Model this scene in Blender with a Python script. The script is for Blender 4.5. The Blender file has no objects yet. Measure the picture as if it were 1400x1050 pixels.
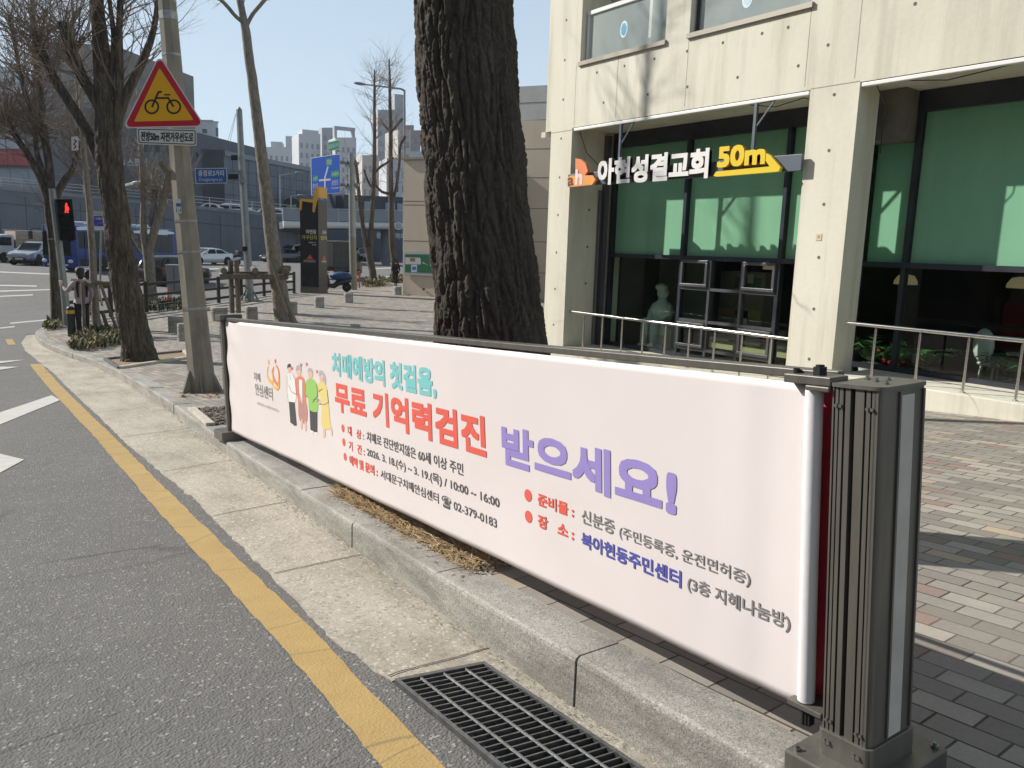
import bpy, bmesh, math, random
from mathutils import Vector, Matrix, Euler, noise
R = math.radians
random.seed(7)
sc = bpy.context.scene
COL = sc.collection
# ------------------------------------------------------------------ camera, world, sun, exposure
F_PX = 1090.0
YAW, PITCH, ROLL = R(36.1), R(9.53), R(1.89)
CAM = Vector((0, 0, 1.5))
_cy, _sy, _cp, _sp = math.cos(YAW), math.sin(YAW), math.cos(PITCH), math.sin(PITCH)
FWD = Vector((_sy * _cp, _cy * _cp, -_sp))
_r0 = Vector((_cy, -_sy, 0)); _u0 = _r0.cross(FWD)
RIGHT = math.cos(ROLL) * _r0 + math.sin(ROLL) * _u0
UP = -math.sin(ROLL) * _r0 + math.cos(ROLL) * _u0
cd = bpy.data.cameras.new("camera"); cam = bpy.data.objects.new("camera", cd); COL.objects.link(cam)
cd.sensor_width = 36.0; cd.lens = 36.0 * F_PX / 1400.0; cd.clip_start = 0.05; cd.clip_end = 6000
m3 = Matrix((RIGHT, UP, -FWD)).transposed()
cam.matrix_world = Matrix.Translation(CAM) @ m3.to_4x4()
sc.camera = cam
LIGHT = Vector((1, -1.31, -1.126)).normalized()
SUN_EL = math.asin(-LIGHT.z); SUN_ROT = math.atan2(-LIGHT.x, -LIGHT.y)
world = bpy.data.worlds.new("World"); sc.world = world; world.use_nodes = True
_nt = world.node_tree; _bg = _nt.nodes["Background"]
_sky = _nt.nodes.new("ShaderNodeTexSky"); _sky.sky_type = 'NISHITA'; _sky.sun_disc = False
_sky.sun_elevation = SUN_EL; _sky.sun_rotation = SUN_ROT
_sky.air_density = 1.0; _sky.dust_density = 0.6; _sky.ozone_density = 1.2
_hz = _nt.nodes.new("ShaderNodeMixRGB"); _hz.inputs[0].default_value = .5; _hz.inputs[2].default_value = (12.6, 15.4, 18.0, 1)   # thin bright winter haze over the blue
_tc = _nt.nodes.new("ShaderNodeTexCoord"); _sx = _nt.nodes.new("ShaderNodeSeparateXYZ"); _nt.links.new(_tc.outputs["Generated"], _sx.inputs[0])
_hr = _nt.nodes.new("ShaderNodeValToRGB"); _he = _hr.color_ramp.elements; _he[0].position = .0; _he[0].color = (.70, .70, .70, 1); _he[1].position = .85; _he[1].color = (.06, .06, .06, 1); _hm = _he.new(.4); _hm.color = (.48, .48, .48, 1)
_nt.links.new(_sx.outputs[2], _hr.inputs[0]); _nt.links.new(_hr.outputs[0], _hz.inputs[0])
_nt.links.new(_sky.outputs[0], _hz.inputs[1]); _nt.links.new(_hz.outputs[0], _bg.inputs[0]); _bg.inputs[1].default_value = 0.058
sl = bpy.data.lights.new("sun", 'SUN'); sl.energy = 5.0; sl.angle = R(0.53); sl.color = (1.0, 0.95, 0.875)
so = bpy.data.objects.new("sun", sl); COL.objects.link(so)
so.rotation_euler = LIGHT.to_track_quat('-Z', 'Y').to_euler(); so.location = (-20, 30, 40)
sc.view_settings.view_transform = 'Standard'; sc.view_settings.look = 'None'
sc.view_settings.exposure = 0.22; sc.view_settings.gamma = 1.0
sc.cycles.max_bounces = 7; sc.cycles.transparent_max_bounces = 12
sc.cycles.caustics_reflective = False; sc.cycles.caustics_refractive = False

# ------------------------------------------------------------------ helpers: measuring the place
YS = [-60, 14, 18, 22, 30, 46, 52, 58, 74, 100, 3000]
ZS = [3.84, -.896, -1.1, -1.2, -1.25, -1.2, -1.02, -.85, -.6, -.5, -.5]
def lerp(x, xs, ys):
    if x <= xs[0]: return ys[0]
    for i in range(len(xs) - 1):
        if x <= xs[i + 1]:
            return ys[i] + (ys[i + 1] - ys[i]) * (x - xs[i]) / (xs[i + 1] - xs[i])
    return ys[-1]
def zr(y):                      # height of the road surface (the street runs downhill, then levels out)
    return (lerp(y - 1, YS, ZS) + lerp(y, YS, ZS) * 2 + lerp(y + 1, YS, ZS)) / 4
SW = 0.14                       # height of the pavement above the road
HF = Vector((_sy, _cy, 0))
def ray(px, py): return RIGHT * (px - 700) - UP * (py - 525) + FWD * F_PX
def gp(px, py, h=SW):           # where a sight line meets the ground (h: pavement or road level)
    d = ray(px, py).normalized(); t = 0.5
    while t < 600:
        p = CAM + d * t
        if p.z < zr(p.y) + h:
            a = t / 1.004; b = t
            for _ in range(20):
                c = (a + b) / 2; p = CAM + d * c
                if p.z < zr(p.y) + h: b = c
                else: a = c
            return p
        t *= 1.004
    return CAM + d * 600
def at(px, py, H):              # a point H metres ahead of the camera, measured level
    d = ray(px, py); return CAM + d * (H / d.dot(HF))
def hd(p): return (Vector(p) - CAM).dot(HF)
def onx(px, py, X):
    d = ray(px, py); return CAM + d * (X / d.x)

# ------------------------------------------------------------------ helpers: materials
MATS = {}
def M(name, col, rough=.6, metal=0., var=0., vs=4., bump=0., bs=60., spec=.5, stretch=None, col2=None, thr=None, emit=None):
    if name in MATS: return MATS[name]
    m = bpy.data.materials.new(name); m.use_nodes = True; nt = m.node_tree
    p = nt.nodes["Principled BSDF"]; c4 = (*col, 1)
    p.inputs["Base Color"].default_value = c4; p.inputs["Roughness"].default_value = rough
    p.inputs["Metallic"].default_value = metal; p.inputs["Specular IOR Level"].default_value = spec
    if emit:
        p.inputs["Emission Color"].default_value = (*emit[0], 1); p.inputs["Emission Strength"].default_value = emit[1]
    if var or bump or col2:
        tc = nt.nodes.new("ShaderNodeTexCoord"); src = tc.outputs["Object"]
        if stretch:
            mp = nt.nodes.new("ShaderNodeMapping"); mp.inputs["Scale"].default_value = stretch
            nt.links.new(src, mp.inputs[0]); src = mp.outputs[0]
        if var or col2:
            n = nt.nodes.new("ShaderNodeTexNoise"); n.inputs["Scale"].default_value = vs; n.inputs["Detail"].default_value = 7
            n.inputs["Roughness"].default_value = .62
            nt.links.new(src, n.inputs["Vector"])
            r = nt.nodes.new("ShaderNodeValToRGB"); e = r.color_ramp.elements
            lo, hi = thr or (.32, .68)
            e[0].position = lo; e[1].position = hi
            if col2:
                e[0].color = c4; e[1].color = (*col2, 1)
            else:
                e[0].color = tuple(x * (1 - var) for x in col) + (1,); e[1].color = tuple(min(1, x * (1 + var)) for x in col) + (1,)
            nt.links.new(n.outputs[0], r.inputs[0]); nt.links.new(r.outputs[0], p.inputs["Base Color"])
        if bump:
            n2 = nt.nodes.new("ShaderNodeTexNoise"); n2.inputs["Scale"].default_value = bs; n2.inputs["Detail"].default_value = 5
            nt.links.new(src, n2.inputs["Vector"])
            b = nt.nodes.new("ShaderNodeBump"); b.inputs["Strength"].default_value = bump; b.inputs["Distance"].default_value = .01
            nt.links.new(n2.outputs[0], b.inputs["Height"]); nt.links.new(b.outputs[0], p.inputs["Normal"])
    MATS[name] = m; return m
class NB:                       # small node builder for the larger materials
    def __init__(s, name, rough=.8):
        s.m = bpy.data.materials.new(name); s.m.use_nodes = True; s.nt = s.m.node_tree
        s.p = s.nt.nodes["Principled BSDF"]; s.p.inputs["Roughness"].default_value = rough
        s.tc = s.n("TexCoord"); s.obj = s.tc.outputs["Object"]; MATS[name] = s.m
    def n(s, t, **kw):
        nd = s.nt.nodes.new("ShaderNode" + t)
        for k, v in kw.items():
            if k in nd.inputs: s.set(nd.inputs[k], v)
            else: setattr(nd, k, v)
        return nd
    def set(s, inp, v):
        if isinstance(v, bpy.types.NodeSocket): s.nt.links.new(v, inp)
        else: inp.default_value = v
    def noise(s, scale, vec=None, detail=6, rough=.6, dist=0):
        nd = s.n("TexNoise"); nd.inputs["Scale"].default_value = scale; nd.inputs["Detail"].default_value = detail
        nd.inputs["Roughness"].default_value = rough; nd.inputs["Distortion"].default_value = dist
        s.set(nd.inputs["Vector"], vec or s.obj); return nd.outputs[0]
    def vor(s, scale, vec=None, feature='F1', out="Distance", rnd=1):
        nd = s.n("TexVoronoi"); nd.feature = feature; nd.inputs["Scale"].default_value = scale; nd.inputs["Randomness"].default_value = rnd
        s.set(nd.inputs["Vector"], vec or s.obj); return nd.outputs[out]
    def map(s, scale=(1, 1, 1), rot=(0, 0, 0), loc=(0, 0, 0), vec=None):
        nd = s.n("Mapping"); nd.inputs["Scale"].default_value = scale; nd.inputs["Rotation"].default_value = rot; nd.inputs["Location"].default_value = loc
        s.set(nd.inputs[0], vec or s.obj); return nd.outputs[0]
    def ramp(s, fac, stops, interp='LINEAR'):
        nd = s.n("ValToRGB"); cr = nd.color_ramp; cr.interpolation = interp
        while len(cr.elements) < len(stops): cr.elements.new(.5)
        for e, (po, c) in zip(cr.elements, stops):
            e.position = po; e.color = (c, c, c, 1) if not hasattr(c, '__len__') else (*c, 1)
        s.set(nd.inputs[0], fac); return nd.outputs[0]
    def mix(s, fac, a, b, mode='MIX'):
        nd = s.n("MixRGB"); nd.blend_type = mode
        for i, v in zip((0, 1, 2), (fac, a, b)):
            if hasattr(v, '__len__') and not isinstance(v, bpy.types.NodeSocket): v = (*v, 1)
            s.set(nd.inputs[i], v)
        return nd.outputs[0]
    def math(s, op, a, b=0.):
        nd = s.n("Math"); nd.operation = op; s.set(nd.inputs[0], a); s.set(nd.inputs[1], b); return nd.outputs[0]
    def col(s, c): s.set(s.p.inputs["Base Color"], c)
    def bump(s, h, strength=.5, dist=.01):
        b = s.n("Bump"); b.inputs["Strength"].default_value = strength; b.inputs["Distance"].default_value = dist
        s.set(b.inputs["Height"], h)
        if s.p.inputs["Normal"].is_linked: s.nt.links.new(s.p.inputs["Normal"].links[0].from_socket, b.inputs["Normal"])
        s.nt.links.new(b.outputs[0], s.p.inputs["Normal"])

# ------------------------------------------------------------------ helpers: meshes and objects
class MB:
    def __init__(s): s.v = []; s.f = []; s.mi = []; s.i = 0
    def quad(s, *p):
        k = len(s.v); s.v += [Vector(q) for q in p]; s.f.append(tuple(range(k, k + len(p)))); s.mi.append(s.i)
    def box(s, a, b, mat=None):   # two opposite corners
        x0, y0, z0 = (min(a[i], b[i]) for i in range(3)); x1, y1, z1 = (max(a[i], b[i]) for i in range(3))
        k = len(s.v); pts = [(x0, y0, z0), (x1, y0, z0), (x1, y1, z0), (x0, y1, z0), (x0, y0, z1), (x1, y0, z1), (x1, y1, z1), (x0, y1, z1)]
        s.v += [(mat @ Vector(p)) if mat else Vector(p) for p in pts]
        for f in ((0, 3, 2, 1), (4, 5, 6, 7), (0, 1, 5, 4), (1, 2, 6, 5), (2, 3, 7, 6), (3, 0, 4, 7)):
            s.f.append(tuple(k + q for q in f)); s.mi.append(s.i)
        return s
    def cbox(s, c, d, mat=None):
        c = Vector(c); h = Vector(d) / 2; return s.box(c - h, c + h, mat)
    def bar(s, a, b, w, h=None, up=(0, 0, 1)):   # a beam from a to b, w wide, h high
        a, b = Vector(a), Vector(b); h = h or w; z = (b - a); L = z.length; z.normalize()
        u = Vector(up); 
        if abs(u.dot(z)) > .99: u = Vector((1, 0, 0))
        x = u.cross(z).normalized(); y = z.cross(x)
        m = Matrix((x, y, z)).transposed().to_4x4(); m.translation = a
        return s.box((-w / 2, -h / 2, 0), (w / 2, h / 2, L), m)
    def tube(s, pts, rad, n=8, cap=True, wob=0., seed=0):
        pts = [Vector(p) for p in pts]; k = len(s.v); rs = rad if hasattr(rad, '__len__') else [rad] * len(pts)
        prev = None
        for i, p in enumerate(pts):
            d = (pts[min(i + 1, len(pts) - 1)] - pts[max(i - 1, 0)]).normalized()
            if prev is None:
                u = Vector((0, 0, 1)) if abs(d.z) < .9 else Vector((1, 0, 0)); x = u.cross(d).normalized()
            else: x = (prev - d * prev.dot(d)).normalized()
            prev = x; y = d.cross(x)
            for j in range(n):
                a = 2 * math.pi * j / n; r = rs[i]
                if wob: r *= 1 + wob * noise.noise(Vector((math.cos(a) * 1.3 + seed, math.sin(a) * 1.3, i * .9)))
                s.v.append(p + x * math.cos(a) * r + y * math.sin(a) * r)
        for i in range(len(pts) - 1):
            for j in range(n):
                a = k + i * n + j; b = k + i * n + (j + 1) % n
                s.f.append((a, b, b + n, a + n)); s.mi.append(s.i)
        if cap:
            s.f.append(tuple(k + j for j in reversed(range(n)))); s.mi.append(s.i)
            s.f.append(tuple(k + (len(pts) - 1) * n + j for j in range(n))); s.mi.append(s.i)
        return s
    def lathe(s, prof, n=24, c=(0, 0, 0), mat=None):   # (radius, z) pairs
        k = len(s.v); c = Vector(c)
        for r, z in prof:
            for j in range(n):
                a = 2 * math.pi * j / n; p = c + Vector((r * math.cos(a), r * math.sin(a), z)); s.v.append(mat @ p if mat else p)
        for i in range(len(prof) - 1):
            for j in range(n):
                a = k + i * n + j; b = k + i * n + (j + 1) % n; s.f.append((a, b, b + n, a + n)); s.mi.append(s.i)
        s.f.append(tuple(k + j for j in reversed(range(n)))); s.mi.append(s.i)
        s.f.append(tuple(k + (len(prof) - 1) * n + j for j in range(n))); s.mi.append(s.i)
        return s
    def ball(s, c, r, n=12, m=8, mat=None):
        c = Vector(c); r = Vector(r) if hasattr(r, '__len__') else Vector((r, r, r)); k = len(s.v)
        for i in range(m + 1):
            t = math.pi * i / m
            for j in range(n):
                a = 2 * math.pi * j / n; q = c + Vector((r.x * math.sin(t) * math.cos(a), r.y * math.sin(t) * math.sin(a), -r.z * math.cos(t)))
                s.v.append(mat @ q if mat else q)
        for i in range(m):
            for j in range(n):
                a = k + i * n + j; b = k + i * n + (j + 1) % n; s.f.append((a, b, b + n, a + n)); s.mi.append(s.i)
        return s
    def prism(s, poly, fn, d0, d1):  # 2-D outline poly, fn(u, v, d) -> point; ends at d0 and d1
        n = len(poly); k = len(s.v)
        for d in (d0, d1): s.v += [Vector(fn(u, v, d)) for u, v in poly]
        s.f.append(tuple(k + j for j in reversed(range(n)))); s.mi.append(s.i)
        s.f.append(tuple(k + n + j for j in range(n))); s.mi.append(s.i)
        for j in range(n):
            s.f.append((k + j, k + (j + 1) % n, k + n + (j + 1) % n, k + n + j)); s.mi.append(s.i)
        return s
    def build(s, name, mat, parent=None, world=True, smooth=False, bevel=0, angle=40):
        me = bpy.data.meshes.new(name); vs = s.v
        if parent is not None and world:
            inv = parent_matrix(parent).inverted(); vs = [inv @ v for v in vs]
        me.from_pydata([tuple(v) for v in vs], [], s.f)
        for mm in (mat if isinstance(mat, (list, tuple)) else [mat]): me.materials.append(mm)
        if any(s.mi):
            for p, i in zip(me.polygons, s.mi): p.material_index = i
        bm = bmesh.new(); bm.from_mesh(me); bmesh.ops.remove_doubles(bm, verts=bm.verts, dist=1e-5) if smooth else None
        bmesh.ops.recalc_face_normals(bm, faces=bm.faces); bm.to_mesh(me); bm.free()
        if smooth:
            for p in me.polygons: p.use_smooth = True
            me.set_sharp_from_angle(angle=R(angle))
        o = bpy.data.objects.new(name, me); COL.objects.link(o)
        if parent is not None: o.parent = parent
        if bevel:
            md = o.modifiers.new("bevel", 'BEVEL'); md.width = bevel; md.segments = 2; md.limit_method = 'ANGLE'; md.angle_limit = R(35)
        return o
def parent_matrix(o):
    m = Matrix.LocRotScale(o.location, o.rotation_euler, o.scale)
    return parent_matrix(o.parent) @ m if o.parent else m
def tag(o, label=None, cat=None, group=None, kind=None):
    if label: o["label"] = label
    if cat: o["category"] = cat
    if group: o["group"] = group
    if kind: o["kind"] = kind
    return o
def thing(name, label, cat, loc=(0, 0, 0), rz=0, group=None):
    o = bpy.data.objects.new(name, None); COL.objects.link(o); o.empty_display_size = .2
    o.location = loc; o.rotation_euler = (0, 0, rz); return tag(o, label, cat, group)
def copy_tree(o, parent=None):
    c = o.copy(); COL.objects.link(c); c.parent = parent
    for ch in [x for x in bpy.data.objects if x.parent == o]: copy_tree(ch, c)
    return c
def struct(name, mb, mat, **kw):
    return tag(mb.build(name, mat, **kw), name.replace('_', ' '), kind="structure")
BOLD8 = [(1, 1), (1, 0), (1, -1), (0, -1), (-1, -1), (-1, 0), (-1, 1), (0, 1)]
def text_tris(body, bold=0., n8=True):
    """outline of some lettering as triangles in its own plane, scaled to the unit box by the caller"""
    cu = bpy.data.curves.new("lettering", 'FONT'); cu.body = body; cu.size = 1; cu.resolution_u = 3
    ob = bpy.data.objects.new("lettering", cu); COL.objects.link(ob)
    bpy.context.view_layer.update()
    me = ob.evaluated_get(bpy.context.evaluated_depsgraph_get()).to_mesh()
    vs = [v.co.copy() for v in me.vertices]; fs = [tuple(p.vertices) for p in me.polygons]
    bpy.data.objects.remove(ob); bpy.data.curves.remove(cu)
    return vs, fs
def lettering(body, fn, box, mat, parent, bold=0., off=.002, name="lettering", depth=0.):
    """fit body into box=(u0,v0,u1,v1); fn(u,v,d) gives the point at distance d in front of the surface"""
    vs, fs = text_tris(body)
    if not vs: return None
    x0 = min(v.x for v in vs); x1 = max(v.x for v in vs); y0 = min(v.y for v in vs); y1 = max(v.y for v in vs)
    u0, v0, u1, v1 = box; h = abs(v1 - v0); mb = MB()
    r = bold * h
    su = (abs(u1 - u0) - 2 * r) / max(x1 - x0, 1e-6) * (1 if u1 > u0 else -1); sv = (h - 2 * r) / max(y1 - y0, 1e-6)
    sg = 1 if u1 > u0 else -1
    shifts = [(0, 0)] if not bold else [(a * r, b * r) for a, b in BOLD8]
    for i, (a, b) in enumerate(shifts):
        k = len(mb.v)
        for v in vs:
            mb.v.append(Vector(fn(u0 + sg * r + (v.x - x0) * su + a, v0 + r + (v.y - y0) * sv + b, off + depth + i * .00012)))
        for f in fs: mb.f.append(tuple(k + q for q in f)); mb.mi.append(0)
        if depth and i % 2 == 0:   # side walls of raised letters
            cnt = {}
            for f in fs:
                for q in range(len(f)):
                    e = (f[q], f[(q + 1) % len(f)]); cnt[e] = cnt.get(e, 0) + 1
            for (p, q) in [e for e in cnt if (e[1], e[0]) not in cnt]:
                def pt(w, d): return fn(u0 + sg * r + (vs[w].x - x0) * su + a, v0 + r + (vs[w].y - y0) * sv + b, d)
                mb.i = 1; mb.quad(pt(p, off), pt(q, off), pt(q, off + depth - .0005), pt(p, off + depth - .0005)); mb.i = 0
    return mb.build(name, mat, parent)
# ------------------------------------------------------------------ ground materials
def mat_asphalt():
    b = NB("asphalt", .86)
    big = b.noise(.35, detail=5); mid = b.noise(6, detail=6, rough=.7)
    base = b.ramp(b.mix(.45, big, mid), [(.3, (.118, .115, .110)), (.55, (.172, .168, .160)), (.72, (.22, .214, .203))])
    agg = b.vor(95, out="Color"); sep = b.n("SeparateColor"); b.set(sep.inputs[0], agg)
    base = b.mix(b.ramp(sep.outputs[0], [(.0, .75), (.5, .35), (.9, .0)]), base, (.14, .136, .13))
    base = b.mix(b.ramp(sep.outputs[1], [(.95, 0), (.962, .7)]), base, (.40, .39, .37))
    warp = b.mix(.12, b.obj, b.n("TexNoise", Scale=1.6, Vector=b.obj, Detail=6.).outputs[1], 'ADD')
    warp2 = b.map(scale=(.55, 1.5, 1), rot=(0, 0, .25), vec=warp); cr = b.vor(.6, warp2, 'DISTANCE_TO_EDGE')
    msk = b.ramp(b.noise(.55, detail=3), [(.5, 0), (.62, 1)])
    crk = b.math('MULTIPLY', b.ramp(cr, [(.0, 1), (.006, .75), (.013, 0)]), msk)
    cr2 = b.vor(1.7, warp2, 'DISTANCE_TO_EDGE')
    msk2 = b.ramp(b.noise(.8, detail=3, vec=b.map(loc=(4, 2, 0))), [(.56, 0), (.7, .8)])
    crk = b.math('MAXIMUM', crk, b.math('MULTIPLY', b.ramp(cr2, [(.0, 1), (.012, .6), (.022, 0)]), msk2))
    base = b.mix(b.math('MULTIPLY', crk, .6), base, (.035, .034, .033)); b.col(base)
    h = b.mix(.5, b.noise(140, detail=3, rough=.7), b.vor(85, rnd=1)); b.bump(h, .9, .012)
    b.bump(b.math('MULTIPLY', crk, -1.), .5, .008)
    b.bump(b.noise(22, detail=4), .35, .02)
    return b.m
def mat_pavers():
    b = NB("pavers", .85)
    v = b.map(rot=(0, 0, R(90) - .03))
    br = b.n("TexBrick"); br.offset = .5; br.squash = 1
    for k, x in (("Scale", 1.), ("Mortar Size", .0045), ("Mortar Smooth", .12), ("Bias", 0.), ("Brick Width", .225), ("Row Height", .112)): br.inputs[k].default_value = x
    br.inputs["Color1"].default_value = (0, 0, 0, 1); br.inputs["Color2"].default_value = (1, 1, 1, 1); br.inputs["Mortar"].default_value = (.5, .5, .5, 1)
    wob = b.n("TexNoise", Scale=3.1, Detail=2.); b.set(wob.inputs["Vector"], b.obj)
    v2 = b.mix(.006, v, wob.outputs[1], 'ADD'); b.set(br.inputs["Vector"], v2)
    g = br.outputs[0]; tone = b.ramp(g, [(0, (.245, .218, .185)), (.22, (.315, .282, .24)), (.45, (.36, .325, .278)), (.62, (.285, .255, .218)), (.79, (.40, .362, .31)), (.88, (.30, .205, .17)), (.955, (.45, .365, .255))], 'CONSTANT')
    st = b.noise(1.3, detail=6); tone = b.mix(b.ramp(st, [(.35, .42), (.62, 0)]), tone, (.17, .162, .15), 'MIX')
    fine = b.noise(55, detail=5, rough=.75); tone = b.mix(.5, tone, b.ramp(fine, [(.3, .42), (.7, .62)]), 'OVERLAY')
    tone = b.mix(br.outputs[1], tone, b.mix(b.ramp(b.noise(2), [(.4, 0), (.6, 1)]), (.045, .043, .04), (.15, .14, .12))); b.col(tone)
    hh = b.mix(.15, b.math('SUBTRACT', 1., br.outputs[1]), fine); b.bump(hh, .8, .008)
    tilt = b.mix(.5, g, b.noise(7)); b.bump(tilt, .35, .012)
    return b.m
def mat_granite(name, c0, c1, sp=110):
    b = NB(name, .8)
    n = b.noise(sp, detail=4, rough=.8); v = b.vor(sp * 1.7, out="Color"); s = b.n("SeparateColor"); b.set(s.inputs[0], v)
    t = b.ramp(n, [(.3, c0), (.7, c1)]); t = b.mix(b.ramp(s.outputs[0], [(.8, 0), (.86, .55)]), t, (.11, .105, .1))
    t = b.mix(b.ramp(s.outputs[1], [(.84, 0), (.9, .5)]), t, (.62, .6, .56))
    st = b.noise(2.4, vec=b.map(scale=(1.2, .5, 3)), detail=7, rough=.7)
    t = b.mix(b.ramp(st, [(.44, 0), (.62, .62)]), t, (.15, .138, .118)); b.col(t)
    b.bump(n, .6, .006); b.bump(b.noise(9, detail=5), .5, .02); return b.m
def mat_gutter():
    b = NB("gutter_concrete", .88)
    st = b.noise(1.1, vec=b.map(scale=(2.5, .8, 1)), detail=8, rough=.65)
    t = b.ramp(st, [(.3, (.30, .27, .22)), (.5, (.43, .392, .32)), (.7, (.52, .48, .40))])
    s2 = b.noise(.9, vec=b.map(loc=(3, 7, 0), scale=(1.5, 1, 1)), detail=8, rough=.7); t = b.mix(b.ramp(s2, [(.5, 0), (.66, .55)]), t, (.21, .185, .145))
    n = b.noise(120, detail=4, rough=.8); t = b.mix(.75, t, b.ramp(n, [(.25, .3), (.75, .7)]), 'OVERLAY')
    v = b.vor(75, out="Color"); s = b.n("SeparateColor"); b.set(s.inputs[0], v)
    t = b.mix(b.ramp(s.outputs[0], [(.88, 0), (.93, .6)]), t, (.24, .21, .175))
    t = b.mix(b.ramp(s.outputs[2], [(.9, 0), (.93, .5)]), t, (.72, .68, .6)); b.col(t)
    b.bump(n, .8, .006); b.bump(b.noise(14, detail=5), .5, .02); return b.m
def mat_paint(name, c, wear=.5):
    b = NB(name, .75)
    n = b.noise(70, detail=5, rough=.8); l = b.noise(5, detail=6, rough=.7)
    t = b.ramp(l, [(.3, tuple(x * .82 for x in c)), (.7, c)])
    w = b.math('MULTIPLY', b.ramp(n, [(.6, 0), (.67, 1)]), b.ramp(b.noise(2.2, detail=4), [(.45, .15), (.6, wear)]))
    t = b.mix(w, t, (.15, .145, .135))
    warp = b.mix(.12, b.obj, b.n("TexNoise", Scale=1.6, Vector=b.obj, Detail=6.).outputs[1], 'ADD')
    c2 = b.vor(.9, b.map(scale=(.5, 1.5, 1), rot=(0, 0, .25), vec=warp), 'DISTANCE_TO_EDGE'); t = b.mix(b.ramp(c2, [(.0, .55), (.004, .35), (.008, 0)]), t, (.16, .13, .08))
    b.col(t); b.bump(b.mix(.5, n, b.vor(85)), .6, .006); return b.m
ASPH = mat_asphalt(); PAV = mat_pavers(); KERB = mat_granite("kerb_granite", (.27, .258, .232), (.45, .43, .39)); GUT = mat_gutter()
YEL = mat_paint("yellow_paint", (.46, .315, .115)); WHT = mat_paint("white_paint", (.60, .585, .54), .8)
GALV = M("galvanised_steel", (.36, .37, .37), .45, .8, var=.25, vs=12, bump=.1, bs=90)

# ------------------------------------------------------------------ road, gutter, kerb, pavement
mb = MB()
GO = [(1.36, -8), (1.355, 1), (1.345, 2.5), (1.30, 3.0), (1.335, 3.64), (1.40, 5.0), (1.44, 5.7), (1.47, 8.5), (1.56, 11), (1.65, 14.2), (1.73, 17), (1.70, 19.5), (1.66, 21.5), (1.72, 23.4), (2.0, 25.2)]
def gout(y): return lerp(y, [q[1] for q in GO], [q[0] for q in GO])
ys = [-300, -60] + [-40 + 2 * i for i in range(20)] + [i * .5 for i in range(0, 50)] + [25 + i * 1. for i in range(52)] + [78, 84, 90, 95, 99, 101, 110, 200, 600, 3000]
def road_row(y):               # the sheet dips under the gutter and pavement along the near street
    g = gout(y); dn = .25 * max(0., min(1., (25.5 - y) / 1.5)) if y > -40 else 0.
    return [(x, 0) for x in (-3000, -300, -60, -20, -8, 0, .8)] + [(g + .035, 0), (g + .06, -dn), (4, -dn), (12, -dn), (30, -dn), (80, 0), (400, 0), (3000, 0)]
for ya, yb in zip(ys, ys[1:]):
    A, B = road_row(ya), road_row(yb)
    for j in range(len(A) - 1):
        mb.quad((A[j][0], ya, zr(ya) + A[j][1]), (A[j + 1][0], ya, zr(ya) + A[j + 1][1]), (B[j + 1][0], yb, zr(yb) + B[j + 1][1]), (B[j][0], yb, zr(yb) + B[j][1]))
struct("road", mb, ASPH)
KP = [(1.80, -8), (1.83, 0), (1.85, 1.8), (1.875, 2.9), (1.92, 4.0), (1.975, 5.15), (2.036, 6.4), (2.11, 7.7), (2.30, 10), (2.45, 12.3), (2.56, 15.5), (2.50, 18.1), (2.28, 19.8), (2.12, 21.6), (2.06, 23), (2.12, 24.6), (2.46, 26.2), (3.2, 27.6), (4.69, 29.1), (9.9, 34.9), (13.1, 38.6), (15.4, 40.6), (20.4, 44.4), (26.4, 50.8), (36, 61), (60, 84)]
def resample(P, step):
    out = [Vector(P[0]).to_2d()]; 
    for a, b in zip(P, P[1:]):
        a, b = Vector(a).to_2d(), Vector(b).to_2d(); n = max(1, round((b - a).length / step))
        out += [a.lerp(b, i / n) for i in range(1, n + 1)]
    return out
def smooth2(P, n=2):
    P = [Vector(p) for p in P]
    for _ in range(n): P = [P[0]] + [(P[i - 1] + 2 * P[i] + P[i + 1]) / 4 for i in range(1, len(P) - 1)] + [P[-1]]
    return P
KL = smooth2(resample(KP, .25), 6)
def offs(P, d):                 # offset to the right of travel (towards the pavement)
    out = []
    for i, p in enumerate(P):
        t = (P[min(i + 1, len(P) - 1)] - P[max(i - 1, 0)]).normalized(); out.append(p + Vector((t.y, -t.x)) * d)
    return out
KW = .215
def kz(p): return zr(p.y)
# stones about a metre long with open joints
mb = MB(); s_acc = 0; start = 0; rk = random.Random(3)
prof = [(0, -.28), (0, .118), (.004, .132), (.016, .14), (KW, .14), (KW, -.28)]
lens = []
i = 0
while i < len(KL) - 1:
    j = min(i + 4, len(KL) - 1); seg = KL[i:j + 1]
    seg = list(seg)
    d0 = (seg[1] - seg[0]).normalized() * .004; d1 = (seg[-1] - seg[-2]).normalized() * .004
    seg[0] = seg[0] + d0; seg[-1] = seg[-1] - d1
    jz = rk.uniform(-.004, .003); jx = rk.uniform(-.004, .004)
    rings = []
    T = offs(seg, 1.)
    for q, p in enumerate(seg):
        nrm = T[q] - p; k = len(mb.v)
        for a, z in prof: mb.v.append(Vector((p.x + nrm.x * (a + jx), p.y + nrm.y * (a + jx), kz(p) + z + (jz if z > 0 else 0))))
        rings.append(k)
    for a, b in zip(rings, rings[1:]):
        for q in range(5): mb.f.append((a + q, a + q + 1, b + q + 1, b + q)); mb.mi.append(0)
    mb.f.append(tuple(rings[0] + q for q in range(6))); mb.mi.append(0); mb.f.append(tuple(rings[-1] + q for q in reversed(range(6)))); mb.mi.append(0)
    i = j
struct("kerb", mb, KERB)
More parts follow.
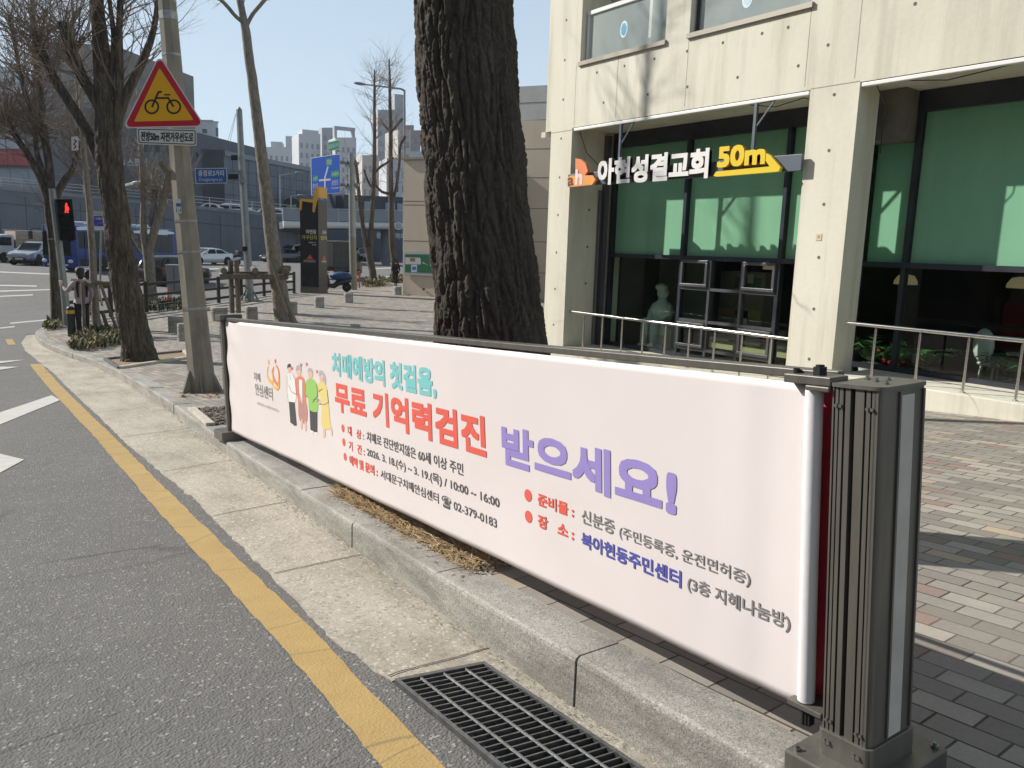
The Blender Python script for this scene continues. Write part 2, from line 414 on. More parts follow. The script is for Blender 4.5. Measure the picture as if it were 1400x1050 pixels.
# joint filler under the stones
IN = offs(KL, KW - .004)
def xin(y):
    for a, b in zip(IN, IN[1:]):
        if a.y <= y <= b.y: return a.x + (b.x - a.x) * (y - a.y) / max(b.y - a.y, 1e-6)
    return IN[-1].x
mb = MB(); rows = [-7.5 + .5 * i for i in range(140)] + [63, 66, 70, 76, 83]
def xr(y): return 9.13 if y < 11.55 else 90
for a, b in zip(rows, rows[1:]):
    xa, xb = xin(a), xin(b); n = 6
    ra, rb = xr((a + b) / 2), xr((a + b) / 2)
    ra = max(ra, xa + .5); rb = max(rb, xb + .5)
    mb.quad((xa, a, zr(a) + SW - .003), (ra, a, zr(a) + SW - .003), (rb, b, zr(b) + SW - .003), (xb, b, zr(b) + SW - .003))
struct("pavement", mb, PAV)
# gutter with a ragged outer edge
mb = MB(); gl = resample(GO, .05); rg = random.Random(5)
def kx(y):
    for a, b in zip(KL, KL[1:]):
        if a.y <= y <= b.y: return a.x + (b.x - a.x) * (y - a.y) / max(b.y - a.y, 1e-6)
    return KL[-1].x
def gedge(p): return p.x + .018 * noise.noise(Vector((p.y * 2.1, 3, 0))) + .014 * noise.noise(Vector((p.y * 7.3, 1, 0))) + rg.uniform(-.006, .006)
pts = [(gedge(p), p.y) for p in gl]
GX0, GX1, GY0, GY1 = 1.335, 1.75, .2, 2.53     # the drain opening
def gfall(y): return lerp(y, [0, 2, 3, 4, 5, 6.5], [-.085, -.08, -.06, -.034, -.016, .004])
def gsurf(x, y):                # gutter surface, falling towards the kerb and the drain
    g, k = gout(y), kx(y); t = max(0., min(1., (x - g) / (k - g))); return zr(y) + .007 + gfall(y) * t ** 1.2 + .004 * t
for (xa, ya), (xb, yb) in zip(pts, pts[1:]):
    ka, kb = kx(ya) + .01, kx(yb) + .01
    if (ya + yb) / 2 < GY1: a0 = GX1; b0 = GX1
    else: a0, b0 = xa, xb
    m = 5
    for q in range(m):
        f0, f1 = q / m, (q + 1) / m
        P = [(a0 + (ka - a0) * f0, ya), (a0 + (ka - a0) * f1, ya), (b0 + (kb - b0) * f1, yb), (b0 + (kb - b0) * f0, yb)]
        mb.quad(*[(x, y, gsurf(x, y)) for x, y in P])
    mb.quad((a0, ya, gsurf(a0, ya) - (.3 if a0 == GX1 else .02)), (a0, ya, gsurf(a0, ya)), (b0, yb, gsurf(b0, yb)), (b0, yb, gsurf(b0, yb) - (.3 if b0 == GX1 else .02)))
struct("gutter", mb, GUT)
mb = MB()
for y in (2.62, 4.02, 5.36, 7.0, 9.0, 11.1, 13.3, 15.5, 17.6):
    a = min(pts, key=lambda p: abs(p[1] - y)); b_ = kx(y)
    P0 = Vector((a[0] + .01, y - .03, 0)); P1 = Vector((b_, y + .05, 0)); n = 14; prev = None
    for i in range(n + 1):
        p = P0.lerp(P1, i / n); p.y += .012 * noise.noise(Vector((p.x * 9, y, 0))); p.z = gsurf(p.x, p.y) + .004
        if prev: mb.quad(prev + Vector((0, -.004, 0)), p + Vector((0, -.004, 0)), p + Vector((0, .004, 0)), prev + Vector((0, .004, 0)))
        prev = p
struct("gutter_joints", mb, M("joint_dirt", (.12, .105, .085), .95))
# dirt and sand gathered at the kerb foot
mb = MB(); rd = random.Random(11)
for i in range(1500):
    y = rd.uniform(1.0, 17) ** 1.0; x = kx(y) - abs(rd.gauss(0, .035)) - .004; z = gsurf(x, y) + .002
    s = rd.uniform(.002, .007); a = rd.uniform(0, 6.28)
    mb.quad((x, y - s, z), (x + s, y, z + s * .5), (x, y + s, z + s * .8), (x - s, y, z + s * .4))
tag(mb.build("kerb_grit", M("grit", (.38, .33, .26), .95, var=.5, vs=30)), "loose sandy grit gathered along the foot of the kerb", "grit", kind="stuff")
# painted lines
def band(L, Rr, y0, y1, mat, name, step=.1, dz=.005, rag=.006):
    mb = MB(); n = int((y1 - y0) / step); rr = random.Random(len(name)); prev = None
    for i in range(n + 1):
        y = y0 + (y1 - y0) * i / n
        a = lerp(y, *L) + rr.uniform(-rag, rag); b = lerp(y, *Rr) + rr.uniform(-rag, rag)
        q = ((a, y, zr(y) + dz), (b, y, zr(y) + dz))
        if prev: mb.quad(prev[0], prev[1], q[1], q[0])
        prev = q
    return struct(name, mb, mat)
band(([-6, 1.2, 2.07, 3.15, 5.92, 9.33, 18.7], [.97, 1.02, 1.05, 1.1, 1.165, 1.28, 1.50]), ([-6, 1.2, 2.0, 3.24, 5.79, 9.21, 18.8], [1.13, 1.18, 1.21, 1.27, 1.335, 1.445, 1.71]), -5, 18.75, YEL, "yellow_road_line")
def mark(name, P, mat=WHT):
    mb = MB(); c = [(x, y, zr(y) + .0055) for x, y in P]; mb.quad(*c); return struct(name, mb, mat)
mark("white_road_stripe", [(-1.2, 8.05), (1.33, 13.45), (1.36, 12.75), (-1.0, 7.1)][::-1])
mark("white_road_arrow", [(-.3, 8.75), (.41, 8.72), (.57, 8.28), (-.4, 6.0), (-.9, 6.4)])
mark("white_road_stripe", [(-1.5, 17.5), (1.0, 19.62), (1.5, 19.66), (-1.3, 16.6)])
mark("white_road_stripe", [(-1.4, 16.1), (.98, 18.55), (1.29, 18.38), (-1.2, 15.3)])
mark("yellow_road_dash", [(1.44, 24.35), (1.60, 24.35), (1.58, 23.0), (1.41, 23.0)], YEL)
# stop lines and lane lines of the crossing road (thin from here)
for P in ([(14, 443), (66, 438), (66, 436.6), (14, 441.4)], [(0, 391), (50, 392), (50, 390.4), (0, 389.4)], [(0, 399), (70, 396.6), (70, 395.4), (0, 397.4)], [(0, 449.5), (20, 447.5), (20, 446), (0, 448)],
          [(0, 372.6), (90, 376.4), (90, 375), (0, 371.2)], [(0, 406), (45, 404), (45, 402.6), (0, 404.6)], [(300, 375), (360, 372.6), (360, 371.4), (300, 373.6)], [(285, 368.5), (330, 366), (330, 365), (285, 367.4)],
          [(528, 379), (556, 377), (556, 375.8), (528, 377.8)], [(505, 368.5), (548, 366), (548, 365), (505, 367.4)], [(388, 383), (402, 382), (402, 380.5), (388, 381.5)]):
    c = [gp(x, y, 0) for x, y in P]; mark("white_lane_line", [(p.x, p.y) for p in c])
# ------------------------------------------------------------------ drain grate
t = thing("drain_grate", "dark steel drain grate of long slots set into the gutter below the kerb", "drain grate", (1.5175, 1.4, zr(1.4)))
STEEL = M("worn_steel", (.17, .175, .175), .5, .75, var=.3, vs=25, bump=.15, bs=120)
mb = MB(); 
def gq(x, y, z=0): return Vector((x, y, zr(y) + .008 - .05 * (x - GX0) / (GX1 - GX0) + z))
for x in (GX0 + .008, GX1 - .006): mb.bar(gq(x, GY0), gq(x, GY1), .016, .03)
for y in (GY1 - .006, GY0): mb.bar(gq(GX0, y), gq(GX1, y), .02, .03)
mb.build("frame", STEEL, t)
mb = MB(); y = GY1 - .035
while y > GY0: mb.bar(gq(GX0 + .02, y, -.004), gq(GX1 - .015, y, -.004), .006, .024); y -= .036
mb.build("bearing_bars", STEEL, t)
mb = MB()
for k in range(1, 4): mb.tube([gq(GX0 + (GX1 - GX0) * k / 4, GY0, .007), gq(GX0 + (GX1 - GX0) * k / 4, GY1, .007)], .006, 6)
mb.build("cross_rods", STEEL, t)
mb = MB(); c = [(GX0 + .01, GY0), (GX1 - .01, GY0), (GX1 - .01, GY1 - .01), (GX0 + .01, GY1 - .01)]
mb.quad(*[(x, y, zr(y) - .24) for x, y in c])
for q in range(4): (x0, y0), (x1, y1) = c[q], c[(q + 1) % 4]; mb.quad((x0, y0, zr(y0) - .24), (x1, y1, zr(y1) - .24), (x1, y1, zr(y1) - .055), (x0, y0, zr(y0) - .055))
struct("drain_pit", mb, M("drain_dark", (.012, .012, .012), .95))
# ------------------------------------------------------------------ banner frame by the kerb
E0 = Vector((.0305, 1, -.064)).normalized(); U0 = Vector((-.018, .064, 1)); U0 = (U0 - E0 * U0.dot(E0)).normalized(); N0 = U0.cross(E0).normalized()
if N0.x > 0: N0 = -N0           # N0 faces the road
B0 = Vector((2.0, 1.2, .063))   # foot of the near post
def bp(u, v, d=0.): return B0 + E0 * u + U0 * v + N0 * d
def buv(px, py):
    d = ray(px, py); t = (B0 - CAM).dot(N0) / d.dot(N0); p = CAM + d * t - B0; return p.dot(E0), p.dot(U0)
POSTM = NB("bronze_grey_paint", .42)
_n = POSTM.noise(3, vec=POSTM.map(scale=(8, 8, 1)), detail=6)
POSTM.col(POSTM.ramp(_n, [(.3, (.118, .111, .097)), (.7, (.162, .154, .136))])); POSTM.p.inputs["Metallic"].default_value = .35
POSTM.bump(POSTM.noise(160), .06, .004); POSTM = POSTM.m
POSTD = M("groove_black", (.012, .012, .012), .7)
REFL = M("reflective_strip", (.47, .45, .41), .6, .0, var=.12, vs=6, bump=.1, bs=200)
BOLT = M("bolt_steel", (.25, .25, .235), .4, .8)
fr = thing("banner_stand", "low bronze grey banner stand with grooved posts standing along the kerb", "banner stand", B0)
def post(parent, u0, near=True):
    c = lambda u, d, v: bp(u0 + u, v, d)
    # plan of the extruded post: grooves on the road face and the far face; d from +.046 (road side) to -.165
    UA, UB, FR, BK = -.142, .0, .046, -.165
    GRV = ((.006, .011), (.019, .023), (.0335, .040), (.0545, .0685), (.0935, .0995), (.111, .1155), (.126, .132))
    def corner(cu, cdd, a0, r): return [(cu + r * math.cos(R(a0 + 90 - a)), cdd + r * math.sin(R(a0 + 90 - a))) for a in range(0, 91, 18)]
    def plan(r=.014, rr=.020, grooves=True, g=0.):
        P = corner(UA - g + rr, FR + g - rr, 90, rr)[::-1][::-1]
        P = []
        P += corner(UA - g + rr, FR + g - rr, 90, rr)
        if grooves:
            for a, b in GRV[::-1]:
                dp = .012 if b - a < .01 else .022
                P += [(UB - b, FR + g), (UB - b, FR + g - dp), (UB - a, FR + g - dp), (UB - a, FR + g)]
        P += [(UB + g - .002, FR + g), (UB + g, FR + g - .002)] if grooves else corner(UB + g - r, FR + g - r, 0, r)
        P += corner(UB + g - r, BK - g + r, 270, r) + corner(UA - g + rr, BK - g + rr, 180, rr)
        return P
    mb = MB(); mb.prism(plan(), lambda u, d, v: c(u, d, v), .11, 1.105)
    body = mb.build("post_body", POSTM, parent, smooth=True, angle=30)
    for uu, sg in ((UA, -1), (UB, 1)):
        mb = MB()
        mb.box((0, 0, 0), (1, 1, 1), Matrix.Translation(c(uu - (.003 if sg < 0 else 0), -.100, .142)) @ Matrix((E0 * .003, U0 * .945, N0 * .064)).transposed().to_4x4())
        mb.build("reflective_strip", REFL, parent)
        for d in (-.036, -.148):
            mb = MB()
            mb.box((0, 0, 0), (1, 1, 1), Matrix.Translation(c(uu - (.006 if sg < 0 else 0), d, .142)) @ Matrix((E0 * .006, U0 * .955, N0 * .008)).transposed().to_4x4())
            mb.build("edge_bead", POSTM, parent)
    mb = MB(); mb.prism(plan(grooves=False, rr=.034, r=.02, g=.007), lambda u, d, v: c(u, d, v), 1.105, 1.115)
    cap = mb.build("cap", POSTM, parent, smooth=True, angle=40)
    for u, d in ((-.112, -.02), (-.066, -.05), (-.07, -.10), (-.025, -.075)):
        mb = MB(); p = c(u, d, 1.115); mb.tube([p, p + U0 * .004], .008, 10); mb.tube([p + U0 * .0038, p + U0 * .011], .0055, 6); mb.build("bolt", BOLT, cap)
    for v in (.165, 1.055):
        for u in (-.015, -.028, -.105, -.1185):
            mb = MB(); p = c(u, .044, v); mb.tube([p, p + N0 * .009], .0048, 8); mb.build("bolt", BOLT, parent)
    for u in (-.015, -.028, -.105, -.1185):
        mb = MB(); p = c(u, .054, .105); mb.tube([p, p + N0 * .007], .006, 8); mb.build("bolt", BOLT, parent)
    mb = MB(); mb.prism(plan(grooves=False, g=.008), lambda u, d, v: c(u, d, v), .02, .135)
    mb.build("collar", POSTM, parent, bevel=.002)
    mb = MB()
    mb.box((0, 0, 0), (1, 1, 1), Matrix.Translation(c(-.20, -.255, -.02)) @ Matrix((E0 * .27, U0 * .08, N0 * .375)).transposed().to_4x4())
    mb.build("base_box", POSTM, parent, bevel=.006)
    for u, d in ((-.175, .095), (.045, .095), (-.175, -.23)):
        mb = MB(); p = c(u, d, .06); mb.tube([p, p + U0 * .008], .011, 6); mb.tube([p + U0 * .0078, p + U0 * .016], .006, 8); mb.build("bolt", BOLT, parent)
post(fr, -.076)
def bx(parent, name, u0, u1, v0, v1, d0, d1, mat, bevel=.002):
    mb = MB(); mb.box((0, 0, 0), (1, 1, 1), Matrix.Translation(bp(u0, v0, d0)) @ Matrix((E0 * (u1 - u0), U0 * (v1 - v0), N0 * (d1 - d0))).transposed().to_4x4())
    return mb.build(name, mat, parent, bevel=bevel)
UL = 6.20
# far post is slimmer from here: a channel post with a cap bracket and a foot box
bx(fr, "post_body", UL + .035, UL + .125, .05, 1.115, -.12, .03, POSTM, .006)
bx(fr, "post_flange", UL + .012, UL + .05, .06, 1.10, .02, .045, POSTM, .004)
bx(fr, "reflective_strip", UL + .126, UL + .129, .12, 1.08, -.09, -.03, REFL, 0)
bx(fr, "cap", UL - .02, UL + .16, 1.115, 1.165, -.14, .06, POSTM, .004)
bx(fr, "base_box", UL - .06, UL + .24, .0, .085, -.25, .12, POSTM, .005)
# perforated scale strip on the far post's outer edge
mb = MB()
for k in range(24): mb.cbox((0, 0, 0), (1, 1, 1), Matrix.Translation(bp(UL + .13, .42 + k * .027, .026)) @ Matrix((E0 * .003, U0 * .013, N0 * .022)).transposed().to_4x4())
mb.build("perforation", REFL, fr)
bx(fr, "top_rail", .0, UL + .03, 1.112, 1.138, -.035, .012, POSTM, .003)
bx(fr, "top_rail", .0, UL + .03, 1.108, 1.128, -.125, -.095, POSTM, .003)
bx(fr, "top_bracket", -.074, .075, 1.103, 1.128, -.03, .052, POSTM, .003)
bx(fr, "bracket_arm", -.074, .0, 1.088, 1.102, .014, .058, POSTM, .003)
mb = MB(); p = bp(-.018, 1.128, .018); mb.tube([p, p + U0 * .022], .020, 6); mb.tube([p + U0 * .0218, p + U0 * .028], .012, 10); mb.build("tension_knob", POSTD, fr)
mb = MB(); p = bp(.056, 1.128, .02); mb.tube([p, p + U0 * .014], .009, 8); mb.build("bolt", POSTD, fr)
bx(fr, "bottom_bracket", -.074, .04, .155, .172, -.04, .05, POSTM, .003)
mb = MB(); p = bp(-.010, .155, .02); mb.tube([p, p - U0 * .05], .016, 10)
for k in range(5):
    a = k * 1.256; q = p + E0 * math.cos(a) * .016 + N0 * math.sin(a) * .016; mb.tube([q, q - U0 * .05], .004, 6)
mb.build("tension_knob", POSTD, fr)
mb = MB(); mb.tube([bp(-.03, 1.03, -.03), bp(-.03, 1.0, -.02), bp(-.03, .98, -.025), bp(-.03, .99, -.04)], .0035, 6); mb.build("hook", BOLT, fr)
mb = MB(); mb.tube([bp(-.03, .9, -.03), bp(-.03, .88, -.02), bp(-.03, .87, -.035)], .0035, 6); mb.build("hook", BOLT, fr)
# ------------------------------------------------------------------ the banner itself
BANM = NB("banner_fabric", .55)
_w = BANM.n("TexWave"); _w.inputs["Scale"].default_value = 220; _w2 = BANM.noise(2.2, detail=4)
BANM.set(_w.inputs[0], BANM.obj)
BANM.col(BANM.ramp(_w2, [(.3, (.77, .705, .70)), (.7, (.80, .74, .735))])); BANM.bump(_w.outputs[1], .05, .002); BANM.bump(BANM.noise(1.7, vec=BANM.map(scale=(1, .7, 1.2)), detail=2, dist=.3), .10, .025)
BANM.p.inputs["Specular IOR Level"].default_value = .35
BANM = BANM.m
def edge_top(u): return lerp(u, [-.01, .06, 3, UL], [1.088, 1.100, 1.108, 1.112])
def edge_bot(u): return lerp(u, [-.01, .06, 3, UL], [.150, .146, .118, .080])
def ripple(u, v):
    s = max(0, 1 - (UL - u) / 1.1); c = max(0., 1 - u / .5)
    d = .005 * s * s * math.sin((v * 1.0 + (UL - u) * .55) * 19) * (.4 + v) + .003 * math.sin(u * 2.3 + v * 3) + .002 * math.sin(u * 7 - v * 5)
    d += .0025 * c * math.sin(u * 26 + v * 1.2) + .003 * max(0, 1 - abs(u - .22) / .05) * .35
    d -= .012 * max(0, 1 - (1.1 - v) / .18) * max(0, 1 - (UL - u) / 2.2) * (1 + math.sin(u * 5.5)) * .5
    return d
def bn(u, v, d=0.): return bp(u, v, .014 + ripple(u, v) + d)
ban = thing("banner", "pale pink banner with printed Korean lettering and cartoon figures stretched along the kerb", "banner", bp(UL / 2, .12, 0))
mb = MB(); NU, NV = 220, 36
for i in range(NU + 1):
    u = -.012 + (UL + .012) * i / NU
    for j in range(NV + 1):
        v = edge_bot(u) + (edge_top(u) - edge_bot(u)) * j / NV; mb.v.append(bn(u, v))
for i in range(NU):
    for j in range(NV):
        k = i * (NV + 1) + j; mb.f.append((k, k + 1, k + NV + 2, k + NV + 1)); mb.mi.append(0)
bf = mb.build("fabric", BANM, ban, smooth=True, angle=80)
sd = bf.modifiers.new("thickness", 'SOLIDIFY'); sd.thickness = .0012; sd.offset = 0 
bf.modifiers.move(0, 0)
# rolled sleeve at the near end
mb = MB(); mb.tube([bp(-.004, .175, .020), bp(-.004, .6, .0215), bp(-.004, 1.086, .020)], [.0245, .024, .0245], 20)
mb.build("rolled_sleeve", M("sleeve_fabric", (.80, .79, .80), .5, var=.04, vs=3, bump=.08, bs=40), ban, smooth=True, angle=60)
INK = {}
def ink(n, c): 
    if n not in INK: INK[n] = M("ink_" + n, c, .6)
    return INK[n]
CY, RD, PU, GY, BL, LG = ink("cyan", (.22, .60, .62)), ink("red", (.80, .13, .095)), ink("purple", (.33, .26, .62)), ink("grey", (.13, .125, .13)), ink("blue", (.09, .10, .42)), ink("light_grey", (.34, .31, .31))
GM = ink("mid_grey", (.235, .225, .225))
def btext(body, q, mat, bold, nm="lettering"):
    tl, bl, tr, br = [buv(*p) for p in q]
    # a line of type: height from its two ends, slight slope kept by following the line from end to end
    u0, u1 = (tl[0] + bl[0]) / 2, (tr[0] + br[0]) / 2
    vb0, vb1, vt0, vt1 = bl[1], br[1], tl[1], tr[1]
    vb, vt = (vb0 + vb1) / 2, (vt0 + vt1) / 2
    return lettering(body, lambda u, v, d: bn(u, v, d), (u0, vb, u1, vt), mat, ban, bold, .0022, nm)
btext("치매예방의 첫걸음,", [(456, 481), (457.5, 514), (600, 503), (601, 545)], CY, .045)
btext("무료 기억력검진", [(459, 521), (462, 561), (667, 568), (670, 627)], RD, .045)
btext("받으세요!", [(688, 576), (692, 634), (930, 641), (930, 709)], PU, .048)
btext("대   상 :", [(478.6, 582), (479.5, 594), (501, 587.5), (501.7, 602)], RD, .03)
btext("기   간 :", [(480, 602), (481, 614), (502, 609), (503, 624)], RD, .03)
btext("예약 및 문의 :", [(481, 621), (481.5, 634), (520, 637), (520.5, 652)], RD, .045)
btext("치매로 진단받지않은 60세 이상 주민", [(505, 589), (505.5, 603), (636, 633), (636.6, 650)], GY, .015)
btext("2026. 3. 18.(수) ~ 3. 19.(목) / 10:00 ~ 16:00", [(506, 612), (506, 625), (686, 678), (686, 697)], GY, .018)
btext("서대문구치매안심센터 ☎ 02-379-0183", [(524, 643), (525, 657), (682, 703), (682, 721)], GY, .012)
btext("준비물 :", [(738.6, 672), (739, 689), (787.5, 690), (788, 709)], RD, .04)
btext("신분증", [(798, 695), (799, 716), (844, 709.5), (844.6, 729)], GM, .02)
btext("(주민등록증, 운전면허증)", [(851, 718), (851, 737), (1031, 779), (1031, 801)], GM, .012)
btext("장   소 :", [(739, 702), (740, 720), (787.5, 719), (788.6, 739)], RD, .04)
btext("북아현동주민센터", [(798, 727), (799, 748), (937, 777), (937.5, 801)], BL, .035)
btext("(3층 지혜나눔방)", [(945.7, 786), (945.7, 809), (1086, 837), (1086, 862)], GM, .02)
btext("치매", [(350, 508), (350.5, 520), (359, 510), (359.5, 522)], LG, .012)
btext("안심센터", [(351.5, 524), (352.5, 541), (375, 528.5), (376, 546)], LG, .022)
btext("서울특별시 서대문구보건소", [(354, 548.5), (354, 552.5), (384, 559.5), (384, 564)], LG, .0)
def disc(px, py, r, mat, nm="bullet", ry=None, d=.0022):
    u, v = buv(px, py); mb = MB(); mb.quad(*[bn(u - r * math.cos(a * .349), v + (ry or r) * math.sin(a * .349), d) for a in range(18)]); return mb.build(nm, mat, ban)
for x, y, r in ((472, 585, .026), (473.2, 604, .026), (475, 624, .026), (725.7, 676.5, .027), (726.4, 705.5, .027)): disc(x, y, r, RD)
# cartoon of four people and the ribbon emblem, printed flat: outlines in pixels of the photograph taken to the cloth
def zp(x, y): return (340 + x / 5.385, 470 + y / 5.385)
def shape(P, mat, nm="figure_print", d=.0022, z=True, smooth=True):
    Q = [buv(*(zp(*p) if z else p)) for p in P]
    if smooth:
        n = len(Q); S = []
        for i in range(n):
            p0, p1, p2, p3 = (Vector(Q[(i + k) % n]) for k in (-1, 0, 1, 2))
            for t in (0, .25, .5, .75):
                S.append(.5 * ((2 * p1) + (p2 - p0) * t + (2 * p0 - 5 * p1 + 4 * p2 - p3) * t * t + (3 * p1 - p0 - 3 * p2 + p3) * t ** 3))
        Q = S
    mb = MB(); bm = bmesh.new(); vv = [bm.verts.new(bn(u, v, d)) for u, v in Q]
    try: f = bm.faces.new(vv); bmesh.ops.triangulate(bm, faces=[f])
    except ValueError: pass
    bm.verts.index_update()
    for v in bm.verts: mb.v.append(v.co.copy())
    for f in bm.faces: mb.f.append(tuple(v.index for v in f.verts)); mb.mi.append(0)
    bm.free(); return mb.build(nm, mat, ban)
def line(P, mat, w=.004, nm="figure_outline", d=.0032, z=True):
    Q = [Vector(buv(*(zp(*p) if z else p))) for p in P]; mb = MB()
    for i, (a, b) in enumerate(zip(Q, Q[1:])):
        t = (b - a).normalized(); n = Vector((-t.y, t.x)) * w / 2; a = a - t * w * .3; b = b + t * w * .3; dd = d + .0001 * (i % 3)
        mb.quad(bn(*(a - n), dd), bn(*(b - n), dd), bn(*(b + n), dd), bn(*(a + n), dd))
    return mb.build(nm, mat, ban)
SK, WH, BK, OR, GN, YW, BR_, HG, PK, LN = ink("skin", (.78, .52, .40)), ink("white", (.86, .84, .83)), ink("black", (.07, .07, .075)), ink("orange_coat", (.80, .25, .17)), ink("green", (.33, .62, .15)), ink("yellow", (.80, .66, .24)), ink("brown_skirt", (.50, .28, .25)), ink("grey_hair", (.48, .46, .46)), ink("heart_pink", (.72, .17, .22)), ink("line", (.10, .08, .08))
OY = ink("ribbon_yellow", (.86, .50, .12)); OO = ink("ribbon_orange", (.82, .26, .11))
# man in white shirt
shape([(308, 425), (352, 430), (366, 600), (345, 602), (334, 470), (336, 590), (318, 580)], BK, smooth=False)
shape([(300, 235), (318, 215), (340, 220), (358, 260), (366, 370), (352, 432), (308, 425), (298, 350)], WH)
line([(300, 235), (297, 350), (306, 425)], LN); line([(340, 220), (360, 265), (366, 372), (330, 350), (312, 300)], LN); line([(318, 225), (326, 260)], CY, .006)
shape([(306, 178), (326, 172), (327, 205), (318, 218), (308, 205)], SK); shape([(302, 182), (305, 152), (324, 146), (328, 172), (312, 172)], BK)
# woman in the orange coat
shape([(385, 430), (440, 440), (442, 575), (388, 560)], BR_); shape([(398, 560), (410, 562), (408, 620), (396, 622)], SK); shape([(425, 570), (437, 572), (442, 632), (430, 636)], SK)
shape([(360, 265), (380, 240), (412, 243), (430, 290), (434, 400), (425, 440), (440, 545), (384, 540), (378, 420), (362, 330)], OR)
shape([(384, 275), (402, 262), (412, 300), (412, 430), (398, 410), (385, 350)], WH); line([(384, 275), (386, 360), (405, 415)], LN); line([(412, 280), (413, 430)], LN)
shape([(370, 195), (398, 195), (400, 225), (386, 242), (372, 225)], SK); shape([(364, 198), (368, 165), (384, 155), (402, 170), (402, 205), (392, 190), (374, 188)], HG)
# man in the green jumper
shape([(462, 480), (518, 495), (520, 650), (502, 650), (492, 530), (488, 640), (470, 632)], BK, smooth=False)
shape([(432, 300), (450, 258), (488, 262), (512, 300), (520, 380), (518, 498), (462, 488), (452, 400), (434, 380)], GN)
line([(432, 300), (430, 375), (452, 395)], LN); line([(512, 300), (520, 380), (500, 410), (485, 430)], LN)
shape([(452, 205), (482, 212), (480, 245), (466, 258), (452, 240)], SK); shape([(447, 210), (452, 180), (470, 178), (484, 200), (482, 216), (462, 202)], HG)
shape([(470, 636), (490, 642), (488, 658), (470, 650)], WH); shape([(500, 650), (520, 652), (522, 668), (502, 664)], WH)
# woman in the yellow dress
shape([(562, 610), (576, 614), (578, 680), (564, 682)], SK); shape([(612, 610), (624, 615), (632, 660), (624, 672)], SK)
shape([(515, 310), (540, 280), (572, 290), (590, 340), (600, 430), (612, 560), (615, 622), (552, 610), (548, 470), (540, 400), (518, 340)], YW)
line([(515, 310), (530, 350), (556, 330)], LN); line([(590, 340), (600, 430), (570, 448), (535, 440)], LN)
shape([(535, 235), (560, 245), (556, 280), (544, 284), (536, 265)], SK); shape([(530, 240), (532, 205), (548, 195), (568, 215), (582, 255), (578, 296), (566, 285), (562, 245), (548, 225)], HG)
shape([(486, 415), (505, 400), (540, 410), (545, 435), (515, 450), (490, 445)], SK); line([(486, 415), (505, 402), (530, 412), (515, 428)], LN, .003)
for x, y in ((337, 180), (401, 155), (440, 150), (515, 205)): shape([(x - 8, y - 6), (x - 3, y - 14), (x + 2, y - 6), (x + 7, y - 10), (x + 6, y + 4), (x - 2, y + 14)], PK)
# ribbon emblem
def rib(P, w, mat, d): 
    Q = [Vector(buv(*zp(*p))) for p in P]; S = []
    for i in range(len(Q) - 1):
        p0, p1, p2, p3 = Q[max(i - 1, 0)], Q[i], Q[i + 1], Q[min(i + 2, len(Q) - 1)]
        for t in (0, .2, .4, .6, .8): S.append(.5 * ((2 * p1) + (p2 - p0) * t + (2 * p0 - 5 * p1 + 4 * p2 - p3) * t * t + (3 * p1 - p0 - 3 * p2 + p3) * t ** 3))
    mb = MB(); prev = None
    for i, p in enumerate(S):
        t = (S[min(i + 1, len(S) - 1)] - S[max(i - 1, 0)]).normalized(); n = Vector((-t.y, t.x)) * w * (.35 + .65 * math.sin(math.pi * (i + 2) / (len(S) + 4)))
        q = (bn(*(p - n), d), bn(*(p + n), d))
        if prev: mb.quad(prev[0], prev[1], q[1], q[0])
        prev = q
    mb.build("emblem_ribbon", mat, ban)
rib([(160, 165), (153, 215), (165, 262), (188, 282), (196, 255), (190, 215), (182, 190)], .016, OY, .0022)
rib([(200, 170), (192, 200), (196, 240), (212, 280), (232, 300), (238, 260), (236, 205), (226, 172), (214, 158)], .017, OO, .0027)
rib([(238, 255), (240, 300), (228, 328), (205, 320), (186, 290)], .012, OY, .0032)
shape([(160, 150), (157, 130), (163, 112), (168, 132), (166, 150)], OY, "emblem_drop"); shape([(212, 145), (205, 128), (212, 108), (219, 128)], PK, "emblem_drop")
# ------------------------------------------------------------------ red banner on the pavement side of the same frame
rb = thing("banner", "dark red banner on the pavement side of the frame, only its edge in view", "banner", bp(UL / 2, .13, -.105))
mb = MB()
for i in range(60):
    a, b = -.06 + (UL + .05) * i / 60, -.06 + (UL + .05) * (i + 1) / 60
    mb.quad(bp(a, .16, -.045), bp(b, .16, -.045), bp(b, 1.09, -.045), bp(a, 1.09, -.045))
o = mb.build("fabric", M("red_fabric", (.62, .06, .10), .6, var=.1, vs=2), rb); o.modifiers.new("thickness", 'SOLIDIFY').thickness = .0012
mb = MB(); o = None
lettering("or", lambda u, v, d: bp(u, v, -.045 + d), (-.018, .215, -.05, .238), M("ink_red_banner_white", (.7, .6, .6), .6), rb, .03, .002)
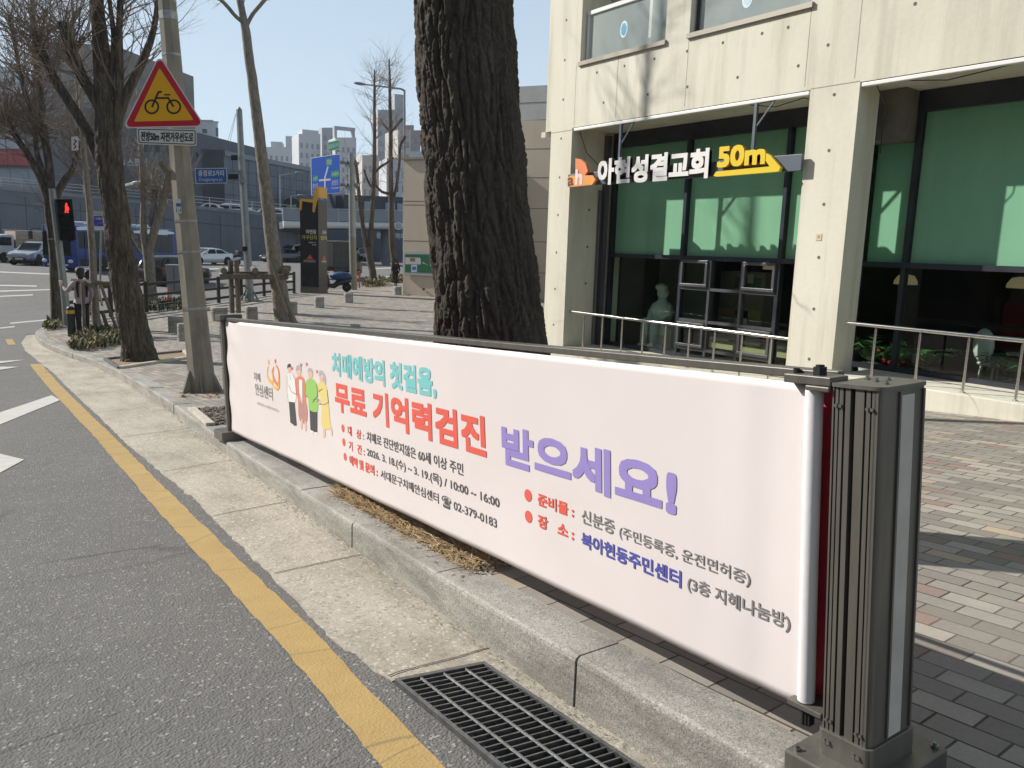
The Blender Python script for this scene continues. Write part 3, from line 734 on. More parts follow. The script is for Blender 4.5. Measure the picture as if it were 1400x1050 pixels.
# ------------------------------------------------------------------ the concrete church building on the right
CON = NB("bare_concrete", .85)
_v = CON.noise(.7, vec=CON.map(scale=(1, 1, .45)), detail=8, rough=.6); _f = CON.noise(14, detail=6, rough=.7)
_t = CON.ramp(_v, [(.3, (.60, .57, .465)), (.5, (.70, .67, .55)), (.72, (.755, .73, .62))])
_t = CON.mix(.35, _t, CON.ramp(_f, [(.3, .42), (.7, .58)]), 'OVERLAY')
_dr = CON.noise(1.0, vec=CON.map(scale=(3.5, 3.5, .22)), detail=6, rough=.7)
_t = CON.mix(CON.ramp(_dr, [(.49, 0), (.68, .6)]), _t, (.47, .44, .35))
_w = CON.mix(.25, CON.obj, CON.n("TexNoise", Scale=.9, Vector=CON.obj, Detail=5.).outputs[1], 'ADD')
_c = CON.vor(.42, _w, 'DISTANCE_TO_EDGE'); _cm = CON.ramp(CON.noise(.5, detail=2), [(.55, 0), (.65, .7)])
_t = CON.mix(CON.math('MULTIPLY', CON.ramp(_c, [(0, 1), (.006, 0)]), _cm), _t, (.22, .2, .16))
CON.col(_t); CON.bump(_f, .25, .01); CON.bump(CON.noise(90, detail=4), .25, .004); CON = CON.m
HOLE = M("tie_hole_shadow", (.16, .14, .11), .95)
JOINT = M("concrete_joint", (.33, .30, .235), .95)
FRM = M("dark_window_frame", (.055, .062, .078), .35, .5, var=.2, vs=3)
FRM2 = M("grey_window_frame", (.115, .117, .128), .4, .4)
def glass(name, tint, gloss=.03, rough=.01):
    m = bpy.data.materials.new(name); m.use_nodes = True; nt = m.node_tree; nt.nodes.clear()
    o = nt.nodes.new("ShaderNodeOutputMaterial"); t = nt.nodes.new("ShaderNodeBsdfTransparent"); t.inputs[0].default_value = (*tint, 1)
    g = nt.nodes.new("ShaderNodeBsdfGlossy"); g.inputs["Roughness"].default_value = rough
    f = nt.nodes.new("ShaderNodeFresnel"); f.inputs[0].default_value = 1.5; mx = nt.nodes.new("ShaderNodeMixShader")
    geo = nt.nodes.new("ShaderNodeNewGeometry"); io = nt.nodes.new("ShaderNodeMath"); io.operation = 'MULTIPLY_ADD'; io.inputs[1].default_value = 1 / 1.5 - 1.5; io.inputs[2].default_value = 1.5
    nt.links.new(geo.outputs['Backfacing'], io.inputs[0]); nt.links.new(io.outputs[0], f.inputs[0]); ad = nt.nodes.new("ShaderNodeMath"); ad.operation = 'MULTIPLY_ADD'; ad.inputs[1].default_value = 1.0; ad.inputs[2].default_value = gloss
    nt.links.new(f.outputs[0], ad.inputs[0]); nt.links.new(ad.outputs[0], mx.inputs[0])
    nt.links.new(t.outputs[0], mx.inputs[1]); nt.links.new(g.outputs[0], mx.inputs[2]); nt.links.new(mx.outputs[0], o.inputs[0]); return m
GLS = glass("tinted_glass", (.76, .88, .81), .0)
GLC = M("frosted_glass", (.50, .57, .56), .12, var=.08, vs=1.2); GLC.node_tree.nodes["Principled BSDF"].inputs["Alpha"].default_value = .62
WX, GXW = 9.1, 10.07
ch = thing("church_building", "cream bare concrete church with tall green blinded windows facing the street", "building", (WX, 5, .0))
YL, YB1, YB0, YP0, YEND = 11.55, 10.97, 6.34, 5.67, -4.0
ZL, ZT = 3.6, 9.0
mb = MB()
mb.box((WX, YB1, -1.2), (GXW + .3, YL, ZL))                       # left pier
mb.box((WX, YP0, -.8), (WX + .44, YB0, ZL))                        # middle pier
Z1, Z2 = 4.63, 7.4
mb.box((WX, YEND, ZL), (WX + .35, YL + .16, Z1))                    # spandrel over the ground floor
mb.box((WX, 10.84, Z1), (WX + .35, YL + .16, Z2)); mb.box((WX, 8.43, Z1), (WX + .35, 8.90, Z2)); mb.box((WX, YEND, Z1), (WX + .35, 6.43, Z2))
mb.box((WX, YEND, Z2), (WX + .35, YL + .16, ZT))
mb.box((WX + .35, YEND, ZL + .001), (16.5, YL - .01, ZL + .6))      # slab and soffit
mb.box((WX + .351, YL - .3, ZL + .6), (17, YL + .155, ZT)); mb.box((GXW + .3, YL - .3, -1.2), (17, YL - .003, ZL))   # side wall
mb.box((WX - .05, YL + .10, 3.50), (WX + .25, YL + .22, 3.595))
mb.box((WX + .36, YEND, ZT - .3), (17, YL + .15, ZT - .01))
wall = mb.build("wall", CON, ch)
mb = MB(); mb.box((WX + .62, 5.44, 3.0), (GXW + .2, YP0 + .3, ZL - .001)); mb.build("beam_stub", M("shaded_concrete", (.16, .15, .125), .9, var=.25, vs=3), ch)  # same concrete, the shade under the soffit put into its darker colour
mb = MB()
mb.box((WX - .02, YB0, -1.1), (GXW + .35, YB1, -.17)); mb.box((WX - .03, YEND, -.9), (GXW + .35, YP0, .10))
mb.build("plinth", CON, ch, bevel=.012)
mb = MB(); rh = random.Random(2)
def hole(y, z, x=WX, r=.021):
    n = 10; k = x - .0025
    mb.quad(*[(k, y + r * math.cos(a * 6.283 / n), z + r * math.sin(a * 6.283 / n)) for a in range(n)])
for z in (.24, .885, 1.535, 2.19, 2.84, 3.5):
    hole(6.0, z); hole(11.26, z - .05)
for z in (4.1, 4.75, 5.4, 6.05, 6.7): hole(6.15, z); hole(11.25, z)
for y in (10.4, 9.75, 9.1, 8.45, 7.8, 7.15, 6.75): hole(y, 4.42); 
for y in (10.2, 9.2, 8.4, 7.5, 6.55): hole(y, 3.92)
for y in (5.1, 4.5, 3.9, 3.3, 2.7): hole(y, 4.35); hole(y, 5.0); hole(y, 5.65)
wh = mb.build("tie_holes", HOLE, wall); tag(wh, kind="stuff")
mb = MB()
for z in (ZL + .01,): mb.box((WX - .001, YP0, z - .006), (WX + .002, YB0, z + .006)); mb.box((WX - .0011, YB1, z - .05), (WX + .002, YL, z - .038))
for y in (10.93, 8.43, 6.43, 5.75, 9.9): mb.box((WX - .0013, y - .004, ZL + .05), (WX + .002, y + .004, Z1 - .02))
mb.box((WX - .0012, YEND, Z2 - .9), (WX + .002, 6.42, Z2 - .89))
mb.build("wall_joint", JOINT, wall)
# reveals of the left pier carry tie holes and a pipe
mb = MB()
for z in (.3, .95, 1.6, 2.25): 
    mb.box((WX + .45, YB1 - .0025, z - .02), (WX + .49, YB1, z + .02))
tag(mb.build("tie_holes", HOLE, wall), kind="stuff")
mb = MB(); mb.cbox((WX + .80, YB1 - .05, 1.6), (.10, .09, 3.9)); mb.build("steel_jamb", FRM2, ch)
mb = MB(); mb.tube([(WX + .68, YB1 - .04, -.15), (WX + .68, YB1 - .04, 2.6)], .03, 10); mb.build("drain_pipe", FRM2, ch)
# white light strip under the lintels
LAMPW = M("white_strip_housing", (.82, .82, .80), .4)
for y0, y1 in ((YB0 + .02, YB1 - .03), (YEND, YP0 - .015)):
    mb = MB(); mb.box((WX + .005, y0, ZL - .055), (WX + .075, y1, ZL - .008)); mb.build("light_strip", LAMPW, ch, bevel=.008)
# glazing
def vframe(y, z0, z1, w=.06, dpt=.10, nm="mullion", m=FRM, x=GXW):
    mb = MB(); mb.box((x - .04, y - w / 2, z0), (x - .04 + dpt, y + w / 2, z1)); return mb.build(nm, m, ch)
def hframe(z, y0, y1, w=.07, dpt=.09, nm="transom", m=FRM, x=GXW):
    mb = MB(); mb.box((x - .035, y0, z - w / 2), (x - .035 + dpt, y1, z + w / 2)); return mb.build(nm, m, ch)
TZ = 1.47
for y in (10.88, 9.15, 7.26, 6.02): vframe(y, -.17, 3.45)
hframe(TZ, 5.99, 10.91); hframe(3.47, 5.99, 10.91, .25); hframe(-.13, 5.99, 10.91)
for y in (5.40, 3.2, 1.1, -1.0, -3.0): vframe(y, .1, 3.45)
hframe(TZ, YEND, 5.96); hframe(3.47, YEND, 5.98, .25); hframe(.13, YEND, 5.96)
GRY = [9.15, 8.53, 7.90, 7.26]; GRZ = [TZ, .98, .46, -.0]
for y in GRY[1:3]: vframe(y, -.1, TZ - .03, .045, .085, "glazing_bar", FRM2)
for z in GRZ[1:]: hframe(z, 7.29, 9.12, .045, .08, "glazing_bar", FRM2)
for (i, j) in ((0, 0), (2, 0), (0, 2), (2, 2)):       # opening lights with a frame of their own
    ya, yb = GRY[i] - .03, GRY[i + 1] + .03; zb = (GRZ[j + 1] if j < 3 else -.1) + .03; za = GRZ[j] - .035; mb = MB(); w = .045; x = GXW - .075
    mb.box((x, yb, zb), (x + .05, ya, zb + w)); mb.box((x, yb, za - w), (x + .05, ya, za)); mb.box((x, yb, zb + w), (x + .05, yb + w, za - w)); mb.box((x, ya - w, zb + w), (x + .05, ya, za - w))
    mb.build("opening_light", FRM2, ch, bevel=.004)
for y0, y1, z0, z1 in ((5.99, 10.9, -.17, 3.45), (YEND, 5.98, .1, 3.45)):
    mb = MB(); mb.quad((GXW, y0, z0), (GXW, y1, z0), (GXW, y1, z1), (GXW, y0, z1)); mb.build("window_glass", GLS, ch)
BLIND = M("green_blind", (.38, .62, .46), .75, var=.08, vs=2, stretch=(1, 1, .2), bump=.05, bs=200)
for y0, y1 in ((9.19, 10.84), (7.30, 9.11), (6.05, 7.22), (5.44, 5.95), (3.24, 5.36), (1.14, 3.16), (-.96, 1.06), (-3.9, -1.04)):
    mb = MB(); mb.box((GXW + .05, y0, TZ + .02), (GXW + .056, y1, 3.42)); mb.build("blind", BLIND, ch)
# inside: dark room
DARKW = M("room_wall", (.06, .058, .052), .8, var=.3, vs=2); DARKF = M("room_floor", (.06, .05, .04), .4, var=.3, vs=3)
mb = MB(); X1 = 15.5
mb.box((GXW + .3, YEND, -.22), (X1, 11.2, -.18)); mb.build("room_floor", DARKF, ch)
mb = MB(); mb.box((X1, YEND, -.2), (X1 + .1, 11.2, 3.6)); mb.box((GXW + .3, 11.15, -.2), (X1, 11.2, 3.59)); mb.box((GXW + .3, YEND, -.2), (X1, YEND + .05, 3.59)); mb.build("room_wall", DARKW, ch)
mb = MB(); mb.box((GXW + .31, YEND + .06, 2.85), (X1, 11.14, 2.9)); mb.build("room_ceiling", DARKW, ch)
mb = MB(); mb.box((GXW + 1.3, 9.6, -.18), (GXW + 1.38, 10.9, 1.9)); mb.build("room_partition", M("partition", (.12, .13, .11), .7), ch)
DOOR = M("cabinet_wood", (.36, .33, .24), .6, var=.15, vs=4)
# railings
SST = M("stainless_steel", (.62, .60, .56), .16, 1.0, var=.1, vs=20)
def railing(y0, y1, zt, zb, ys):
    mb = MB(); mb.tube([(WX + .10, y0, zt), (WX + .10, y1, zt)], .024, 14); r = mb.build("handrail", SST, ch, smooth=True, angle=60)
    for y in ys:
        mb = MB(); mb.tube([(WX + .10, y, zb), (WX + .10, y, zt - .045)], .0165, 10); mb.lathe([(.03, 0), (.03, .008), (.017, .012)], 12, (WX + .10, y, zb)); mb.tube([(WX + .10, y, zt - .05), (WX + .10, y, zt - .015)], .011, 8); mb.build("baluster", SST, ch, smooth=True, angle=50)
railing(10.93, YB0 + .01, .455, -.17, [10.55 - i * .485 for i in range(9)])
railing(5.60, YEND + .1, .742, .10, [5.20 - i * .54 for i in range(16)])
# first-floor windows
def upper(y0, y1, sillw, bal):
    mb = MB(); mb.box((WX - .04, y0 - .03, Z1 - .045), (WX + .2, y1 + .02, Z1 + .02)); mb.build("window_sill", M("sill_metal", (.34, .31, .26), .5, .3), ch)
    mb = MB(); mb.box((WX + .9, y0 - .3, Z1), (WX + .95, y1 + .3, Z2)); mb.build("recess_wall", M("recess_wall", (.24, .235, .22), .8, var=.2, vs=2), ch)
    mb = MB(); mb.box((WX + .35, y1 + .002, Z1), (WX + .9, y1 + .06, Z2)); mb.box((WX + .35, y0 - .06, Z1), (WX + .9, y0 - .002, Z2)); mb.box((WX + .35, y0, Z1 + .001), (WX + .9, y1, Z1 + .02)); mb.build("recess_side", CON, ch)
    for y in (y1 - .05, y0 + .03): 
        mb = MB(); mb.box((WX + .10, y - .02, Z1 + .02), (WX + .15, y + .02, Z2 if not bal else Z1 + .80)); mb.build("window_frame", FRM if not bal else LAMPW, ch)
    if bal:
        mb = MB(); mb.box((WX + .09, y0, Z1 + .77), (WX + .16, y1 - .03, Z1 + .83)); mb.build("balustrade_rail", LAMPW, ch)
        mb = MB(); mb.quad((WX + .12, y0, Z1 + .02), (WX + .12, y1 - .05, Z1 + .02), (WX + .12, y1 - .05, Z1 + .78), (WX + .12, y0, Z1 + .78)); mb.build("balustrade_glass", GLC, ch)
        mb = MB(); mb.box((WX + .6, (y0 + y1) / 2 - .06, Z1), (WX + .66, (y0 + y1) / 2, Z2)); mb.build("mullion", LAMPW, ch)
        mb = MB(); mb.quad((WX + .63, y0, Z1), (WX + .63, y1, Z1), (WX + .63, y1, Z2), (WX + .63, y0, Z2)); mb.build("window_glass", GLS, ch)
    else:
        mb = MB(); mb.quad((WX + .12, y0, Z1 + .02), (WX + .12, y1 - .05, Z1 + .02), (WX + .12, y1 - .05, Z2), (WX + .12, y0, Z2)); mb.build("window_glass", GLC, ch)
    return (y0 + y1) / 2
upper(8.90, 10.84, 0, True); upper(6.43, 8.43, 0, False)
def sticker(px, py, w, h, c, nm):
    p = onx(px, py, WX + .117); mb = MB()
    mb.quad(*[(p.x, p.y + w * math.cos(a * .3142), p.z + h * math.sin(a * .3142)) for a in range(20)]); o = mb.build(nm, M(nm + "_pale", (.55, .72, .78), .5), ch)
    mb = MB(); mb.quad(*[(p.x - .002, p.y + w * .72 * math.cos(a * .3142) * (1 + .12 * math.sin(a * 2.2)), p.z + h * .72 * math.sin(a * .3142)) for a in range(20)]); mb.build(nm + "_print", M(nm + "_blue", c, .5), o)
sticker(853, 40, .085, .13, (.06, .32, .52), "round_sticker"); sticker(1022, -3, .09, .13, (.45, .62, .68), "pale_sticker")
mb = MB(); mb.box((WX - .006, 5.985, 1.745), (WX, 6.065, 1.83)); pl = mb.build("house_number_plate", M("plate_cream", (.62, .56, .42), .5), ch)
mb = MB(); mb.quad(*[(WX - .0075, 6.025 + .018 * math.cos(a * .6283), 1.79 + .02 * math.sin(a * .6283)) for a in range(10)]); mb.build("plate_emblem", M("plate_ochre", (.50, .30, .12), .5), pl)
for pts in ([(WX + .1, 10.9, 3.57), (WX + .25, 10.85, 3.2), (WX + .5, 10.8, 3.0), (WX + .7, 10.9, 2.7)], [(WX + .05, 7.4, 3.56), (WX + .2, 7.0, 3.5), (WX + .25, 6.6, 3.57), (WX + .3, 6.36, 3.5)], [(WX + .06, 5.5, 3.56), (WX + .15, 5.4, 3.3), (WX + .2, 5.45, 3.1), (WX + .3, 5.5, 2.8)], [(WX + .05, 5.3, 3.57), (WX + .12, 4.7, 3.50), (WX + .1, 3.8, 3.58)]):
    mb = MB(); mb.tube(pts, .006, 6); mb.build("loose_cable", POSTD, ch)
mb = MB(); mb.cbox((WX + .2, YL + .05, 1.9), (.12, .2, .08)); mb.build("side_lamp", M("lamp_white", (.7, .68, .62), .5), ch)
# hung sign of the church
SX = WX - .12
sg = thing("church_sign", "hanging church sign with white raised Korean letters, orange emblem and yellow 50m arrow", "sign", (SX, 8.6, 2.6))
def sp(px, py): p = onx(px, py, SX); return p.y, p.z
BAR = M("sign_bar_blue_grey", (.115, .135, .165), .45, .3)
y1, _ = sp(775, 250); y0, _ = sp(1094, 225); zb = 2.70
mb = MB(); mb.box((SX + .02, y0, zb - .09), (SX + .07, y1, zb + .115)); mb.build("sign_bar", BAR, sg, bevel=.004)
for px in (848, 1030):
    yy = onx(px, 200, WX + .03).y
    mb = MB(); mb.box((WX + .01, yy - .022, zb + .1), (WX + .05, yy + .022, ZL)); mb.build("hanger", BAR, sg)
    mb = MB(); mb.bar((WX + .03, yy, ZL - .05), (WX + .03, yy - .30, ZL - .045), .03); mb.bar((WX + .03, yy - .28, ZL - .06), (WX + .03, yy - .03, zb + .55), .02); mb.build("hanger_brace", BAR, sg)
    mb = MB(); mb.box((WX - .03, yy - .02, zb - .02), (WX + .05, yy + .02, zb + .115)); mb.build("bracket", BAR, sg)
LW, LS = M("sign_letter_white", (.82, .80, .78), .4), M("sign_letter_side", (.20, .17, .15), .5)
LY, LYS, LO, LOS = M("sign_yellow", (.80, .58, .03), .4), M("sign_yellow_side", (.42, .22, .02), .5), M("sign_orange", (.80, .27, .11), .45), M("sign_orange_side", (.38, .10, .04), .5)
ff = lambda u, v, d: Vector((SX - d, u, v))
ya, za = sp(820, 253); yb_, zb_ = sp(974, 205); zc = sp(820, 219)[1]; zd = sp(974, 244)[1]
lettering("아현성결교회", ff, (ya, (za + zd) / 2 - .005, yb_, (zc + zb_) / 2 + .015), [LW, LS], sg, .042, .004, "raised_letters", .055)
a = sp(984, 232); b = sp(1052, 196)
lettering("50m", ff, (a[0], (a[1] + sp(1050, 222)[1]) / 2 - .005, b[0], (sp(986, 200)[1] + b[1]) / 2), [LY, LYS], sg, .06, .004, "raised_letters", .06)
P = [sp(*q) for q in ((979, 241), (983, 235), (1056, 228), (1046, 214), (1052, 210), (1057, 213), (1071, 229), (1068, 235), (984, 242))]
mb = MB(); mb.prism(P, lambda u, v, d: Vector((SX - d, u, v)), .004, .06); mb.i = 1; o = mb.build("arrow", LY, sg)
# emblem: an upright leaf over a lying scroll with its letters
mb = MB(); mb.prism([sp(*q) for q in ((790, 240), (790, 217), (797, 218), (804, 224), (807, 234), (802, 241))], ff, .004, .055); mb.build("emblem_leaf", LO, sg)
mb = MB(); mb.prism([sp(*q) for q in ((780, 252), (779, 245), (783, 240.5), (790, 240), (814, 240), (818, 246), (813, 253), (784, 256))], ff, .004, .06); mb.build("emblem_scroll", M("sign_amber_orange", (.84, .36, .10), .45), sg)
lettering("a", ff, (sp(780, 248)[0], sp(785, 254)[1], sp(788, 248)[0], sp(785, 243)[1]), M("emblem_dark", (.16, .05, .03), .5), sg, .04, .063)
lettering("h", ff, (sp(790, 248)[0], sp(794, 253)[1], sp(800, 248)[0], sp(794, 232)[1]), M("emblem_pale", (.80, .66, .66), .5), sg, .06, .063)
# things standing inside, seen through the glass
CHW = M("chair_white", (.62, .62, .58), .5)
st = thing("sculpture", "pale green white seated figure sculpture standing behind the window glass", "sculpture", (GXW + .75, 10.25, -.18))
pale = M("pale_plaster", (.60, .66, .58), .7)
c0 = Vector((GXW + .75, 10.25, 0))
mb = MB(); mb.ball(c0 + Vector((0, .0, .82)), (.10, .115, .115), 16, 10); mb.ball(c0 + Vector((-.02, .02, .92)), (.115, .12, .075), 16, 8); mb.build("head", pale, st, smooth=True, angle=180)
mb = MB(); mb.lathe([(.06, .30), (.16, .32), (.20, .42), (.21, .52), (.17, .62), (.09, .68), (.06, .76)], 20, c0); mb.build("torso", pale, st, smooth=True, angle=180)
for s in (-1, 1):
    mb = MB(); mb.tube([c0 + Vector((0, s * .17, .60)), c0 + Vector((-.06, s * .22, .45)), c0 + Vector((-.2, s * .12, .34))], [.06, .05, .04], 10); mb.build("arm", pale, st, smooth=True, angle=180)
    mb = MB(); mb.tube([c0 + Vector((0, s * .1, .32)), c0 + Vector((-.3, s * .12, .30)), c0 + Vector((-.32, s * .12, -.12)), c0 + Vector((-.42, s * .12, -.15))], [.09, .08, .06, .05], 10); mb.build("leg", pale, st, smooth=True, angle=180)
mb = MB(); mb.box(c0 + Vector((-.2, -.26, -.18)), c0 + Vector((.26, .26, .26))); mb.build("plinth", pale, st, bevel=.02)
def stool(x, y, s, lab, m):
    t = thing("chair", lab, "chair", (x, y, -.18), s, "chairs behind the church windows")
    mb = MB(); mb.ball((0, 0, .44), (.22, .22, .05), 16, 6); mb.build("seat", m, t, world=False, smooth=True, angle=180)
    mb = MB(); mb.ball((.2, 0, .68), (.05, .2, .22), 14, 8); mb.build("backrest", m, t, world=False, smooth=True, angle=180)
    for a in range(4):
        mb = MB(); q = a * 1.571 + .785; mb.tube([(.16 * math.cos(q), .16 * math.sin(q), .42), (.2 * math.cos(q), .2 * math.sin(q), 0)], .014, 6); mb.build("leg", m, t, world=False)
stool(GXW + .9, 4.55, 2.6, "rounded white chair beside the red flowers behind the right window", CHW)
stool(GXW + 1.0, 3.75, .5, "rounded white chair inside the right window near the frame edge", CHW)
YC = M("yellow_box", (.55, .42, .12), .6)
cb = thing("cabinet", "pale wooden cabinet with papers on its door behind the left window", "cabinet", (GXW + 2.0, 9.35, -.18))
mb = MB(); mb.box((GXW + 1.9, 8.9, -.18), (GXW + 2.4, 9.9, 1.25)); mb.build("carcass", DOOR, cb)
mb = MB(); mb.box((GXW + 1.885, 9.0, .95), (GXW + 1.898, 9.55, 1.15)); mb.build("window", M("cabinet_glass", (.1, .2, .16), .2), cb)
for y, z, w, h in ((9.15, 1.05, .12, .16), (9.2, .3, .3, .3)): 
    mb = MB(); mb.box((GXW + 1.87, y, z), (GXW + 1.884, y + w, z + h)); mb.build("paper", CHW, cb)
mb = MB(); mb.box((GXW + 1.87, 8.92, .42), (GXW + 1.899, 9.88, .56)); mb.build("yellow_panel", YC, cb)
ds = thing("desk", "low desk with a yellow front behind the window grid", "desk", (GXW + .9, 8.1, -.18))
mb = MB(); mb.box((GXW + .6, 7.0, -.02), (GXW + .63, 9.0, .12)); mb.build("front_panel", M("desk_yellow", (.46, .40, .22), .6), ds)
mb = MB(); mb.box((GXW + .55, 6.9, .12), (GXW + 1.2, 9.1, .16)); mb.build("desktop", DARKF, ds)
for y in (7.05, 8.95):
    mb = MB(); mb.box((GXW + 1.1, y - .03, -.18), (GXW + 1.15, y + .03, .12)); mb.build("leg", DARKF, ds); mb = MB(); mb.box((GXW + .64, y - .03, -.18), (GXW + .69, y + .03, .12)); mb.build("leg", DARKF, ds)
def pendant(px, py, X, lab):
    p = onx(px, py, X); t = thing("pendant_lamp", lab, "lamp", p, 0, "pendant lamps behind the church windows")
    mb = MB(); mb.lathe([(.02, .13), (.11, .11), (.16, .03), (.165, -.02), (.15, -.02)], 20); mb.build("lamp_shade", M("lamp_shade_ochre", (.45, .35, .17), .5, emit=((.9, .7, .4), .12)), t, world=False, smooth=True)
    mb = MB(); mb.tube([(0, 0, .13), (0, 0, 2.85 - p.z)], .006, 6); mb.build("cord", POSTD, t, world=False)
pendant(1057, 367, GXW + 1.2, "ochre pendant lamp hanging behind the top right light of the window grid")
pendant(1238, 387, GXW + 1.6, "ochre pendant lamp left of the mullion in the right window"); pendant(1395, 392, GXW + 1.6, "ochre pendant lamp at the right edge of the picture")
LEAF = M("house_plant_green", (.045, .12, .035), .45, var=.4, vs=20); REDF = M("red_flower", (.45, .03, .02), .5)
def palm(px, py, X, s, lab, fl=False):
    p = onx(px, py, X); p.z = -.18; t = thing("potted_plant", lab, "plant", p, 0, "plants behind the right window"); rp = random.Random(int(px))
    mb = MB(); mb.lathe([(.12, 0), (.16, .26), (.165, .28), (.14, .28)], 16); mb.build("pot", CHW, t, world=False, smooth=True)
    mb = MB()
    for k in range(22):
        a = rp.uniform(0, 6.28); L = s * rp.uniform(.6, 1.1); d = Vector((math.cos(a), math.sin(a), 0)); pts = []
        for i in range(9): f = i / 8; pts.append(Vector((0, 0, .27)) + d * L * .62 * f + Vector((0, 0, L * (1.15 * f - .75 * f * f))))
        for i in range(1, 9):
            q = pts[i]; tg = (pts[i] - pts[i - 1]).normalized(); sd_ = tg.cross(Vector((0, 0, 1))).normalized()
            for sgn in (-1, 1):
                e = q + (sd_ * sgn + tg * .7 - Vector((0, 0, .25))) * .15 * s; mb.quad(q, q + tg * .025, e, q - tg * .02)
    mb.build("leaves", LEAF, t, world=False)
    if fl:
        mb = MB()
        for k in range(16): mb.ball((rp.uniform(-.25, .05), rp.uniform(-.25, .25), rp.uniform(.36, .48)), .03, 6, 4)
        tag(mb.build("flowers", REDF, t, world=False), kind="stuff")
palm(1195, 450, GXW + .5, .8, "leafy palm plant beside the dark pier in the right window"); palm(1220, 480, GXW + .45, .5, "green pot plant with small red flowers behind the handrail", True)
palm(1262, 470, GXW + .55, .7, "palm plant right of the mullion behind the handrail"); palm(1385, 520, GXW + .6, .7, "dark palm plant at the right edge behind the glass")
# ------------------------------------------------------------------ trees
BARK = NB("bark", .92)
_v = BARK.map(scale=(1, 1, .16)); _r1 = BARK.noise(16, vec=_v, detail=7, rough=.7, dist=.6)
BARK.col(BARK.ramp(_r1, [(.32, (.022, .018, .014)), (.5, (.082, .067, .052)), (.7, (.19, .162, .13))])); BARK.bump(_r1, 1., .04); BARK = BARK.m
BARKL = NB("pale_bark", .9)
_v = BARKL.map(scale=(1, 1, .35)); _r1 = BARKL.noise(14, vec=_v, detail=7, rough=.75, dist=.4)
BARKL.col(BARKL.ramp(_r1, [(.3, (.09, .075, .058)), (.5, (.21, .18, .145)), (.7, (.30, .27, .225))])); BARKL.bump(_r1, .9, .025); BARKL = BARKL.m
TWIG = M("twigs", (.21, .165, .13), .85, var=.35, vs=6)
TWIGL = M("pale_twigs", (.27, .22, .165), .85, var=.35, vs=6)
def pp(P, H, rs, dH=None):
    """limb through measured points (px, py, width px) at H metres ahead -> points, radii"""
    pts, rad = [], []
    for i, (x, y, w) in enumerate(P):
        h = H + (dH[i] if dH else 0); p = at(x, y, h); pts.append(p); dd = (p - CAM).dot(FWD); rad.append(max(.004, w * dd * dd / (p - CAM).length / F_PX / 2 * rs))
    return pts, rad
def fine(pts, rad, n=4, jit=0.):
    P, Q = [], []
    for i in range(len(pts) - 1):
        p0, p1, p2, p3 = (pts[max(0, min(len(pts) - 1, i + k))] for k in (-1, 0, 1, 2))
        for k in range(n):
            t = k / n; P.append(.5 * ((2 * p1) + (p2 - p0) * t + (2 * p0 - 5 * p1 + 4 * p2 - p3) * t * t + (3 * p1 - p0 - 3 * p2 + p3) * t ** 3))
            Q.append(rad[i] * (1 - t) + rad[i + 1] * t)
    P.append(pts[-1]); Q.append(rad[-1])
    if jit: P = [P[0]] + [p + noise.noise_vector(p * 2.3) * jit * q for p, q in zip(P[1:], Q[1:])]
    return P, Q
def twig(mb, p, d, L, r, rnd, depth=2, curl=.5, up=.35, sides=4):
    n = max(4, int(L / .14)); pts = [p]; d = d.normalized(); cv = Vector((rnd.gauss(0, 1), rnd.gauss(0, 1), rnd.gauss(0, 1))) * curl
    for i in range(n):
        d = (d + cv * (.11) + Vector((0, 0, up * .13)) + Vector((rnd.gauss(0, .07), rnd.gauss(0, .07), rnd.gauss(0, .07)))).normalized()
        pts.append(pts[-1] + d * (L / n))
    rs = [r * (1 - .82 * i / n) for i in range(n + 1)]; mb.tube(pts, rs, sides, cap=False)
    if depth > 0:
        for _ in range(rnd.randint(2, 4)):
            i = rnd.randint(1, n - 1); t = (pts[i + 1] - pts[i]).normalized()
            q = (t + Vector((rnd.gauss(0, .7), rnd.gauss(0, .7), rnd.gauss(.1, .6)))).normalized()
            twig(mb, pts[i], q, L * rnd.uniform(.3, .6), rs[i] * .62, rnd, depth - 1, curl, up, 3)
def furrow(a, z, r):
    ca, sa = math.cos(a) * r, math.sin(a) * r
    z2 = z * .15
    w = Vector((noise.noise(Vector((ca * 5, sa * 5, z * 1.5))), noise.noise(Vector((ca * 5 + 7, sa * 5, z * 1.5))), noise.noise(Vector((ca * 5, sa * 5 + 9, z * 1.5))))) * .055
    q = Vector((ca, sa, z2)) + w
    n1 = 1 - abs(noise.noise(q * 9.5)) * 2.0
    n2 = 1 - abs(noise.noise(q * 17 + Vector((3, 1, 2)))) * 2.0
    n3 = noise.noise(Vector((ca * 45, sa * 45, z * 20))); n4 = noise.noise(Vector((ca * 110, sa * 110, z * 60)))
    chip = noise.cell(Vector((ca * 22, sa * 22, z * 7)))
    qv = Vector((ca * 1.0, sa * 1.0, z * .17)) + w * .7 + Vector((n3, n4, n3)) * .004
    ds = noise.voronoi(qv * 21)[0]; ck = max(0., min(1., (ds[1] - ds[0]) / .34)); ds2 = noise.voronoi(Vector((ca, sa, z * .38)) * 62 + w * 20)[0]; ck2 = max(0., min(1., (ds2[1] - ds2[0]) / .4))
    fis = max(0, n1) ** 2.4 * .62 + max(0, n2) ** 3 * .2 + (1 - ck) ** 1.5 * .62 + (1 - ck2) ** 1.5 * .16
    return -.034 * fis + .005 * n3 + .003 * n4 + .004 * chip
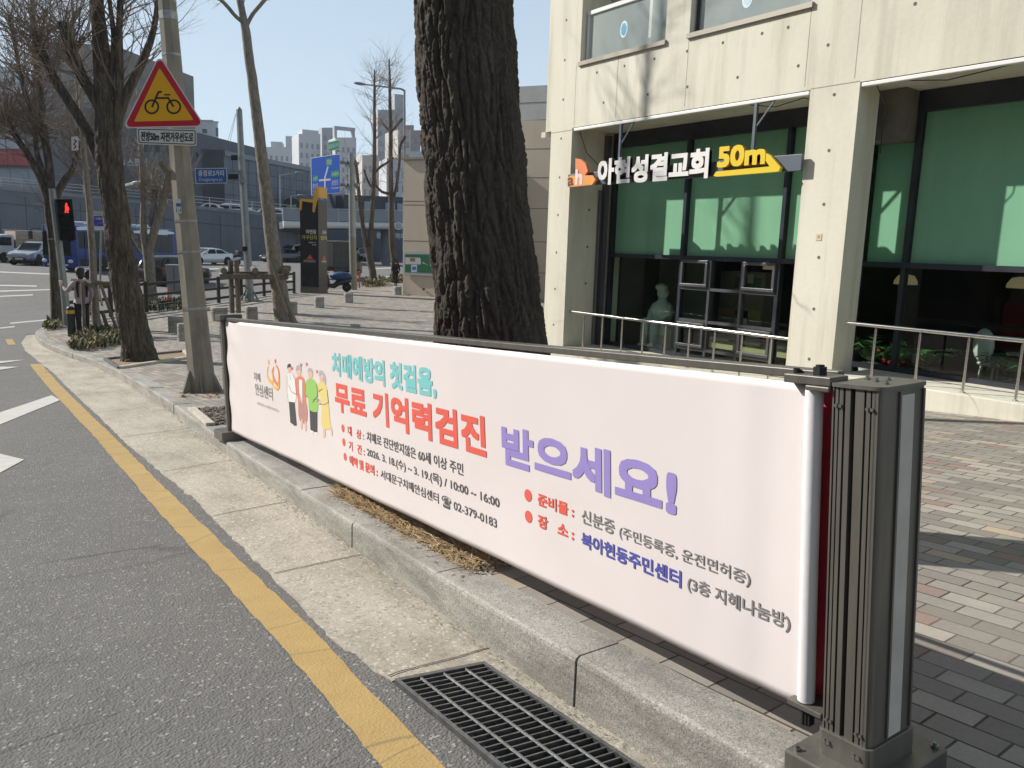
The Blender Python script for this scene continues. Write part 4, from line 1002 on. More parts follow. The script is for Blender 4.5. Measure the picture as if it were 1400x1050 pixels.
def tree(name, label, limbs, H, tw, mat=BARK, tmat=TWIG, group=None, rough=0., n=14, rs=1., seed=1, base_drop=.12, wob=.09, jit=.12):
    """limbs: lists of (px, py, width); the first is the trunk.  tw: (limb index, count, length, from fraction)"""
    rnd = random.Random(seed); p0 = at(*limbs[0][0][:2], H); t = thing(name, label, "tree", p0, 0, group)
    t["dist"] = 0.; del t["dist"]
    allp = []; mbt, mbb = MB(), MB()
    for k, P in enumerate(limbs):
        dh = None
        if k: 
            sgn = rnd.choice((-1, 1)); dh = [0] + [sgn * .012 * H * i / len(P) * rnd.uniform(.5, 1.6) for i in range(1, len(P))]
        pts, rad = pp(P, H, rs, dh)
        if k == 0: pts[0] = pts[0] + Vector((0, 0, -base_drop)); 
        pts, rad = fine(pts, rad, 5, jit)
        if k == 0:
            hgt = pts[-1].z - pts[0].z
            rad = [r * (1 + .22 * math.exp(-((p.z - p0.z) / .22))) for p, r in zip(pts, rad)]
        allp.append((pts, rad))
        if rough and (k == 0 or rad[0] > .1):
            P2, R2 = fine(pts, rad, 14 if k == 0 else 7); m_ = mbt if k == 0 else mbb; k0 = len(m_.v); nn_ = 110 if k == 0 else 56; m_.tube(P2, R2, nn_, True)
            for i in range(len(P2)):
                for j in range(nn_):
                    v = m_.v[k0 + i * nn_ + j]; dv = v - P2[i]; a = 6.28318 * j / nn_; sc_ = min(1., R2[i] / .3) * rough
                    m_.v[k0 + i * nn_ + j] = v + dv.normalized() * (furrow(a + seed, P2[i].z * 1.15 + seed * 3, max(R2[i], .16)) + .006) * sc_
        else: (mbt if k == 0 else mbb).tube(pts, rad, n if k == 0 else max(8, n - 4), True, wob, seed + k)
    mbt.build("trunk", mat, t, smooth=True, angle=70)
    mb = MB()
    for q in mbb.f: pass
    if mbb.v: mbb.build("branches", mat, t, smooth=True, angle=70)
    for (li, cnt, L, f0) in tw:
        pts, rad = allp[li]
        for _ in range(cnt):
            f = f0 + (1 - f0) * rnd.random() ** .6; i = min(len(pts) - 2, int(f * (len(pts) - 1))); ax = (pts[i + 1] - pts[i]).normalized()
            a = rnd.uniform(0, 6.28); s = ax.orthogonal().normalized(); s = Matrix.Rotation(a, 3, ax) @ s
            d = (s * rnd.uniform(.5, 1.) + ax * rnd.uniform(.2, 1.0))
            twig(mb, pts[i] + s * rad[i] * .8, d, L * rnd.uniform(.45, 1.2), min(rad[i] * .32, 0.0105 * L ** .5 * rnd.uniform(.7, 1.2)), rnd)
    if mb.v: mb.build("twigs", tmat, t)
    return t
# the big trunk right behind the banner: deeply furrowed bark modelled in the mesh
HB = 4.78
bt = thing("street_tree", "massive dark furrowed tree trunk rising right behind the banner", "tree", at(674, 590, HB - .1))
mb = MB(); prof = [(690, 640, 190), (688, 610, 178), (684, 570, 168), (679, 520, 157), (672.5, 470, 148), (665, 395, 142), (655, 300, 138), (647.5, 220, 136.5), (641, 140, 134), (636, 70, 133), (631.5, 0, 131), (628, -120, 131), (622, -300, 128), (617, -520, 122), (612, -760, 112), (606, -1000, 100)]
pts, rad = [], []
for x, y, w in prof:
    p = at(x, y, HB); pts.append(p); rad.append(w * (p - CAM).dot(FWD) / F_PX / 2)
pts, rad = fine(pts, rad, 50); NA = 340
pts2, rad2 = [], []
for i, (p, r) in enumerate(zip(pts, rad)):
    d = (pts[min(i + 1, len(pts) - 1)] - pts[max(i - 1, 0)]).normalized(); x = Vector((1, 0, 0)); x = (x - d * x.dot(d)).normalized(); y = d.cross(x)
    for j in range(NA):
        a = 6.28318 * j / NA; rr = r * (1.0 + .03 * math.sin(3 * a + p.z * .7) + .02 * math.sin(5 * a - p.z)) + .018 + furrow(a, p.z, r)
        mb.v.append(p + x * math.cos(a) * rr + y * math.sin(a) * rr)
for i in range(len(pts) - 1):
    for j in range(NA):
        mb.f.append((i * NA + j, i * NA + (j + 1) % NA, (i + 1) * NA + (j + 1) % NA, (i + 1) * NA + j)); mb.mi.append(0)
BIG = NB("furrowed_bark", .95)
_n = BIG.noise(46, vec=BIG.map(scale=(1, 1, .45)), detail=7, rough=.75); _n2 = BIG.noise(5, vec=BIG.map(scale=(1, 1, .3)), detail=5)
BIG.col(BIG.mix(.45, BIG.ramp(_n, [(.3, (.034, .028, .022)), (.55, (.10, .082, .065)), (.75, (.22, .188, .152))]), BIG.ramp(_n2, [(.3, (.034, .028, .022)), (.7, (.12, .10, .08))])))
BIG.bump(_n, 1., .012); BIG.bump(BIG.noise(120, detail=4), .8, .008); BIG = BIG.m
mb.build("trunk", BIG, bt, smooth=True, angle=180)
rnd = random.Random(21); mbb = MB(); mt = MB()
tp = pts[-1]
for k in range(7):
    a = k * .9 + .3; d = Vector((math.cos(a) * .8, math.sin(a) * .8, .9)); P = [tp - Vector((0, 0, rnd.uniform(.0, 1.2)))]
    for i in range(6): d = (d + Vector((rnd.gauss(0, .15), rnd.gauss(0, .15), .12))).normalized(); P.append(P[-1] + d * .75)
    mbb.tube(P, [.10 - .012 * i for i in range(7)], 8)
    for i in range(2, 7):
        for _ in range(3): twig(mt, P[i], (d + Vector((rnd.gauss(0, .7), rnd.gauss(0, .7), rnd.gauss(0, .5)))), rnd.uniform(.6, 1.3), .014, rnd, 1)
mbb.build("branches", BARK, bt, smooth=True, angle=70); mt.build("twigs", TWIG, bt)
# soil, straw and litter in its pit in front of the banner
SOIL = M("pit_soil", (.27, .20, .13), .95, var=.5, vs=40, bump=.9, bs=70)
mb = MB(); nx, ny = 26, 70
def pit_z(x, y): return zr(y) + SW + .012 + .022 * noise.noise(Vector((x * 6, y * 4, 0))) + .012 * noise.noise(Vector((x * 25, y * 25, 2)))
for j in range(ny + 1):
    y = 3.02 + 1.85 * j / ny; e = .05 * noise.noise(Vector((y * 4, 0, 5)))
    xl = kx(y) + KW + .012 - .035 * (noise.noise(Vector((y * 6, 4, 4))) > -.1); xr_ = 3.35
    for i in range(nx + 1):
        x = xl + (xr_ - xl) * i / nx; ed = min(j, ny - j, 3) / 3.; mb.v.append(Vector((x, y, pit_z(x, y) * 1 - (1 - ed) * .02)))
for j in range(ny):
    for i in range(nx): k = j * (nx + 1) + i; mb.f.append((k, k + 1, k + nx + 2, k + nx + 1)); mb.mi.append(0)
struct("pit_soil", mb, SOIL, smooth=True, angle=180)
STRAW = M("dry_straw", (.42, .29, .145), .8, var=.5, vs=14); DIRT = M("pit_litter", (.36, .28, .185), .95, var=.5, vs=40)
mb = MB(); rs_ = random.Random(4)
for k in range(7500):
    y = rs_.uniform(3.05, 4.85); big = max(0, min(1, (y - 3.75) / .5)); 
    if rs_.random() > .3 + .7 * big: continue
    x = kx(y) + KW + rs_.uniform(-.085, .26) if rs_.random() < .94 else rs_.uniform(2.2, 3.2)
    z = pit_z(x, y) if x > kx(y) + KW else zr(y) + SW + .003
    a = rs_.gauss(1.35, .7); L = rs_.uniform(.05, .17); w = rs_.uniform(.0012, .0032); el = rs_.uniform(-.02, .45) * (.3 + .7 * big)
    d = Vector((math.cos(a) * math.cos(el), math.sin(a) * math.cos(el), math.sin(el))); s = Vector((-math.sin(a), math.cos(a), rs_.uniform(-.4, .4))) * w
    p = Vector((x, y, z + rs_.uniform(.0, .022) * (1 + 1.6 * big))); m_ = p + d * L * .55 + Vector((0, 0, .006)); q = p + d * L + Vector((0, 0, -.006 + rs_.uniform(-.01, .01)))
    mb.quad(p - s, p + s, m_ + s * .8, m_ - s * .8); mb.quad(m_ - s * .8, m_ + s * .8, q + s * .2, q - s * .2)
tag(mb.build("dry_grass", STRAW), "dry straw coloured grass and stalks lying in the tree pit under the banner", "dry grass", kind="stuff")
mb = MB()
for k in range(5200):
    y = rs_.uniform(3.0, 4.85); x = kx(y) + KW + rs_.uniform(-.07, .4) - (.1 if rs_.random() < .05 else 0); z = pit_z(x, y) if x > kx(y) + KW + .02 else zr(y) + SW + .003
    s = rs_.uniform(.004, .013); a = rs_.uniform(0, 6.28); u = Vector((math.cos(a), math.sin(a), rs_.uniform(-.5, .5))) * s; v = Vector((-math.sin(a), math.cos(a), rs_.uniform(-.5, .9))) * s * .6; p = Vector((x, y, z + .004))
    mb.quad(p - u, p - v, p + u, p + v)
for k in range(7):
    y = rs_.uniform(3.1, 4.3); x = kx(y) + KW + rs_.uniform(-.02, .16); a = rs_.uniform(1., 2.2); p = Vector((x, y, pit_z(x, y) + .014)); d = Vector((math.cos(a), math.sin(a), 0))
    mb.tube([p, p + d * .11 + Vector((.01, 0, .02)), p + d * .26 + Vector((0, 0, .004))], [.004, .0032, .0018], 5)
tag(mb.build("pit_litter", DIRT), "brown wood chips and twigs strewn in the tree pit under the banner", "litter", kind="stuff")
# row of pollarded street trees further down
H1 = hd(gp(190, 493))
tree("street_tree", "dark pollarded tree with furrowed bark left of the leaning concrete pole", [
    [(193, 495, 47), (184, 450, 44), (172, 395, 42), (163, 330, 40), (155, 270, 39), (150, 215, 40), (147, 165, 37), (142, 110, 30), (137, 50, 25), (132, -5, 22), (129, -80, 20), (126, -170, 18), (124, -260, 16), (122, -360, 13), (121, -450, 10), (119, -620, 6), (118, -760, 3)],
    [(150, 255, 20), (138, 222, 19), (118, 180, 18), (98, 145, 17), (76, 112, 16), (62, 82, 15), (52, 58, 14), (44, 42, 13)],
    [(146, 165, 20), (130, 135, 19), (112, 105, 18), (100, 75, 18), (92, 52, 17), (86, 32, 18)],
    [(155, 205, 16), (162, 160, 15), (163, 100, 13), (163, 40, 11), (166, -20, 9), (168, -90, 6)],
    [(158, 170, 18), (172, 130, 16), (188, 98, 14), (202, 66, 12), (210, 40, 10), (214, 12, 8), (218, -40, 5)],
    [(150, 120, 10), (156, 60, 9), (150, 0, 7), (148, -60, 5)]],
    H1, [(0, 85, 1.6, .45), (1, 76, 1.4, .3), (2, 66, 1.5, .3), (3, 46, 1.5, .25), (4, 26, 1.3, .3), (5, 20, 1.3, .25)], n=26, seed=5, wob=.12, rough=.9)
H2 = hd(gp(76, 444))
tree("street_tree", "pollarded tree with bushy twigs standing behind the pedestrian signal", [
    [(76, 446, 14), (75, 390, 14), (74, 340, 15), (70, 300, 17), (68, 272, 20)],
    [(68, 280, 14), (56, 245, 13), (40, 215, 11), (24, 190, 10), (12, 168, 9), (4, 152, 8)],
    [(70, 275, 13), (68, 230, 12), (60, 180, 12), (55, 130, 11), (50, 80, 10), (46, 30, 8), (42, -20, 6)],
    [(72, 280, 12), (86, 250, 11), (98, 232, 9), (106, 205, 7), (108, 170, 6)],
    [(60, 190, 8), (42, 150, 8), (30, 110, 7), (20, 60, 6), (12, 20, 5)],
    [(66, 250, 9), (52, 215, 8), (48, 180, 7), (46, 160, 8)]],
    H2, [(1, 85, 2.2, .35), (2, 100, 2.3, .2), (3, 80, 1.8, .25), (4, 60, 2.3, .15), (5, 55, 2.3, .35), (0, 12, 1.0, .6)], tmat=TWIG, n=14, seed=9)
H3 = hd(gp(133, 457))
tree("young_tree", "thin straight young tree tied to a wooden stake frame beside the pedestrian", [
    [(133, 457, 12), (129, 400, 11), (126, 340, 10.5), (122, 280, 10), (116, 220, 9), (110, 160, 8), (105, 100, 6), (100, 30, 4), (97, -30, 2.5)],
    [(108, 190, 4), (96, 170, 3.5), (88, 140, 3)], [(112, 230, 4), (96, 205, 3.5), (84, 188, 3), (78, 160, 2.5)]],
    H3, [(0, 30, 1.5, .4), (1, 10, 1.0, .2), (2, 12, 1.1, .2)], mat=BARKL, tmat=TWIGL, n=10, seed=12)
H4 = hd(gp(208, 418))
tree("street_tree", "forked pollarded tree standing by the grey roadside cabinet and traffic cone", [
    [(209, 420, 17), (206, 390, 16), (204, 360, 16), (202, 335, 17)],
    [(200, 345, 11), (196, 310, 10), (196, 270, 9), (194, 225, 8), (191, 180, 6), (188, 130, 4)],
    [(205, 340, 12), (212, 312, 12), (221, 285, 11), (226, 258, 11), (230, 236, 9)],
    [(200, 350, 7), (186, 330, 6), (178, 312, 5), (172, 300, 4)], [(206, 310, 7), (210, 280, 7), (213, 258, 8)], [(215, 290, 4), (211, 260, 3.5), (208, 235, 3)]],
    H4, [(1, 46, 2.0, .3), (2, 40, 1.8, .5), (3, 12, 1.5, .3), (4, 40, 1.6, .5), (5, 20, 1.5, .2)], mat=BARKL, tmat=TWIGL, n=12, seed=3)
H5 = hd(gp(388, 441))
tree("street_tree", "tall slender pale barked tree held by a round log frame in the pavement", [
    [(392, 441, 27), (384, 410, 24), (377, 370, 21.5), (371, 320, 20), (364, 265, 18), (357, 205, 17), (350, 150, 16), (343, 95, 14.5), (337, 50, 14), (331, 15, 11), (327, -15, 11), (323, -80, 9), (320, -160, 7), (316, -240, 4)],
    [(334, 32, 6), (322, 22, 6), (310, 8, 6), (298, -3, 5), (282, -12, 4)], [(337, 36, 6), (345, 20, 6), (355, 8, 6), (366, -6, 6), (380, -26, 5)], [(338, 30, 4), (350, 14, 4), (362, 0, 3), (374, -8, 3)]],
    H5, [(0, 30, 1.6, .72), (1, 7, .8, .3), (2, 8, .8, .3)], mat=BARKL, tmat=TWIGL, n=18, seed=14, base_drop=.2, rough=.35)
H6 = hd(gp(510, 388))
tree("street_tree", "twin stemmed bare tree beyond the blue road sign pole", [
    [(512, 389, 11), (509, 370, 10), (505, 350, 10), (504, 338, 11)],
    [(502, 345, 7), (497, 315, 6.5), (492, 280, 6), (489, 245, 5), (486, 222, 5), (480, 212, 4)],
    [(506, 342, 8), (508, 300, 7), (511, 250, 6.5), (512, 190, 5.5), (512, 150, 4.5), (512, 125, 4), (512, 95, 1.6)],
    [(497, 300, 4), (490, 262, 4), (482, 248, 4), (474, 240, 3)], [(511, 238, 4), (520, 228, 4), (530, 222, 3), (538, 215, 3)], [(510, 260, 3), (502, 245, 3), (498, 232, 2.5)]],
    H6, [(1, 22, 2.0, .3), (2, 60, 2.4, .35), (3, 8, 1.5, .3), (4, 12, 1.5, .2)], n=10, seed=31)
H7 = hd(gp(540, 386))
tree("street_tree", "single stemmed bare tree growing behind the person in black", [
    [(540, 388, 10), (539, 360, 9), (536, 330, 9), (535, 290, 8), (534, 240, 7), (534, 180, 6), (533, 130, 4.5), (533, 110, 4), (532, 80, 1.5)],
    [(534, 285, 4), (542, 255, 4), (546, 220, 4), (547, 200, 4), (554, 187, 4)], [(533, 265, 4), (522, 262, 4), (512, 252, 3)], [(534, 182, 4), (542, 172, 4), (550, 162, 4)], [(533, 180, 3), (526, 172, 3), (520, 164, 3)]],
    H7, [(0, 60, 2.4, .4), (1, 24, 1.8, .2), (2, 10, 1.5, .2), (3, 8, 1.2, .3), (4, 8, 1.4, .3)], n=10, seed=33)
# ------------------------------------------------------------------ planting beds
def bed(name, label, pts, h, n, cols, seed, blade=.16):
    rb_ = random.Random(seed); mb = MB()
    xs_, ys_ = [p[0] for p in pts], [p[1] for p in pts]
    def inside(x, y):
        c = False
        for i in range(len(pts)):
            (x1, y1_), (x2, y2) = pts[i][:2], pts[i - 1][:2]
            if (y1_ > y) != (y2 > y) and x < (x2 - x1) * (y - y1_) / (y2 - y1_) + x1: c = not c
        return c
    k = 0
    while k < n:
        x, y = rb_.uniform(min(xs_), max(xs_)), rb_.uniform(min(ys_), max(ys_))
        if not inside(x, y): continue
        k += 1; z = zr(y) + SW; hh = h * (.5 + .5 * noise.noise(Vector((x * 2.2, y * 2.2, seed)))) + .04; mb.i = rb_.choice((0, 0, 1, 1, 2))
        a = rb_.uniform(0, 6.28); lean = rb_.uniform(.2, 1.1); b = blade * rb_.uniform(.5, 1.2); zz = z + rb_.uniform(.0, hh)
        d = Vector((math.cos(a) * lean, math.sin(a) * lean, 1)).normalized() * b; s = Vector((-math.sin(a), math.cos(a), 0)) * b * .13; p = Vector((x, y, zz))
        mb.quad(p - s, p + s, p + d * .6 + s * .9, p + d * .6 - s * .9); mb.quad(p + d * .6 - s * .9, p + d * .6 + s * .9, p + d + Vector((0, 0, -b * .2)))
    o = mb.build(name, cols, None); tag(o, label, "shrubs", kind="stuff")
G1, G2, G3 = M("shrub_green", (.045, .065, .022), .7, var=.4, vs=8), M("shrub_straw", (.30, .245, .12), .8, var=.4, vs=8), M("shrub_olive", (.12, .125, .05), .7, var=.4, vs=8)
def poly(P): return [(gp(*p).x, gp(*p).y) for p in P]
bed("ground_cover", "low variegated green and straw coloured planting around the staked young tree", poly([(93, 478), (118, 481), (172, 470), (172, 455), (140, 452), (112, 458)]), .24, 2600, [G1, G2, G3], 2)
bed("ground_cover", "low dark planting at the foot of the tree behind the signal pole", poly([(58, 452), (82, 450), (84, 441), (66, 441)]), .16, 500, [G1, G2, G3], 4)
bed("ground_cover", "low green planting in front of the grey cabinet and traffic cone", poly([(196, 428), (252, 424), (252, 412), (205, 414)]), .24, 1500, [G1, G1, G3], 6)
bed("ground_cover", "dry low planting at the foot of the twin stemmed tree", poly([(494, 393), (530, 392), (526, 384), (500, 385)]), .3, 800, [G1, G2, G2], 8, .3)
bed("ground_cover", "dry low planting behind the person in black beside the beige wall", poly([(530, 387), (552, 387), (552, 380), (534, 381)]), .3, 500, [G1, G2, G2], 9, .3)
# tree pits with stone edging
def pit(px4, mat, nm="tree_pit"):
    mb = MB(); P = [gp(*p) for p in px4]; mb.quad(*[p + Vector((0, 0, .003)) for p in P]); struct(nm, mb, mat)
    return P
GRV = M("pit_gravel", (.20, .17, .14), .95, var=.6, vs=45, bump=1., bs=50)
P = pit([(144, 492), (163, 504), (262, 489), (252, 481)], SOIL)
t = thing("tree_pit_edging", "dark grating edge and pale stones around the pit of the dark pollarded tree", "tree pit edging", P[0])
for a, b, m_ in ((P[0], P[1], STEEL), (P[1], P[2], M("edging_stone", (.50, .46, .38), .85, var=.2, vs=8)), (P[2], P[3], MATS["edging_stone"] if "edging_stone" in MATS else STEEL), (P[3], P[0], STEEL)):
    mb = MB(); mb.bar(a + Vector((0, 0, .02)), b + Vector((0, 0, .02)), .10 if m_ is not STEEL else .07, .05); mb.build("edge_bar", m_, t, bevel=.006)
P = pit([(262, 560), (288, 582), (345, 575), (330, 556)], GRV)
t = thing("tree_pit_edging", "pale stone edge of the gravel pit at the foot of the far banner post", "tree pit edging", P[0])
mb = MB(); mb.bar(P[0] + Vector((0, 0, .012)), P[1] + Vector((0, 0, .012)), .09, .04); mb.build("edge_bar", MATS["edging_stone"], t, bevel=.006)
mb = MB(); rl = random.Random(8)
for k in range(420):
    u, v = rl.random(), rl.random(); p = (P[0] * (1 - u) + P[1] * u) * (1 - v) + (P[3] * (1 - u) + P[2] * u) * v; s = rl.uniform(.012, .03); mb.ball(p + Vector((0, 0, .012)), (s, s * rl.uniform(.6, 1), s * .6), 6, 4)
tag(mb.build("pit_gravel_stones", GRV), "loose grey brown gravel in the pit by the far banner post", "gravel", kind="stuff")
mb = MB()
for k in range(60):
    p = gp(rl.uniform(240, 300), rl.uniform(533, 544)); s = rl.uniform(.02, .05); a = rl.uniform(0, 6.28); u = Vector((math.cos(a), math.sin(a), .3)) * s; v = Vector((-math.sin(a), math.cos(a), .5)) * s * .4; p.z += .012
    mb.quad(p - u, p - v, p + u, p + v)
tag(mb.build("fallen_leaves", M("fallen_leaf", (.30, .17, .08), .8, var=.4, vs=12)), "brown fallen leaves gathered around the foot of the concrete pole", "leaves", kind="stuff")
# ------------------------------------------------------------------ concrete pole with its signs
HP = hd(gp(277, 535)); PCON = NB("pole_concrete", .85)
_n = PCON.noise(5, vec=PCON.map(scale=(1, 1, .3)), detail=7, rough=.7)
PCON.col(PCON.ramp(_n, [(.3, (.175, .155, .125)), (.5, (.265, .24, .20)), (.7, (.33, .30, .25))])); PCON.bump(PCON.noise(60), .4, .006); PCON = PCON.m
p0 = gp(277, 535)
pole = thing("concrete_pole", "leaning octagonal grey concrete pole carrying the bicycle warning sign", "pole", p0)
pts, rad = pp([(278, 540, 37), (272, 480, 34), (262, 380, 31.5), (251, 270, 30), (240, 140, 28.5), (230, 20, 27), (222, -80, 26), (195, -420, 24), (170, -740, 22)], HP, 1.06)
mb = MB(); mb.tube(pts, rad, 8, True); mb.build("shaft", PCON, pole)
mb = MB()
for k in range(6):
    a = k * 1.047 + .25; d = Vector((math.cos(a), math.sin(a), 0)); s = Vector((-d.y, d.x, 0)) * .012; b = p0 + Vector((0, 0, -.01))
    ax = (pts[1] - pts[0]).normalized()
    for q in (-1, 1): pass
    tri = [b + d * .14, b + d * .30, b + d * .16 + ax * .34]
    mb.prism([(0, 0), (1, 0), (2, 0)], lambda u, v, w, tri=tri, s=s: tri[int(u)] + s * w, -1, 1)
tag(mb.build("base_gussets", PCON, pole), kind=None)
def ring_on(i_y, nm="steel_band", w=.05, m=None, grow=1.03):
    # a band round the pole at a given picture height
    for (a, b), (ra, rb) in zip(zip(pts, pts[1:]), zip(rad, rad[1:])):
        ya = CAM_proj(a)[1]; yb = CAM_proj(b)[1]
        if yb <= i_y <= ya:
            f = (i_y - ya) / (yb - ya); p = a.lerp(b, f); r = ra + (rb - ra) * f; ax = (b - a).normalized()
            mb = MB(); mb.tube([p - ax * w / 2, p + ax * w / 2], r * grow, 8); return mb.build(nm, m or GALV, pole), p, r, ax
def CAM_proj(p):
    d = p - CAM; z = d.dot(FWD); return 700 + F_PX * d.dot(RIGHT) / z, 525 - F_PX * d.dot(UP) / z
for y, w in ((22, .10), (75, .03), (302, .03), (344, .03), (421, .04)): ring_on(y, w=w)

def plane_at(H): return lambda px, py, d=0.: at(px, py, H - d)
mb = MB(); mb.prism([(238.5, 272), (247, 272.5), (248.4, 292), (240, 292)], lambda u, v, d: at(u, v, HP - d), .13, .172); stk = mb.build("sticker", M("sticker_white", (.62, .64, .62), .5), pole)
lettering("1-1", lambda u, v, d: at(u, -v, HP - .172 - d), (241, -290, 247, -285), M("sticker_ink", (.04, .05, .08), .6), stk, .02, .003)
mb = MB(); mb.prism([(240.5, 278), (247.2, 278), (247.6, 282.5), (241, 282.5)], lambda u, v, d: at(u, v, HP - d), .1722, .175); mb.build("sticker_band", M("sticker_blue", (.05, .16, .26), .5), stk)
# the stub bracket on its left side
mb = MB(); mb.bar(at(238, 247, HP - .05), at(219, 222, HP - .05), .05); mb.build("stub_bracket", M("old_timber", (.16, .13, .09), .9, var=.3, vs=9), pole)
mb = MB(); mb.tube([at(234, 0, HP), at(237, 25, HP)], .055, 12); mb.tube([at(229, -40, HP), at(236, 4, HP)], .05, 10); mb.build("steel_sleeve", GALV, pole)
HS = HP - .26
def rounded(P, r, n=5):
    out = []; P = [Vector(p) for p in P]
    for i, p in enumerate(P):
        a, b = P[i - 1], P[(i + 1) % len(P)]; u = (a - p).normalized(); v = (b - p).normalized(); ang = math.acos(max(-1, min(1, u.dot(v)))); t = r / math.tan(ang / 2)
        c = p + (u + v).normalized() * (r / math.sin(ang / 2)); s = p + u * t; e = p + v * t
        a0 = math.atan2((s - c).y, (s - c).x); a1 = math.atan2((e - c).y, (e - c).x); da = (a1 - a0 + math.pi) % (2 * math.pi) - math.pi
        for k in range(n + 1): q = a0 + da * k / n; out.append((c.x + r * math.cos(q), c.y + r * math.sin(q)))
    return out
def plate(name, P, H, mat, parent, d0=0., d1=.004, r=3.): 
    mb = MB(); Q = rounded(P, r) if r else P; mb.prism(Q, lambda u, v, d: at(u, v, H - d), d0, d1); return mb.build(name, mat, parent)
SRED, SYEL, SBLK, SWHT = M("sign_red", (.52, .02, .04), .4), M("sign_amber", (.82, .42, .02), .4), M("sign_black", (.015, .014, .014), .5), M("sign_white", (.66, .64, .61), .45)
ws = thing("warning_sign", "red bordered amber triangle sign with a black bicycle on the concrete pole", "road sign", at(224, 140, HS))
tri = lambda g: [(218, 74 + 2.0 * g), (281 - 1.75 * g, 173.5 - g), (167 + 1.75 * g, 175.5 - g)]
plate("sign_rim", tri(0), HS, SWHT, ws, 0, .02, 6); plate("sign_border", tri(1.8), HS, SRED, ws, .0203, .022, 5); plate("sign_face", tri(9.2), HS, SYEL, ws, .0223, .0245, 1.2)
def stroke(parent, name, P, w, H, d, mat, closed=False):
    mb = MB(); Q = [Vector(p) for p in P]; n = len(Q)
    for i in range(n if closed else n - 1):
        a, b = Q[i], Q[(i + 1) % n]; t = (b - a).normalized(); nn = Vector((-t.y, t.x)) * w / 2; a2, b2 = a - t * w * .25, b + t * w * .25; dd = d + .0003 * (i % 2)
        mb.quad(*[at(q.x, q.y, H - dd) for q in (a2 - nn, b2 - nn, b2 + nn, a2 + nn)])
    return mb.build(name, mat, parent)
for cx in (207.5, 237.5): stroke(ws, "bicycle_wheel", [(cx + 9 * math.cos(a * .393), 146 + 9 * math.sin(a * .393)) for a in range(16)], 2.4, HS, .027, SBLK, True)
stroke(ws, "bicycle_frame", [(208, 146), (213, 134), (216.5, 126), (220.5, 125.5)], 2.6, HS, .028, SBLK); stroke(ws, "bicycle_frame", [(213, 134), (230, 134), (237, 145.5)], 2.4, HS, .0286, SBLK); stroke(ws, "bicycle_saddle", [(225, 129.5), (232.5, 129.5)], 1.8, HS, .028, SBLK)
mb = MB(); mb.box((0, 0, 0), (1, 1, 1), Matrix.Translation(at(213, 150, HS + .02)) @ Matrix((at(240, 150, HS) - at(213, 150, HS), at(213, 146, HS) - at(213, 150, HS), HF * .14)).transposed().to_4x4()); mb.build("bracket", GALV, ws)
ps = thing("sign_plate", "white plate with black Korean lettering under the triangle bicycle sign", "road sign", at(228, 187, HS))
pq = lambda g: [(187 + g, 174.5 + g), (269 - g, 176.5 + g), (269 - g, 199.5 - g), (188 + g, 197 - g)]
plate("plate", pq(0), HS - .01, SWHT, ps, 0, .012, 2.4); plate("border", pq(1.6), HS - .01, SBLK, ps, .0123, .0134, 2.2); plate("plate_face", pq(2.8), HS - .01, SWHT, ps, .0137, .015, 1.8)
lettering("전방50m 자전거우선도로", lambda u, v, d: at(u, -v + (u - 228) * .025, HS - .025 - d), (192.5, -193.5, 264.5, -180.3), SBLK, ps, .025, .0022)
mb = MB(); mb.box((0, 0, 0), (1, 1, 1), Matrix.Translation(at(215, 190, HS + .02)) @ Matrix((at(240, 190, HS) - at(215, 190, HS), at(215, 186, HS) - at(215, 190, HS), HF * .12)).transposed().to_4x4()); mb.build("bracket", GALV, ps)
# ------------------------------------------------------------------ pedestrian signal and what stands round it
PG = M("pole_grey_green", (.24, .26, .25), .5, .4, var=.15, vs=5)
H8 = hd(gp(92, 447)); sgl = thing("pedestrian_signal", "black three part pedestrian signal showing a red man on its grey pole", "traffic signal", gp(92, 447))
q, r_ = pp([(92.5, 449, 13), (88, 400, 11.5), (80, 330, 10.8), (73, 275, 10.4), (71, 258, 10)], H8, 1); mb = MB(); mb.tube(q, r_, 8); mb.build("pole", PG, sgl)
mb = MB(); mb.lathe([(.20, 0), (.2, .03), (.14, .05)], 8, gp(92, 447)); mb.build("base", PG, sgl)
BLK = M("signal_black", (.010, .013, .016), .45, var=.2, vs=8)
def sl(y, dx): return 76.5 + (y - 272) * .105 + dx   # the head leans with the pole
mb = MB(); mb.prism([(sl(272, 0), 272), (sl(272, 22), 272), (sl(328, 22), 328), (sl(328, 0), 328)], lambda u, v, d: at(u, v, H8 - d), -.02, .22); mb.build("housing", BLK, sgl, bevel=.01)
for y in (273, 293, 312.5):
    mb = MB(); mb.prism([(sl(y, -1), y), (sl(y, 18), y), (sl(y, 18), y + .9), (sl(y, -1), y + .9)], lambda u, v, d: at(u, v, H8 - d), .2, .36); mb.build("visor", BLK, sgl)
    mb = MB(); mb.prism([(sl(y, 2), y + 2.5), (sl(y, 20), y + 2.5), (sl(y, 20), y + 16.5), (sl(y, 2), y + 16.5)], lambda u, v, d: at(u, v, H8 - d), .2, .232); mb.build("lens", M("signal_lens", (.012, .013, .016), .15), sgl)
RM = M("red_man", (.6, .02, .02), .5, emit=((1., .05, .04), 1.1))
man = [(89.5, 277.5), (91.3, 277.5), (92, 279.5), (91.3, 280.6), (93.6, 283), (94.6, 287.6), (92.8, 287), (93.6, 291.2), (91.9, 291.2), (91, 287), (90, 291.2), (88.2, 291.2), (88.8, 284), (88.2, 281), (89.5, 280.4), (88.9, 279)]
mb = MB(); mb.prism([(x + .3, y) for x, y in man], lambda u, v, d: at(u, v, H8 - d), .233, .238); mb.build("red_man_light", RM, sgl)
mb = MB(); mb.bar(at(66, 327, H8), at(84, 327, H8), .04); mb.build("clamp", GALV, sgl)
